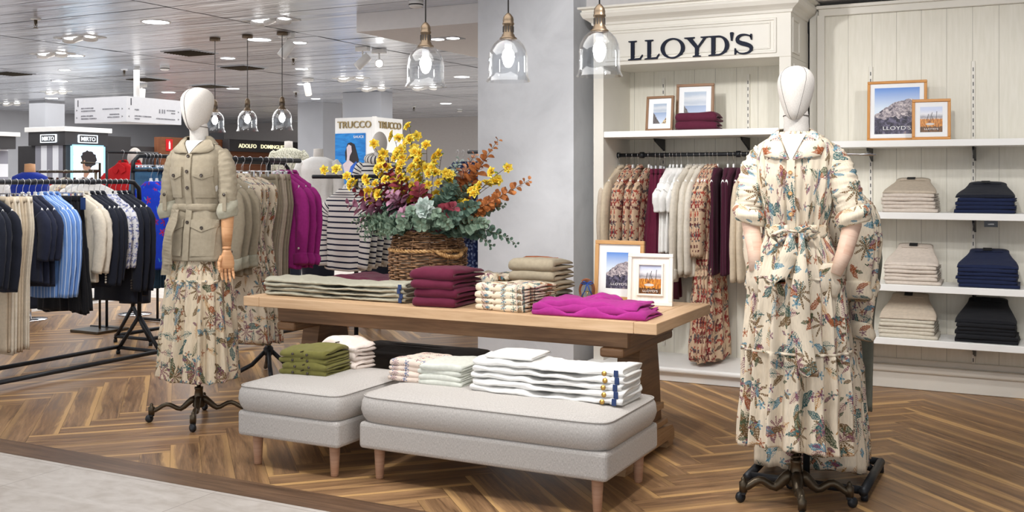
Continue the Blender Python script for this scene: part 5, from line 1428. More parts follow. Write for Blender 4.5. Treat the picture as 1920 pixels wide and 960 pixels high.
DESC = {'jacket': ('navy_jacket', 'navy jacket', 'jacket'), 'trousers': ('hanging_trousers', 'cream trousers', 'trousers'), 'blouse': ('navy_blouse', 'dark navy short-sleeved top', 'top'), 'shirt': ('striped_shirt', 'light blue striped shirt', 'shirt'),
        'skirt': ('pleated_skirt', 'black pleated skirt', 'skirt'), 'linen': ('linen_shirt', 'off-white linen shirt', 'shirt'), 'blazer': ('navy_blazer', 'navy blazer with pale cuff buttons', 'blazer'), 'print': ('printed_blouse', 'blue and white print blouse', 'blouse'), 'coat': ('trench_coat', 'dark navy trench coat', 'coat')}
cnt = {}; tot = {}
for k, *_ in LEFT: tot[k] = tot.get(k, 0) + 1
NUM = ['first', 'second', 'third', 'fourth', 'fifth', 'sixth', 'seventh', 'eighth', 'ninth', 'tenth', 'eleventh', 'twelfth']
n = len(LEFT)
for i, (k, m, L) in enumerate(LEFT):
    y = lerp(4.42, 5.66, i / (n - 1)); cnt[k] = cnt.get(k, 0) + 1
    nm, ds, ct = DESC[k]; lab = f'{NUM[cnt[k] - 1]} {ds} from the left on the left rack'
    gp = ds + 's on the left rack'; loc = (-6.18, y, RZL); hl = f'hanger of the {NUM[cnt[k] - 1]} {ds} on the left rack'
    kw = dict(seed=i + 3, hg='hangers on the left rack', hlabel=hl, wob=.05)
    if k in ('jacket', 'blazer', 'coat'): garment(nm, 'top', m, loc, 0, lab, gp, ct, L=L, W=.44, T=.045, sl=L * .84 if k != 'coat' else .62, buttons='button_white' if k == 'blazer' else 'button_horn', **kw)
    elif k == 'trousers': garment(nm, 'trousers', m, loc, 0, lab, gp, ct, L=L, W=.36, hang='clip', **kw)
    elif k == 'skirt': garment(nm, 'skirt', m, loc, 0, lab, gp, ct, L=L, W=.34, T=.04, hang='clip', **kw)
    elif k == 'shirt': garment(nm, 'top', m, loc, 0, lab, gp, ct, L=L, W=.44, T=.045, sl=.60, **kw)
    elif k == 'linen': garment(nm, 'top', m, loc, 0, lab, gp, ct, L=L, W=.42, T=.045, sl=.46, **kw)
    elif k == 'print': garment(nm, 'top', m, loc, 0, lab, gp, ct, L=L, W=.40, T=.04, sl=.44, collar=False, **kw)
    else: garment(nm, 'top', m, loc, 0, lab, gp, ct, L=L, W=.40, T=.04, sl=.34, collar=False, **kw)
tg = empty('price_tag', (-5.985, 5.10, 1.215), 0, 'navy swing tag hanging in front of the black skirts', 'tag')
MB().box((0, 0, -.03), (.05, .003, .085), bevel=.001).build('card', M['navy_label'], tg); MB().tube([(0, 0, .012), (.004, 0, .06), (-.01, 0, .11)], .0012, 5).build('string', M['hanger_white'], tg)

# ---- pedestal rack behind the left mannequin: rail along Y at X = -4.75
RZB = 1.488
XB = -4.78
o = empty('clothes_rack', (XB, 5.55, 0), 0, 'black pedestal rack behind the table carrying khaki, floral and magenta clothes', 'clothes rack')
MB().tube([(0, -.42, RZB), (0, .42, RZB)], .017, 14).build('rail', M['black_metal'], o)
MB().tube([(0, .08, .15), (0, .08, RZB)], .017, 14).build('upright', M['black_metal'], o)
for a in range(4):
    t = PI / 4 + a * PI / 2; MB().tube([(0, .08, .19), (.11 * math.cos(t), .08 + .11 * math.sin(t), .08), (.24 * math.cos(t), .08 + .24 * math.sin(t), .016)], .015, 12).build('leg', M['black_metal'], o)
MB().lathe([(.016, .13), (.034, .15), (.034, .19), (.016, .21)], 8, (0, .08, 0)).build('hub', M['black_metal'], o)
MID = [('khaki', 5.04), ('khaki', 5.12), ('khaki', 5.20), ('floral', 5.30), ('floral', 5.37), ('floral', 5.44), ('chino', 5.55), ('chino', 5.61), ('chino', 5.67), ('mag', 5.735), ('mag', 5.80), ('mag', 5.87)]
cnt = {}
for i, (k, y) in enumerate(MID):
    cnt[k] = cnt.get(k, 0) + 1; q = NUM[cnt[k] - 1]; loc = (XB, y, RZB); kw = dict(seed=50 + i, hg='hangers on the pedestal rack', wob=.06)
    if k == 'khaki': garment('field_jacket', 'top', 'khaki', loc, 0, f'khaki field jacket hanging behind the left mannequin, {q} from the left', 'khaki jackets on the pedestal rack', 'jacket', L=.66, W=.44, T=.055, sl=.46, cuff='graygreen', buttons='button_horn', pockets=True, hlabel=f'white hanger of the {q} khaki jacket', **kw)
    elif k == 'floral': garment('tiered_dress', 'dress', 'print_cream', loc, 0, f'cream floral tiered dress on the pedestal rack, {q} from the left', 'floral dresses on the pedestal rack', 'dress', L=1.12, W=.46, T=.05, sl=0, collar=False, hang='clip', hlabel=f'clip hanger of the {q} floral dress on the pedestal rack', **kw)
    elif k == 'chino': garment('hanging_trousers', 'trousers', ['khaki', 'tobacco', 'khaki'][cnt[k] - 1], loc, 0, f'{q} khaki trousers from the left beside the magenta shirts', 'khaki trousers on the pedestal rack', 'trousers', L=.95, W=.38, hang='clip', hlabel=f'clip hanger of the {q} khaki trousers', **kw)
    else: garment('magenta_shirt', 'top', 'magenta', loc, 0, f'magenta shirt with rolled sleeves on the pedestal rack, {q} from the left', 'magenta shirts on the pedestal rack', 'shirt', L=.66, W=.40, T=.05, sl=.48, cuff='magenta', buttons='button_white', hlabel=f'white hanger of the {q} magenta shirt', **kw)

# ---- rack further back with jeans, red jackets and cobalt blouses
a_frame_rack('clothes_rack', -6.68, 6.22, 7.0, 1.55, .20, 'black tube rack behind the left mannequin with jeans and cobalt blouses')
BACK = [('denim', 272), ('denim', 279), ('denim', 286), ('denim', 293), ('denim', 300), ('cobalt', 283), ('cobalt', 294), ('cobalt', 305)]
RK = [x for x in C.objects if x.name.startswith('clothes_rack') and x.parent is None][-1]
MB().tube([(.17, -.42, -.0 + 1.43), (.17, .42, 1.43)], .014, 12).build('lower_rail', M['black_metal'], RK)
for s in (-1, 1): MB().tube([(.17, s * .42, 1.43), (0, s * .42, 1.43)], .012, 10).build('rail_bracket', M['black_metal'], RK)
cnt = {}
for i, (k, y) in enumerate(BACK):
    cnt[k] = cnt.get(k, 0) + 1; q = NUM[cnt[k] - 1]; loc = (-6.68, at_X(y, 335, -6.68).y, 1.55) if k == 'denim' else (-6.51, at_X(y, 335, -6.51).y, 1.49); kw = dict(seed=80 + i, hg='hangers on the back rack', wob=.05)
    if k == 'denim': garment('hanging_jeans', 'trousers', 'denim', loc, 0, f'blue jeans hanging left of the khaki jacket mannequin, {q} from the left', 'jeans on the back rack', 'jeans', L=1.0, W=.36, hang='clip', hlabel=f'clip hanger of the {q} jeans', **kw)
    else: garment('printed_blouse', 'top', 'print_cobalt', (loc[0], loc[1], loc[2] - .06), 0, f'cobalt blouse with red flowers beside the jeans, {q} from the left', 'cobalt blouses on the back rack', 'blouse', L=.72, W=.40, T=.05, sl=.62, collar=False, hlabel=f'white hanger of the {q} cobalt blouse', **kw)
a_frame_rack('clothes_rack', -5.98, 6.35, 7.28, 1.50, .20, 'black tube rack behind the pedestal rack with floral dresses')
for i, y in enumerate((6.6, 6.7, 6.8)): garment('tiered_dress', 'dress', 'print_cream', (-5.98, y, 1.50), 0, f'{NUM[i]} floral dress from the left on the rack behind the pedestal rack', 'floral dresses on the far tube rack', 'dress', L=1.2, W=.38, T=.06, sl=0, collar=False, seed=180 + i, hang='clip', hlabel=f'clip hanger of the {NUM[i]} dress on the far tube rack')
o = empty('clothes_rack', (-7.5, 6.95, 0), 0, 'low rail behind the left rack holding two red jackets', 'clothes rack')
MB().tube([(0, -.3, 1.60), (0, .3, 1.60)], .012, 10).build('rail', M['black_metal'], o)
for s in (-1, 1): MB().tube([(0, s * .3, .02), (0, s * .3, 1.60)], .012, 10).build('upright', M['black_metal'], o); MB().tube([(-.2, s * .3, .02), (.2, s * .3, .02)], .014, 10).build('foot_bar', M['black_metal'], o)
for i, y in enumerate((6.83, 6.98)):
    garment('red_jacket', 'top', 'red', (-7.5, y, 1.60), 0, ['nearer', 'farther'][i] + ' bright red jacket hanging behind the navy coats', 'red jackets', 'jacket', L=.62, W=.44, T=.06, sl=.56, seed=95 + i, hg='hangers of the red jackets', hlabel=['nearer', 'farther'][i] + ' dark hanger holding a bright red jacket', hmat='hanger_dark')

# ---- niche rail
NY, NZ = 6.97, 1.527
o = empty('hanging_rail', (-2.12, NY, NZ), 0, 'black hanging rail across the niche under its shelf', 'rail')
MB().tube([(-.60, 0, 0), (.60, 0, 0)], .014, 14).build('tube', M['black_metal'], o)
for x in (-.42, .27): MB().lathe([(.0, -.015), (.022, -.015), (.022, .015), (0, .015)], 12).xf(Matrix.Translation((x, 0, 0)) @ Matrix.Rotation(PI / 2, 4, 'Y')).build('rail_collar', M['black_metal'], o)
for x in (-.60, .60): MB().lathe([(0, -.008), (.021, -.008), (.021, .008), (0, .008)], 14).xf(Matrix.Translation((x, 0, 0)) @ Matrix.Rotation(PI / 2, 4, 'Y')).build('end_cap', M['black_metal'], o)
for x in (-.344, .274): MB().box((x, .11, 0), (.02, .22, .03), bevel=.003).build('bracket', M['black_metal'], o)
NI = [(1150, 'beige'), (1162, 'beige'), (1176, 'redb'), (1187, 'redb'), (1197, 'redb'), (1217, 'redb'), (1230, 'mskirt'), (1238, 'mskirt'), (1247, 'mskirt'), (1257, 'tee'), (1263, 'tee'), (1270, 'tee'), (1278, 'tee'), (1290, 'cream'), (1302, 'cream'), (1313, 'cream'), (1324, 'redd'), (1331, 'redd'), (1338, 'redd'), (1346, 'knit'), (1365, 'knit'), (1376, 'knit'), (1391, 'knit'), (1402, 'peach'), (1412, 'peach')]
NDS = {'beige': ('beige_jacket', 'beige jacket with rolled cuff', 'jacket'), 'redb': ('paisley_blouse', 'red and beige paisley blouse', 'blouse'), 'mskirt': ('tiered_skirt', 'maroon tiered skirt', 'skirt'), 'tee': ('white_tee', 'plain white short-sleeved tee', 't-shirt'), 'cream': ('linen_shirt', 'cream linen shirt with long sleeves', 'shirt'), 'redd': ('paisley_dress', 'long red paisley tiered dress', 'dress'), 'knit': ('knit_waistcoat', 'plum ribbed knit top on white hanger', 'knitwear'), 'peach': ('beige_shirt', 'beige shirt hanging behind the dress mannequin', 'shirt')}
cnt = {}
for i, (px, k) in enumerate(NI):
    x = at_Y(px, 290, NY).x; cnt[k] = cnt.get(k, 0) + 1; q = NUM[cnt[k] - 1]; nm, ds, ct = NDS[k]
    loc = (x, NY, NZ); lab = f'{q} {ds} from the left on the niche rail'; kw = dict(seed=120 + i, hg='hangers on the niche rail', hlabel=f'hanger of the {q} {ds} on the niche rail'.replace(' on white hanger', '').replace(' with long sleeves', ''), wob=.07)
    R = -PI / 2; gp = ds + 's on the niche rail'
    if k == 'beige': garment(nm, 'top', 'tobacco' if cnt[k] == 1 else 'beige', loc, R, lab, gp, ct, L=.70, W=.44, T=.045, sl=.52, cuff='beige', **kw)
    elif k == 'redb': garment(nm, 'top', 'print_red', loc, R, lab, gp, ct, L=.72, W=.40, T=.045, sl=.62, collar=cnt[k] % 2 == 1, **kw)
    elif k == 'mskirt': garment(nm, 'skirt', 'maroon', loc, R, lab, gp, ct, L=.90, W=.34, T=.075, hang='clip', **kw)
    elif k == 'tee': garment(nm, 'top', 'white', loc, R, lab, gp, ct, L=.58, W=.42, T=.035, sl=.20, collar=False, **kw)
    elif k == 'cream': garment(nm, 'top', 'linen', loc, R, lab, gp, ct, L=.74, W=.42, T=.045, sl=.62, cuff='linen' if cnt[k] == 1 else None, **kw)
    elif k == 'redd': garment(nm, 'dress', 'print_red', loc, R, lab, gp, ct, L=1.30, W=.40, T=.07, sl=.50, **kw)
    elif k == 'knit': garment(nm, 'top', 'ribplum', loc, R, lab, gp, ct, L=.72, W=.34, T=.04, sl=0, collar=False, **kw)
    else: garment(nm, 'top', 'beige', loc, R, lab, gp, ct, L=.72, W=.42, T=.045, sl=.66, **kw)

# ---- small rack behind the right mannequin
RX, RY = -.925, 4.83
o = empty('clothes_rack', (RX, RY, 0), 0, 'black rectangular based rack behind the dress mannequin', 'clothes rack')
m = M['black_metal']; a, b = .245, .25
for s in (-1, 1):
    MB().tube([(s * a, -b - .03, .045), (s * a, b, .045)], .019, 14).build('base_bar', m, o)
    MB().tube([(-a, s * b, .045), (a, s * b, .045)], .017, 14).build('base_bar', m, o)
    MB().tube([(s * a * .9, .1, .05), (s * .10, .25, .05)], .015, 12).build('brace', m, o)
    MB().tube([(0, s * .22, .045), (0, s * .22, 1.475)], .015, 12).build('upright', m, o)
    for q in (-1, 1): MB().lathe([(0, 0), (.015, 0), (.015, .03), (0, .03)], 12, (s * a, q * (b - .01), 0)).build('rubber_foot', m, o)
MB().tube([(0, -.24, 1.475), (0, .24, 1.475)], .014, 12).build('rail', m, o)
for s, y in ((1, .02), (1, .10), (1, .18)): MB().tube([(0, y, 1.475), (.19, y - .01, 1.468), (.235, y - .012, 1.47)], .004, 8).build('side_arm', M['chrome'], o)
for i, y in enumerate((4.70, 4.77, 4.84, 4.91)):
    q = NUM[i]
    garment('shirt_dress', 'dress', ['print_cream', 'print_small'][i % 2], (RX - .012, y, 1.475), 0, f'{q} floral dress from the front behind the dress mannequin', 'floral dresses behind the right mannequin', 'dress', L=1.30, W=.40, T=.06, sl=.40 if i != 1 else .58, cuff='print_small', seed=160 + i, hg='hangers behind the right mannequin', hlabel=f'hanger of the {q} floral dress behind the right mannequin')
garment('hanging_trousers', 'trousers', 'sage', (RX + .115, 5.03, 1.285), .1, 'grey-green trousers hanging beside the dresses behind the right mannequin', None, 'trousers', L=.90, W=.30, seed=170, hang='clip', hlabel='clip hanger of the grey-green trousers')

# ================================================================== PENDANTS
def pendant(loc, label, group):
    """glass bell pendant; loc is the centre of the glass rim"""
    x, y, z = loc; o = empty('pendant_lamp', (x, y, CEIL), 0, label, 'pendant lamp', group); b = z - CEIL
    g = MB(); pr = [(.101, 0), (.098, .006), (.090, .022), (.0885, .05), (.0885, .105), (.084, .135), (.070, .165), (.050, .186), (.034, .196)]
    g.lathe(pr + [(r - .0025, zz - .001) for r, zz in pr[::-1]], 40, (0, 0, b), cap=False); g.build('glass_shade', M['glass'], o)
    c = MB(); c.lathe([(0, .19), (.040, .190), (.040, .196), (.030, .204), (.028, .212), (.024, .216), (.024, .255), (.027, .258), (.027, .264), (.024, .268), (.025, .278), (.022, .292), (.012, .305), (.006, .310), (0, .312)], 28, (0, 0, b)); c.build('metal_cap', M['brass'], o)
    v = MB()
    for k in range(12):
        t = 2 * PI * k / 12; v.box((.0242 * math.cos(t), .0242 * math.sin(t), b + .236), (.003, .004, .026), rz=t)
    tag(v.build('vents', M['cord'], o), kind='stuff')
    MB().lathe([(0, .155), (.017, .155), (.017, .19), (0, .19)], 16, (0, 0, b)).build('socket', M['wallgrey'], o)
    bb = MB(); bb.lathe([(0, .072), (.012, .075), (.024, .092), (.029, .112), (.025, .132), (.014, .150), (.013, .156), (0, .156)], 20, (0, 0, b)); bb.build('bulb', M['bulb'], o)
    MB().tube([(0, 0, b + .31), (0, 0, -.03)], .0035, 8).build('cord', M['cord'], o)
    MB().lathe([(0, -.03), (.048, -.03), (.05, -.026), (.05, -.001), (0, -.001)], 24).build('canopy', M['brass'], o)
for (px, d), w_ in zip(((798, 4.99), (953, 4.71), (1124, 4.47)), ('leftmost', 'middle', 'rightmost')):
    p = at_depth(px, 335, d); pendant((p.x, p.y, 1.80), f'{w_} of the three large glass bell pendants over the table', 'glass pendants over the table')
for (px, d), w_ in zip(((403, 9.9), (464, 9.7), (529, 9.5)), ('leftmost', 'middle', 'rightmost')):
    p = at_depth(px, 335, d); pendant((p.x, p.y, 1.802), f'{w_} of the three far glass pendants behind the jacket mannequin', 'glass pendants in the distance')

# ================================================================== BASKET AND FLOWERS
bk = empty('wicker_basket', (-3.115, 5.03, TZ), 0, 'round brown wicker basket with rope handles holding flowers on the table', 'basket')
BH = .345
def br_(f): return .200 + .016 * math.sin(PI * min(1, f) * .9) - .022 * sm(.55, 1, f)
wv = MB(); nst = 26; rows = 31
for j in range(rows):
    f = (j + .5) / rows
    if abs(f - .70) < .02: continue
    R0 = br_(f); pts = []
    for k in range(nst * 4):
        a = 2 * PI * k / (nst * 4); pts.append(((R0 + .0075 * math.cos(nst / 2 * a + PI * (j % 2))) * math.cos(a), (R0 + .0075 * math.cos(nst / 2 * a + PI * (j % 2))) * math.sin(a), BH * f + .002 * math.sin(a * 5 + j * 1.7)))
    wv.tube(pts, .0052 + .0007 * math.sin(j * 2.3), 6, closed=True)
def wick(n_, c1, c2, c3):
    t = NT(n_); p = t.obj(); k = t.noise(t.vm('MULTIPLY', p, (1, 1, 3)), 38, 3)
    return t.done(t.ramp(k, [(.34, c1), (.5, c2), (.66, c3)]), .55, 0, .35)
M['wicker'] = wick('wicker', srgb(74, 50, 34), srgb(124, 90, 62), srgb(170, 130, 94)); M['rope'] = wick('rope', srgb(150, 108, 62), srgb(186, 142, 92), srgb(210, 172, 120))
wv.build('weave', M['wicker'], bk)
sk_ = MB()
for k in range(nst // 2):
    a = 2 * PI * k / (nst / 2); sk_.tube([((br_(f) - .001) * math.cos(a), (br_(f) - .001) * math.sin(a), BH * f + .003) for f in [q / 10 for q in range(11)]], .005, 6)
sk_.build('stakes', M['wicker'], bk)
MB().lathe([(0, .004), (.185, .004), (.19, .03), (.20, .20), (.185, .21), (0, .15)], 32).build('liner', M['tobacco'], bk)
rim = MB()
for q in range(2): rim.tube([((br_(1) + .006 * math.cos(14 * a + q * PI)) * math.cos(a), (br_(1) + .006 * math.cos(14 * a + q * PI)) * math.sin(a), BH + .006 * math.sin(14 * a + q * PI)) for a in [2 * PI * k / 120 for k in range(120)]], .0075, 7, closed=True)
rim.build('rim', M['wicker'], bk)
def rope(pts, r=.0085, closed=False, turns=60):
    mb = MB(); P = [Vector(p) for p in pts]; n_ = len(P)
    for q in range(2):
        o_ = []
        for k, p in enumerate(P):
            t = (P[(k + 1) % n_] - P[k - 1]) if closed else (P[min(k + 1, n_ - 1)] - P[max(k - 1, 0)])
            t.normalize(); a = t.cross(Vector((0, 0, 1))); a = (a if a.length > .1 else Vector((1, 0, 0))).normalized(); b_ = t.cross(a)
            th = 2 * PI * turns * k / n_ + q * PI; o_.append(p + (a * math.cos(th) + b_ * math.sin(th)) * r * .62)
        mb.tube(o_, r * .68, 6, closed=closed)
    return mb
R6 = br_(.70) + .008
rope([(R6 * math.cos(a), R6 * math.sin(a), BH * .70) for a in [2 * PI * k / 240 for k in range(240)]], closed=True, turns=30).build('rope_band', M['rope'], bk)
for s in (1, -1):
    a0 = (-.46 if s > 0 else PI - .46)
    c_, s_ = math.cos(a0), math.sin(a0); pts = []
    for k in range(60):
        t = PI * k / 59; l = .075 * math.cos(t); d_ = .055 * math.sin(t)
        pts.append(((R6 + d_) * c_ - l * s_, (R6 + d_) * s_ + l * c_, BH * .70 - .028 * math.sin(t)))
    rope(pts, .010, turns=9).build('rope_handle', M['rope'], bk)

def leafmat(name, c1, c2, back=None):
    t = NT(name); n_ = t.noise(t.obj(), 34, 2)
    t.link
    return t.done(t.ramp(n_, [(.35, c1), (.65, c2)]), .55, 0, .3, Subsurface_Weight=.0)
M['euca'] = leafmat('leaf_eucalyptus', srgb(92, 116, 98), srgb(148, 168, 146)); M['euca_dark'] = leafmat('leaf_dark', srgb(60, 84, 74), srgb(106, 130, 114)); M['silver'] = leafmat('leaf_silver', srgb(150, 170, 160), srgb(206, 216, 210))
M['copper'] = leafmat('leaf_copper', srgb(150, 84, 40), srgb(206, 134, 78)); M['peachleaf'] = leafmat('leaf_peach', srgb(200, 130, 96), srgb(230, 176, 140)); M['burg'] = leafmat('leaf_burgundy', srgb(104, 32, 46), srgb(160, 70, 84)); M['mauveleaf'] = leafmat('leaf_mauve', srgb(140, 88, 112), srgb(196, 146, 170))
M['petal'] = leafmat('petal_yellow', srgb(246, 206, 48), srgb(254, 238, 110)); M['petal_in'] = leafmat('petal_deep', srgb(238, 178, 30), srgb(248, 206, 56)); M['greenleaf'] = leafmat('leaf_green', srgb(110, 140, 54), srgb(166, 190, 84)); M['stem'] = plain('stem_brown', srgb(92, 76, 52), .7); M['stemg'] = plain('stem_green', srgb(96, 110, 78), .7)
def add_leaf(mb, p, d, nrm, L, W, cup=.2, tipped=.0, mat=0):
    """rounded leaf blade with a little thickness and a cup"""
    d = d.normalized(); s = d.cross(nrm); s = (s if s.length > 1e-3 else d.orthogonal()).normalized(); u = s.cross(d).normalized()
    top = []; nseg = 6
    rows = [(0, .0), (.12, .45), (.35, .92), (.6, 1.0), (.82, .72), (1.0, .04 + tipped * 0)]
    V = []; F = []
    for f, w_ in rows:
        if tipped: w_ = w_ * (1 - tipped * max(0, f - .4))
        for q in (-1, 0, 1):
            z = cup * W * (abs(q) * w_) - .10 * L * f * f
            V.append(p + d * L * f + s * q * W * .5 * w_ + u * z)
    for i in range(len(rows) - 1):
        for q in range(2):
            a = i * 3 + q; F.append([a, a + 1, a + 4, a + 3])
    n_ = len(V); V2 = [v - u * .0009 for v in V]
    F2 = [[n_ + k for k in f][::-1] for f in F]
    mb.add(V + V2, F + F2, mat)
BASE = Vector((-3.115, 5.03, TZ + .30))
def arc(tip, bend, n_=14, rr=None):
    a = BASE + Vector(((tip.x - BASE.x) * .22, (tip.y - BASE.y) * .22, 0)); a.x = max(min(a.x, BASE.x + .10), BASE.x - .10); a.y = max(min(a.y, BASE.y + .10), BASE.y - .10)
    mid = (a + tip) / 2 + Vector(bend)
    return [a * (1 - t) ** 2 + mid * 2 * t * (1 - t) + tip * t * t for t in [k / (n_ - 1) for k in range(n_)]]
def spray(name, kind, tip, bend, label, group, seed, leaf=(.045, .038), n_=12, start=.35, cat='foliage stem', m='euca', stem='stemg'):
    r = random.Random(seed); P = arc(tip, bend); o = empty(name, P[0], 0, label, cat, group); off = Vector(P[0])
    MB().tube([p - off for p in P], [.0032 - .002 * k / 13 for k in range(14)], 6).build('stem', M[stem], o)
    lf = MB()
    def at(t):
        x = t * 13; i = min(int(x), 12); q = x - i; return P[i] * (1 - q) + P[i + 1] * q - off, (P[i + 1] - P[i]).normalized()
    for k in range(n_):
        t = start + (1 - start) * k / (n_ - 1); p, d = at(min(t, .999)); sz = lerp(1, .42, sm(.55, 1, t)) * r.uniform(.85, 1.12)
        for s in (0, 1):
            a = k * 1.57 + s * PI + r.uniform(-.4, .4); u = d.orthogonal().normalized(); v = d.cross(u)
            side = u * math.cos(a) + v * math.sin(a); ld = (side * .9 + d * .45 + Vector((0, 0, r.uniform(-.15, .15)))).normalized()
            add_leaf(lf, p + side * .004, ld, d + Vector((0, -.5, .35)), leaf[0] * sz, leaf[1] * sz, cup=.22)
    lf.build('leaves', M[m], o); return o
def blossom(mb, p, d, R, r):
    """double yellow blossom: two whorls of notched petals, mat 0 outer, 1 inner"""
    d = d.normalized(); u = d.orthogonal().normalized(); v = d.cross(u)
    for whorl, (n_, rad, lift, mt) in enumerate(((6, 1.0, .35, 0), (6, .78, .75, 0), (5, .5, 1.3, 1))):
        for k in range(n_):
            a = 2 * PI * k / n_ + whorl * .5 + r.uniform(-.15, .15); side = u * math.cos(a) + v * math.sin(a)
            add_leaf(mb, p + side * .003 + d * .003 * whorl, (side + d * lift).normalized(), d - side * .3, R * rad, R * .72 * rad, cup=.45, mat=mt)
def yellow(tip, bend, label, seed, n_=6, side=True):
    r = random.Random(seed); P = arc(tip, bend); o = empty('yellow_blossom_branch', P[0], 0, label, 'flower branch', 'yellow blossom branches in the basket'); off = Vector(P[0])
    st = MB(); st.tube([p - off for p in P], [.0030 - .0017 * k / 13 for k in range(14)], 6); fl = MB(); lv = MB()
    for k in range(n_):
        t = 1.0 - (.62 * k / max(1, n_ - 1)) if k else 1.0
        x = min(t * 13, 12.999); i = int(x); q = x - i; p = P[i] * (1 - q) + P[i + 1] * q - off
        dirn = Vector((r.uniform(-1, 1), r.uniform(-1.0, .3), r.uniform(-.1, .9))).normalized()
        e = p + dirn * (.010 + .026 * (k > 0))
        if k: st.tube([p, e], .0013, 5)
        blossom(fl, e, (dirn + Vector((0, -.9, .2))).normalized(), r.uniform(.027, .037), r)
        for s in range(2): 
            a = Vector((r.uniform(-1, 1), r.uniform(-1, .4), r.uniform(0, 1))); add_leaf(lv, e - dirn * .004, a, Vector((0, -1, .5)), .030, .012, tipped=.5)
    st.build('stem', M['stem'], o); fl.build('blossoms', [M['petal'], M['petal_in']], o); lv.build('leaves', M['greenleaf'], o)
def pt(px, py, dy=0.0): return at_Y(px, py, 5.03 + dy)
YB = [(610, 318, -.02, 'lowest, reaching out to the far left'), (660, 345, -.08, 'arching low to the left above the striped tops'), (700, 272, .0, 'rising in front of the far striped mannequin'), (738, 256, .02, 'tall one left of the centre'), (768, 240, .04, 'tallest in the middle of the basket'), (770, 262, -.05, 'dense one just under the tallest'), (748, 290, -.10, 'short one at centre left with red leaves behind'), (800, 275, -.04, 'upright one right of the tallest'), (790, 300, -.10, 'dense one in the middle above the silver leaves'), (828, 290, .03, 'upright thin one with a green bud'), (812, 315, -.08, 'short one at centre right'), (836, 325, -.03, 'leaning right near the copper leaves'), (950, 314, -.03, 'reaching far right in front of the column'), (925, 345, -.05, 'shorter one to the right in front of the column'), (712, 318, -.12, 'short one at left above the mauve leaves'), (690, 335, -.14, 'low one at the left front of the basket')]
for i, (px, py, dy, ds) in enumerate(YB):
    tip = pt(px, py, dy); h_ = .04 + .06 * abs(px - 805) / 200
    yellow(tip, (0, 0, h_), 'branch of yellow double blossoms, ' + ds, 300 + i, 8 if 700 < px < 900 else 6)
CP = [(934, 262, .0, 'tallest, pointing up to the right'), (992, 338, -.05, 'long one pointing right past the column face'), (905, 300, .03, 'upright one close to the basket middle'), (945, 365, -.10, 'short drooping one at right'), (890, 290, .05, 'pale peach one behind the yellow blossoms'), (920, 380, -.12, 'dense one low at the right front')]
for i, (px, py, dy, ds) in enumerate(CP): spray('copper_eucalyptus', 0, pt(px, py, dy), (-.03, 0, .02), 'copper eucalyptus stem, ' + ds, 'copper eucalyptus stems', 340 + i, (.062, .054), 15, .38, m='peachleaf' if i == 4 else 'copper', stem='stem')
GR = [(672, 432, -.12, 'trailing down at the far left'), (664, 415, -.02, 'low one behind the trailing left one'), (690, 430, -.24, 'leafy one hanging left of the basket'), (676, 405, -.16, 'leafy one pointing left above the trailing one'), (725, 440, -.29, 'leafy one hanging before the rope band'), (790, 428, -.29, 'leafy one below the silver rosette'), (912, 420, -.14, 'leafy one at the right above the handle'), (682, 445, -.18, 'lowest one at the left front'), (712, 440, -.26, 'short one left of the rope handle'), (752, 425, -.28, 'short one over the middle of the rim'), (700, 372, .0, 'upright one at the left behind the mauve leaves'), (842, 425, -.26, 'short one over the right of the rim'), (880, 350, -.02, 'upright one between the copper stems'), (690, 400, -.05, 'spreading to the left of the basket'), (700, 425, -.20, 'drooping over the left front rim'), (735, 415, -.24, 'hanging over the front left of the basket'), (772, 395, -.26, 'spilling forward at the centre left'), (820, 400, -.26, 'spilling forward at the centre right'), (860, 405, -.22, 'hanging over the front right rim'), (922, 462, -.08, 'long one trailing down at right'), (968, 458, -.05, 'longest one trailing to the far right'), (945, 385, -.02, 'reaching right above the trailing ones'), (895, 385, -.15, 'bushy one at the right front'), (862, 300, .02, 'upright pale one right of the yellow blossoms'), (852, 345, -.12, 'big-leaved one right of the centre'), (720, 385, -.16, 'bushy one at the left front')]
for i, (px, py, dy, ds) in enumerate(GR):
    down = py > 420
    spray('green_eucalyptus', 0, pt(px, py, dy), (0, -.03, .14 if down else .07), 'green eucalyptus stem, ' + ds, 'green eucalyptus stems', 360 + i, (.066, .060) if 'trailing' not in ds else (.046, .040), 19, .22, m='euca_dark' if ds[:4] in ('hang', 'long', 'bushy'[:4], 'big-') else 'silver' if 'pale' in ds else 'euca')
BU = [(655, 382, -.10, 'lowest at left'), (668, 360, -.04, 'wine one far left'), (730, 362, -.20, 'big leaved one at the left front'), (705, 345, -.08, 'tall wine one at left'), (715, 300, -.02, 'upright red one behind the yellow blossoms'), (740, 330, -.14, 'wine coloured one at the centre left'), (690, 370, -.12, 'pink one leaning left'), (785, 350, -.16, 'dark one in the middle'), (852, 388, -.22, 'red one at the right front'), (755, 400, -.24, 'mauve one hanging over the rim')]
for i, (px, py, dy, ds) in enumerate(BU): spray('burgundy_leaf_stem', 0, pt(px, py, dy), (0, 0, .05), 'burgundy leaf stem, ' + ds, 'burgundy leaf stems', 390 + i, (.088, .070), 10, .34, m='mauveleaf' if ds[:4] in ('lowe', 'pink', 'mauv', 'big ') else 'burg', stem='stem')
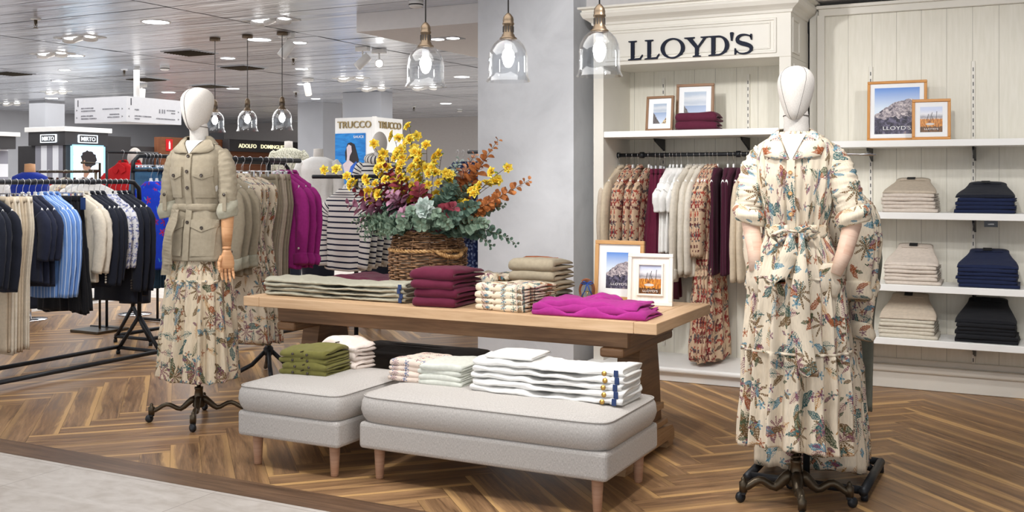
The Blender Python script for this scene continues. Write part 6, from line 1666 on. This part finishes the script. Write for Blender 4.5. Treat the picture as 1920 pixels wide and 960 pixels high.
# silver rosette in front
ro = empty('silver_rosette', pt(797, 392, -.25), 0, 'large silver-green rosette of felty leaves at the front of the basket', 'foliage stem'); lf = MB(); r_ = random.Random(5)
for wl, (n_, L, lift) in enumerate(((9, .075, .05), (8, .062, .5), (7, .045, 1.1), (4, .03, 2.2))):
    for k in range(n_):
        a = 2 * PI * k / n_ + wl * .4; sd = Vector((math.cos(a), 0, math.sin(a))); add_leaf(lf, sd * .006 + Vector((0, -.008 * wl, 0)), (sd + Vector((0, -lift, 0))), Vector((0, -1, 0)) - sd * .2, L * r_.uniform(.68, .92), L * .58, cup=.2)
lf.build('leaves', M['silver'], ro); MB().tube([(0, 0, 0), (0, .12, -.02), (.01, .2, -.08)], .004, 6).build('stem', M['stemg'], ro)

# ================================================================== BACKGROUND SHOPS
def face_at(pa, pb, z=0):
    """frame on a vertical face running from point a (left as seen) to b (right as seen)"""
    r = Vector((pb.x - pa.x, pb.y - pa.y, 0)); return face_frame((pa.x, pa.y, z), r), r.length
# ---- striped kiosk with two lit signs
def kiosk():
    dC = 15.5; c = at_depth(122, 335, dC); L = Vector((-1, 0, 0)); Rr = Vector((0, 1, 0))
    # corner at c, left face along -X, right face along +Y
    xl = at_Y(53, 335, c.y).x; yr = at_X(203, 335, c.x).y
    k = empty('shop_kiosk', (c.x, c.y, 0), 0, 'dark cornered kiosk with two lit name signs and a lightbox in the distance', 'kiosk')
    w1, w2 = c.x - xl, yr - c.y
    z = lambda py: EYE + (335 - py) / F_PX * dC
    def bx(nm, x0, x1, y0, y1, z0, z1, m): return MB().box(((x0 + x1) / 2, (y0 + y1) / 2, (z0 + z1) / 2), (x1 - x0, y1 - y0, z1 - z0), bevel=.004).build(nm, M[m], k)
    bx('cap', -w1 - .05, .03, -.03, w2 + .05, z(246), z(237), 'paint_white'); bx('fascia', -w1, 0, 0, w2, z(272), z(246), 'dark_fascia'); bx('core', -w1 - .3, -.05, .05, w2, 0, z(272), 'dark_fascia')
    s = MB(); s.add([(-w1 + .1, .045, .3), (-.1, .045, .3), (-.1, .045, z(272)), (-w1 + .1, .045, z(272))], [[0, 1, 2, 3]], 0, [[(0, 0), (w1, 0), (w1, 1), (0, 1)]], False); s.build('striped_panel', M['kioskstripe'], k)
    for nm, (a, b), T in (('left', (78, 106), face_frame((-w1 * .42, -.002, z(259)), (1, 0, 0))), ('right', (145, 179), face_frame((.002, w2 * .50, z(259)), (0, 1, 0)))):
        W = w1 * .42 if nm == 'left' else w2 * .44
        b_ = MB(); b_.prism([(-W / 2, -.062), (W / 2, -.062), (W / 2, .062), (-W / 2, .062)], .02, T); b_.build('sign_board', M['dark_fascia'], k)
        fr = MB()
        for q in ([(-W / 2, -.062), (W / 2, -.062), (W / 2, -.050), (-W / 2, -.050)], [(-W / 2, .05), (W / 2, .05), (W / 2, .062), (-W / 2, .062)], [(-W / 2, -.05), (-W / 2 + .014, -.05), (-W / 2 + .014, .05), (-W / 2, .05)], [(W / 2 - .014, -.05), (W / 2, -.05), (W / 2, .05), (W / 2 - .014, .05)]): fr.prism(q, .026, T)
        fr.build('sign_border', M['glow_sign'], k)
        text_mb('MIRTO', .062, .006, T @ Matrix.Translation((0, -.031, .022)), extra=.002, width=W * .74).build('lettering', M['glow_sign'], k)
    # lightbox poster: curly-haired head seen from the side over pale drapery
    T = face_frame((.006, 0, 0), (0, 1, 0)); y0, y1 = .12, w2 - .12; z0, z1 = .55, z(273)
    M['poster_pale'] = poster('poster_drapery', srgb(176, 204, 232), srgb(232, 240, 248), .8)
    MB().prism([(y0, z0), (y1, z0), (y1, z1), (y0, z1)], .02, T).build('poster', M['poster_pale'], k)
    fr = MB()
    for q in ([(y0 - .03, z0), (y0, z0), (y0, z1), (y0 - .03, z1)], [(y1, z0), (y1 + .03, z0), (y1 + .03, z1), (y1, z1)], [(y0, z1), (y1, z1), (y1, z1 + .02), (y0, z1 + .02)]): fr.prism(q, .03, T)
    fr.build('light_frame', emit('poster_edge', (.35, .75, 1), 1.4), k)
    cy, cz = lerp(y0, y1, .50), z(303); s = w2 / 82 * 1.0
    def pxp(pts): return [(lerp(y0, y1, (x - 126) / (194 - 126)), z(y)) for x, y in pts]
    MB().prism(pxp([(147, 298), (153, 296), (160, 300), (166, 310), (164, 322), (158, 330), (153, 336), (149, 330), (150, 322), (147, 312)]), .004, T @ Matrix.Translation((0, 0, .02))).build('poster_face', M['skin_print'], k)
    hair = []
    for i in range(26):
        a = 2 * PI * i / 26; R = 1 + .09 * math.sin(i * 2.4); hair.append((161 + 17 * R * math.cos(a) + 2 * math.sin(a), 296 + 15 * R * math.sin(a) * (1.1 if math.sin(a) > 0 else .95)))
    MB().prism(pxp(hair[::-1]), .006, T @ Matrix.Translation((0, 0, .02))).build('poster_hair', M['hair_print'], k)
    MB().prism(pxp([(149, 300), (152, 300), (151, 313), (148, 311)]), .008, T @ Matrix.Translation((0, 0, .02))).build('poster_cheek', M['skin_print'], k)
def poster(name, c1, c2, glow):
    t = NT(name); n_ = t.noise(t.vm('MULTIPLY', t.uv(), (1.2, 5, 1)), 2.2, 4, .6, 1.5); c = t.ramp(n_, [(.35, c1), (.62, c2)])
    return t.done(c, .5, 0, .3, Emission_Color=c, Emission_Strength=glow)
M['skin_print'] = plain('printed_skin', srgb(170, 130, 110), .6, 0, .05); M['hair_print'] = plain('printed_hair', srgb(40, 34, 38), .7, 0, .2, 60); M['skin_light'] = plain('printed_skin_light', srgb(206, 190, 196), .6, 0, .05); M['blue_print'] = plain('printed_satin', srgb(36, 92, 190), .5, 0, .3, 12)
kiosk()
# neighbouring dark panels and a second partly seen kiosk
dpx = at_depth(225, 335, 16.5).x; dya, dyb, dzt = at_X(195, 335, dpx).y, at_X(245, 335, dpx).y, at_X(225, 256, dpx).z
struct(box_obj('wall_dark_panel', (dpx - .1, (dya + dyb) / 2, dzt / 2), (.2, dyb - dya, dzt), M['dark_fascia']))
k2 = at_depth(-78, 335, 13.2); k = empty('shop_kiosk', (k2.x, k2.y, 0), 0, 'second dark kiosk with a lit sign cut off at the left edge', 'kiosk')
zz = lambda py, d=13.2: EYE + (335 - py) / F_PX * d
MB().box((-.35, .18, (zz(246) + zz(254)) / 2), (1.4, .9, zz(246) - zz(254)), bevel=.004).build('cap', M['paint_white'], k)
MB().box((-.35, .2, (zz(254) + zz(278)) / 2), (1.3, .8, zz(254) - zz(278)), bevel=.004).build('fascia', M['dark_fascia'], k)
MB().box((-.40, .25, zz(278) / 2), (1.1, .7, zz(278)), bevel=.004).build('core', M['kioskstripe'], k)
T = face_frame((-.02, -.205, zz(266)), (1, 0, 0))
fr = MB()
for q in ([(-.2, -.06), (.12, -.06), (.12, -.049), (-.2, -.049)], [(-.2, .049), (.12, .049), (.12, .06), (-.2, .06)], [(.108, -.049), (.12, -.049), (.12, .049), (.108, .049)]): fr.prism(q, .01, T)
fr.build('sign_border', M['glow_sign'], k); text_mb('MIRTO', .058, .006, T @ Matrix.Translation((-.06, -.029, .004)), extra=.002, width=.30).build('lettering', M['glow_sign'], k)

# ---- column wrapped by the gold-lettered shop with a portrait poster
def trucco():
    d = 15.6; c = at_depth(703, 335, d); z = lambda py: EYE + (335 - py) / F_PX * d
    xl = at_Y(628, 335, c.y).x; yr = at_X(755, 335, c.x).y; w1, w2 = c.x - xl, yr - c.y
    k = empty('shop_pillar', (c.x, c.y, 0), 0, 'white square pillar with gold name lettering and a blue portrait poster', 'shop pillar')
    def bx(nm, x0, x1, y0, y1, z0, z1, m): return MB().box(((x0 + x1) / 2, (y0 + y1) / 2, (z0 + z1) / 2), (x1 - x0, y1 - y0, z1 - z0), bevel=.008).build(nm, M[m], k)
    bx('casing', -w1, 0, 0, w2, 0, z(219), 'paint_white'); bx('corner_bead', -.05, .012, -.012, .05, 0, z(218), 'paint_white')
    a0 = at_Y(642, 335, c.y + .25).x - c.x; bx('shaft', a0, a0 + (-.06 - a0), .25, w2 * .75, z(219), CEIL - .002, 'wallgrey')
    text_mb('TRUCCO', (z(226) - z(239)), .02, face_frame((-w1 * .50, -.001, z(239)), (1, 0, 0)), extra=.008, width=w1 * .84).build('lettering', M['letter_gold'], k)
    text_mb('TRUCCO', (z(226) - z(239)), .02, face_frame((.001, w2 * .52, z(239.5)), (0, 1, 0)), extra=.008, width=w2 * .80).build('lettering', M['letter_gold'], k)
    T = face_frame((-w1, -.002, 0), (1, 0, 0)); f = lambda x: (x - 628) / (703 - 628) * w1
    P = lambda pts: [(f(x), z(y)) for x, y in pts]
    M['poster_blue'] = poster('poster_blue', srgb(24, 92, 160), srgb(40, 124, 190), .25)
    MB().prism(P([(630, 345), (686, 345), (686, 249), (630, 249)]), .02, T).build('poster', M['poster_blue'], k)
    L = Matrix.Translation((0, 0, .02))
    MB().prism(P([(649, 285), (654, 268), (660, 266), (667, 270), (671, 284), (675, 300), (672, 310), (664, 312), (658, 304), (650, 300)]), .003, T @ L).build('poster_hair', M['hair_print'], k)
    MB().prism(P([(652, 276), (656, 270), (661, 273), (662, 284), (658, 292), (657, 300), (668, 308), (660, 330), (648, 324), (645, 308), (652, 302), (653, 292)]), .005, T @ L).build('poster_face', M['skin_light'], k)
    MB().prism(P([(660, 312), (670, 302), (676, 310), (679, 325), (677, 345), (654, 345), (656, 326)]), .007, T @ L).build('poster_dress', M['blue_print'], k)
    text_mb('SAUCE', (z(253) - z(258)) * .9, .002, face_frame((-w1 + f(674.5), -.024, z(258)), (1, 0, 0)), extra=.004, width=f(684) - f(665)).build('lettering', M['white_text'], k)
    text_mb('ROOM STORE', .012, .002, face_frame((-w1 + f(674.5), -.024, z(266)), (1, 0, 0))).build('lettering', M['white_text'], k) if False else None
trucco()
# ---- wall fascia with gold letters
d = 17.4; pa, pb = at_X(428, 335, -15.6), at_X(572, 335, -15.6)
k = empty('shop_fascia', (pa.x + .03, (pa.y + pb.y) / 2, 0), 0, 'long black fascia with lit gold capital letters on the far wall', 'shop sign'); hw = (pb.y - pa.y) / 2
dm = (pa - Vector((0, 0, EYE))).length; zc = at_X(500, 275, -15.6).z
MB().box((-.1, 0, zc), (.2, 2 * hw, .26), bevel=.01).build('board', M['dark_fascia'], k)
for s_, y_, w_ in (('ADOLFO', -.56, .44), ('DOMINGUEZ', .10, .66)): text_mb(s_, .085, .01, face_frame((.002, hw * y_, zc - .045), (0, 1, 0)), extra=.006, width=hw * w_).build('lettering', M['glow_gold'], k)
struct(MB().box((-15.9, (pa.y + pb.y) / 2, 1.1), (.2, 2 * hw + 3.4, 2.2)).build('wall_brown_panel', M['brownpanel']))
struct(MB().box((-16.1, (pa.y + pb.y) / 2 - 2.6, 1.0), (.2, 2.4, 2.0)).build('wall_dark_recess', M['dark_fascia']))
fx = at_X(317, 272, -15.799); k = MB().prism([(-.09, -.12), (.09, -.12), (.09, .12), (-.09, .12)], .01, face_frame(fx, (0, 1, 0))).build('safety_sign', M['red']); tag(k, 'small red fire extinguisher sign on the far brown wall', 'sign')
MB().prism([(-.02, -.08), (.025, -.08), (.025, .04), (.01, .06), (.01, .08), (-.01, .08), (-.01, .06), (-.02, .04)], .004, face_frame(fx + Vector((.011, 0, 0)), (0, 1, 0))).build('pictogram', M['white_text'], k)
struct(box_obj('column_distant', at_depth(600, 335, 18.5) + Vector((0, 0, CEIL / 2 - EYE)), (.55, .55, CEIL - .002), M['wallgrey']))
struct(box_obj('column_white', at_depth(88, 335, 18.0) + Vector((0, 0, CEIL / 2 - EYE)), (.40, .40, CEIL - .002), M['wallgrey']))

# ---- hanging direction sign
M['sign_grey'] = plain('sign_board_grey', srgb(206, 207, 212), .5, 0, .02)
def dirsign():
    d = 12.2; c = at_depth(237, 335, d); z = lambda py: EYE + (335 - py) / F_PX * d
    xl = at_Y(140, 335, c.y).x; yr = at_X(340, 335, c.x).y; w1, w2 = c.x - xl, yr - c.y
    o = empty('direction_sign', (c.x, c.y, CEIL), 0, 'white hanging direction sign with floor number and arrows', 'sign'); zb, zt = z(228) - CEIL, z(180) - CEIL
    poly = [(-w1, 0), (0, 0), (0, w2), (-w1, w2 * 1.0)]
    b = MB(); b.prism([(-w1, 0), (0, 0), (0, w2)], zt - zb, Matrix.Translation((0, 0, zb))); b.build('sign_box', M['sign_grey'], o)
    pp = Vector((-w1 * .35, w2 * .35)); MB().tube([(pp.x + .25, pp.y - .1, zt), (pp.x + .25, pp.y - .1, -.001)], .035, 14).build('hanger_pole', M['paint_white'], o)
    H_ = zt - zb; A = face_frame((-w1, -.001, zb), (1, 0, 0)); B = face_frame((.001, 0, zb), (0, 1, 0))
    t = MB(); dk = MB()
    def ln(T, s, x, y, h, al='LEFT', mb=None, w_=None): text_mb(s, h * H_, .003, T @ Matrix.Translation((x, y * H_, 0)), mb or t, 0, 0, align=al)
    ln(A, '1', w1 * .035, .66, .27, mb=dk); ln(B, '1', w2 * .045, .66, .28, mb=dk)
    for y in (.47, .17): ln(A, '>', w1 * .03, y, .09, mb=dk); ln(A, '>', w1 * .91, y, .09, mb=dk); ln(B, '<', w2 * .03, y, .09, mb=dk); ln(B, '>', w2 * .93, y, .09, mb=dk)
    for s, x, y, al in (('BAJA A PLANTA BAJA', .13, .56, 'LEFT'), ('ACCESORIOS DE MODA', .13, .45, 'LEFT'), ('JOYERIA / RELOJERIA', .13, .25, 'LEFT'), ('PERFUMERIA / COSMETICA', .13, .14, 'LEFT'), ('INFORMACION AL TURISTA', .87, .50, 'RIGHT'), ('PARAFARMACIA', .87, .28, 'RIGHT'), ('OPTICA / ESTANCO', .87, .17, 'RIGHT')): ln(A, s, w1 * x, y, .052, al)
    for s, x, y, al in (('MUJER', .14, .47, 'LEFT'), ('LENCERIA / CORSETERIA', .14, .22, 'LEFT'), ('MEDIAS', .14, .11, 'LEFT'), ('ACCESORIOS', .88, .53, 'RIGHT'), ('ASEOS', .88, .42, 'RIGHT'), ('ATENCION PERSONALIZADA', .88, .17, 'RIGHT')): ln(B, s, w2 * x, y, .055, al)
    t.build('small_lettering', M['grey_text'], o); dk.build('numbers_and_arrows', M['dark_text'], o)
    ic = MB()
    for x in (.58, .63, .67): ic.prism([(w2 * x, .42 * H_), (w2 * (x + .02), .42 * H_), (w2 * (x + .02), .58 * H_), (w2 * x, .58 * H_)], .003, B)
    ic.build('pictograms', M['grey_text'], o)
dirsign()

# ---- distant mannequins
def far_torso(px, py, d, label, mat, head=True, sleeves=True, hood=False, sc=1.0, zs=None, skin='mann'):
    p = at_depth(px, 335, d); zsh = EYE + (335 - py) / F_PX * d
    o = empty('display_mannequin', (p.x, p.y, 0), YAW - .1, label, 'mannequin')
    b = MB(); body(b, [(zsh + .01, .07, .06, 0), (zsh - .03, .165, .09, .003), (zsh - .12, .18, .11, .006), (zsh - .34, .145, .10, .008), (zsh - .50, .17, .12, .008), (zsh - .62, .18, .125, .008)], N=60, nz=30, folds=6, seed=int(px), ex=.88); b.build('top', M[mat], o)
    MB().lathe([(.058, zsh - .03), (.05, zsh + .03), (.048, zsh + .09), (0, zsh + .095)], 20).build('neck', M[skin], o)
    if sleeves:
        for s in (1, -1): sv = MB(); sleeve(sv, [(s * .145, 0, zsh - .05), (s * .20, 0, zsh - .14), (s * .215, -.01, zsh - .38), (s * .21, -.02, zsh - .54)], [.06, .062, .055, .046], 3 + s, N=20, n=20); sv.build('sleeve', M[mat], o)
    if head: hb_ = MB(); hb_.ball((0, 0, zsh + .155), .088, 24, 16, sc=(.78, 1.0, 1.22)); hb_.build('head', M[skin], o)
    if hood: MB().tube([(.11 * math.cos(a), .02 + .10 * math.sin(a), zsh + .015 + .02 * math.sin(a)) for a in [2 * PI * k / 24 for k in range(24)]], .042, 12, closed=True).build('hood', M[mat], o)
    lg = MB(); body(lg, [(zsh - .58, .17, .115, .004), (zsh - .80, .175, .12, .008), (.12, .15, .10, .01)], N=40, nz=16, folds=5, seed=7, ex=.85); lg.build('trousers', M['navy'], o)
    MB().lathe([(.015, .01), (.015, .2)], 12).build('pole', M['chrome'], o); MB().lathe([(0, 0), (.16, 0), (.16, .012), (0, .014)], 28).build('base_plate', M['chrome'], o)
    return o
M['print_green'] = floral('print_green', srgb(214, 212, 196), [srgb(120, 128, 100), srgb(150, 150, 120)], 1.6, [('leaf', 22, 1.1, .42, .9, [0, 1]), ('flower', 26, 2.2, .4, .8, [1, 0])])
far_torso(712, 300, 9.6, 'mannequin in a striped hooded top standing behind the flowers', 'navystripe', hood=True)
far_torso(597, 296, 10.5, 'headless mannequin in a white blouse right of the black fascia', 'white', head=False)
far_torso(541, 279, 12.5, 'headless mannequin in a pale green print blouse under the fascia', 'print_green', head=False)
far_torso(253, 326, 10.4, 'white round-headed mannequin behind the red jackets', 'offwhite', sleeves=False)
far_torso(56, 325, 10.0, 'tan necked mannequin in a navy and red top far left', 'royal', head=False, sleeves=False, skin='armwood')
# ---- striped tops on a rail beside the flowers
o = empty('clothes_rack', at_depth(668, 335, 8.1) * 1, 0, 'black rail behind the basket carrying striped tops', 'clothes rack'); o.location.z = 0
MB().tube([(-.15, -.35, 1.375), (.16, .36, 1.375)], .015, 12).build('rail', M['black_metal'], o); MB().tube([(0, 0, .02), (0, 0, 1.375)], .017, 12).build('upright', M['black_metal'], o); MB().box((0, 0, .012), (.4, .5, .024), bevel=.006).build('base_plate', M['black_metal'], o)
for i, (px, d) in enumerate(((646, 7.9), (660, 8.05), (674, 8.2), (688, 8.35))):
    p = at_depth(px, 335, d); q = NUM[i]
    garment('striped_jersey', 'top', 'navystripe', (p.x, p.y, 1.375), YAW - .75, f'white top with navy stripes behind the basket, {q} from the left', 'striped tops behind the basket', 'top', L=.62, W=.42, T=.045, sl=.50, collar=False, seed=200 + i, hg='hangers of the striped tops', hlabel=f'white hanger of the {q} striped top', wob=.1)
# ---- beige seat and navy printed dresses beyond the table
ottoman('square_ottoman', *at_z(633, 535, .36).xy, .62, .5, .36, 'beige ottoman far behind the table near the striped tops', 'tobacco')
o = empty('clothes_rack', at_depth(875, 335, 10.2), 0, 'rail left of the column with navy printed dresses', 'clothes rack'); o.location.z = 0
MB().tube([(.02, 0, 1.62), (.60, -.15, 1.62)], .018, 12).build('rail', M['black_metal'], o)
for s in (.22, .58): MB().tube([(s, -.25 * s, .01), (s, -.25 * s, 1.62)], .015, 10).build('upright', M['black_metal'], o); MB().box((s, -.25 * s, .012), (.1, .4, .024)).build('foot_bar', M['black_metal'], o)
for i, px in enumerate((858, 868, 879, 890)):
    p = at_depth(px, 335, 10.2); garment('printed_dress', 'dress' if i > 1 else 'top', 'print_navy', (p.x, p.y, 1.62), YAW - .9, f'navy printed garment hanging left of the column, {NUM[i]} from the left', 'navy printed garments by the column', 'dress', L=1.25 if i > 1 else .75, W=.40, T=.034, sl=.45, collar=False, seed=220 + i, hg='hangers left of the column', hlabel=f'hanger of the {NUM[i]} navy printed garment')

# ---- far rails of many-coloured clothes at the left
FAR = [(-12.2, 7.1, 5, [('orange', 'orange'), ('teal', 'teal'), ('black', 'black'), ('black', 'black'), ('yellow', 'yellow'), ('orange', 'orange')], 1.50, 'left end'),
       (-11.2, 7.9, 6, [('white', 'white'), ('royal', 'royal blue'), ('red', 'red'), ('print_cobalt', 'cobalt print'), ('print_pink', 'pink print'), ('yellow', 'yellow'), ('white', 'white')], 1.46, 'kiosk front'),
       (-9.9, 8.2, 6, [('royal', 'royal blue'), ('black', 'black'), ('red', 'red'), ('offwhite', 'off-white'), ('print_small', 'floral'), ('white', 'white'), ('teal', 'teal')], 1.44, 'lightbox front')]
FN = {(0): 'far left rail', (1): 'far rail by the striped kiosk panel', (2): 'far rail by the lightbox'}
for j, (X, Y, n_, items, z, nm) in enumerate(FAR):
    o = empty('clothes_rack', (X, Y, 0), 0, f'{FN[j]} of mixed colourful clothes', 'clothes rack')
    MB().tube([(-.5, 0, z), (.5, 0, z)], .016, 10).build('rail', M['bronze'], o)
    for s in (-.48, .48): MB().tube([(s, 0, .02), (s, 0, z)], .016, 10).build('upright', M['bronze'], o); MB().tube([(s, -.25, .02), (s, .25, .02)], .016, 10).build('foot_bar', M['bronze'], o)
    for i, (m_, cn) in enumerate(items):
        x = X - .42 + .84 * i / (len(items) - 1); same = [q for q in items[:i] if q[1] == cn]
        extra = (', ' + NUM[len(same)] + ' of that colour') if sum(q[1] == cn for q in items) > 1 else ''
        garment('hanging_shirt', 'top', m_, (x, Y, z), .9, f'{cn} top on the {FN[j]}{extra}'.replace(' of that colour', ' one'), f'tops on the {FN[j]}', 'top', L=.64, W=.40, T=.05, sl=.5 if i % 2 else .22, collar=bool(i % 2), seed=240 + 10 * j + i, hg=f'hangers on the {FN[j]}', hlabel=f'dark hanger of the {NUM[i]} top on the {FN[j]}', hmat='hanger_dark', wob=.15)
for i, (px, py, d, lab) in enumerate(((505, 0, 9, ''),)): pass
wh = at_depth(170, 335, 9.2); garment('white_shirt', 'top', 'white', (wh.x, wh.y, 1.43), YAW + .2, 'white top on a brown hanger facing out below the lightbox', None, 'shirt', L=.62, W=.42, T=.05, sl=.25, collar=False, seed=290, hlabel='brown hanger of the white top below the lightbox', hmat='hanger_dark')
o = empty('display_stand', (wh.x, wh.y, 0), 0, 'bronze T-stand carrying the outward facing white top', 'stand')
MB().tube([(0, .1, .02), (0, .1, 1.50), (0, -.10, 1.50)], .010, 10).build('pole', M['bronze'], o); MB().tube([(-.02, 0, 1.43), (-.0, .1, 1.43)], .012, 8).build('arm', M['bronze'], o); MB().box((0, .1, .012), (.35, .35, .024), bevel=.005).build('base_plate', M['bronze'], o)

# ================================================================== CEILING FITTINGS
DL = [(292, 41, 1.0), (486, 74, 1.0), (136, 104, 1.0), (112, 152, .9), (97, 184, .9), (427, 109, .7), (316, 173, .9), (437, 166, .8), (566, 129, .7), (568, 158, .7), (592, 185, .7), (612, 202, .8), (866, 144, .9), (836, 194, .9), (121, 131, .6), (560, 80, .7)]
def row_label(lst, i):
    b = lambda py: 'nearest' if py < 90 else 'middle' if py < 150 else 'farthest'
    same = sorted((q for q in lst if b(q[1]) == b(lst[i][1])), key=lambda q: q[0])
    return f'{NUM[same.index(lst[i])]} from the left of the {b(lst[i][1])} row'
for i, (px, py, s) in enumerate(DL):
    p = at_z(px, py, CEIL); near = 'near' if py < 120 else 'middle' if py < 180 else 'far'
    o = empty('downlight', (p.x, p.y, CEIL), 0, 'round recessed ceiling downlight, ' + row_label(DL, i), 'ceiling light', 'round downlights in the metal ceiling')
    R = .11 * s
    MB().lathe([(R, -.004), (R * 1.14, -.005), (R * 1.14, .004), (R, .004)], 28, cap=False).build('trim_ring', M['paint_white'], o); MB().lathe([(0, -.002), (R, -.002), (R, .003), (0, .003)], 28).build('lens', M['glow_cool'], o)
MS = [(150, 70), (98, 100), (508, 37), (105, 171), (22, 193), (658, 146), (796, 163), (205, 190), (366, 183), (700, 165)]
for i, (px, py) in enumerate(MS):
    p = at_z(px, py, CEIL); o = empty('gimbal_light', (p.x, p.y, CEIL), 0, 'recessed ceiling fitting with tilting lamps, ' + row_label(MS, i), 'ceiling light', 'recessed gimbal fittings')
    fr = MB()
    for c, s in (((0, .105, -.004), (.46, .012, .01)), ((0, -.105, -.004), (.46, .012, .01)), ((.225, 0, -.004), (.012, .2, .01)), ((-.225, 0, -.004), (.012, .2, .01))): fr.box(c, s)
    fr.build('frame', M['paint_white'], o)
    for q in (-.14, 0, .14):
        T = Matrix.Translation((q, 0, -.012)) @ Matrix.Rotation(.35 * (1 if q else -.6), 4, 'Y') @ Matrix.Rotation(.3, 4, 'X')
        ho = MB().lathe([(.062, .02), (.065, -.02), (.056, -.022), (.05, .0)], 22, cap=False).xf(T).build('lamp_ring', M['paint_white'], o)
        MB().lathe([(0, -.010), (.050, -.010), (.050, -.004), (0, -.004)], 22).xf(T).build('lens', M['glow_white'], ho)
tw = at_z(835, 72, 2.549); o = empty('gimbal_light', (tw.x, tw.y, 2.549), 0, 'twin recessed spot fitting in the white soffit', 'ceiling light')
MB().box((0, 0, .0), (.30, .17, .008)).build('frame', M['wallgrey'], o)
for q in (-.075, .075): MB().lathe([(0, -.006), (.055, -.006), (.05, -.002), (0, -.002)], 20, (q, 0, 0)).build('lens', M['glow_white'], o)
# track spots
TS = [(537, 62, 'aimed down left', .6, False), (680, 88, 'left of the starry lamp', .8, False), (711, 92, 'shining straight at the camera', 0, True), (577, 147, 'far one near the white column', -.2, False), (578, 195, 'farthest one above the blouse mannequin', .1, False), (266, 158, 'beside the direction sign pole', 0, False)]
for px, py, ds, tl, lit in TS:
    p = at_z(px, py, CEIL); o = empty('track_spot', (p.x, p.y, CEIL), 0, 'white cylinder spotlight on the ceiling, ' + ds, 'spotlight', None)
    MB().box((0, 0, -.022), (.15, .06, .042), bevel=.004).build('driver', M['paint_white'], o); MB().tube([(0, 0, -.04), (0, 0, -.10)], .008, 8).build('bracket', M['paint_white'], o)
    T = Matrix.Translation((0, 0, -.15)) @ Matrix.Rotation(YAW, 4, 'Z') @ Matrix.Rotation(tl, 4, 'Y') @ Matrix.Rotation(.9 if lit else -.15, 4, 'X')
    if lit: T = Matrix.Translation((0, 0, -.15)) @ (-(Vector((p.x, p.y, CEIL - .15)) - Vector((0, 0, EYE)))).to_track_quat('-Z', 'Y').to_matrix().to_4x4()
    h_ = MB().lathe([(0, .085), (.042, .085), (.045, .08), (.045, -.08), (.040, -.085), (.036, -.07), (0, -.07)], 24).xf(T).build('housing', M['paint_white'], o)
    MB().lathe([(0, -.074), (.036, -.074), (.036, -.071), (0, -.071)], 20).xf(T).build('lens', M['glow_white'], h_)
# sprinklers, detectors and vents
for i, (px, py, ds) in enumerate(((67, 35, 'far left, nearest'), (233, 130, 'left of the direction sign pole'), (753, 38, 'on the ceiling edge beside the soffit'), (550, 108, 'above the far right pendant'), (108, 190, 'far left, farthest'), (555, 172, 'far one beyond the pendants'), (776, 200, 'near the gold-lettered pillar'))):
    p = at_z(px, py, CEIL); o = empty('sprinkler', (p.x, p.y, CEIL), 0, 'small dark ceiling sprinkler, ' + ds, 'sprinkler', 'ceiling sprinklers')
    MB().lathe([(0, -.012), (.04, -.01), (.042, 0), (0, 0)], 18).build('escutcheon', M['paint_white'], o)
    b = MB(); b.lathe([(.014, -.012), (.014, -.04), (.006, -.045), (.006, -.06), (0, -.06)], 12)
    for s in (1, -1): b.tube([(s * .012, 0, -.035), (s * .02, 0, -.055), (s * .004, 0, -.078)], .003, 6)
    b.lathe([(0, -.08), (.02, -.08), (.02, -.076), (0, -.076)], 12); b.build('sprinkler_head', M['bronze'], o)
for px, py, ds in ((780, 2, 'above the leftmost large pendant'), (309, 124, 'beyond the direction sign'), (862, 205, 'in the far ceiling right of the gold-lettered pillar')):
    p = at_z(px, max(py, 2), CEIL if py > 10 else CEIL); o = empty('smoke_detector', (p.x, p.y, CEIL), 0, 'round white smoke detector, ' + ds, 'smoke detector')
    MB().lathe([(0, -.05), (.04, -.05), (.052, -.04), (.055, -.02), (.055, 0), (0, 0)], 24).build('housing', M['paint_white'], o); MB().lathe([(.053, -.034), (.0555, -.030), (.0555, -.026), (.053, -.022)], 24, cap=False).build('sensor_band', M['cord'], o)
for px, py, ds in ((356, 98, 'nearest, above the direction sign'), (275, 148, 'behind the direction sign pole'), (395, 161, 'between the far pendants'), (20, 137, 'at the left edge'), (455, 126, 'above the middle far pendant')):
    p = at_z(px, py, CEIL); o = empty('ceiling_vent', (p.x, p.y, CEIL), 0, 'dark slatted ceiling air vent, ' + ds, 'vent', 'ceiling vents')
    MB().box((0, 0, -.004), (.42, .42, .008)).build('plate', M['wallgrey'], o)
    s_ = MB()
    for k in range(9): s_.box((0, -.17 + .0425 * k, -.010), (.38, .030, .004), M=Matrix.Translation((0, -.17 + .0425 * k, -.010)) @ Matrix.Rotation(.6, 4, 'X'))
    tag(s_.build('slats', M['bronze'], o), kind='stuff')
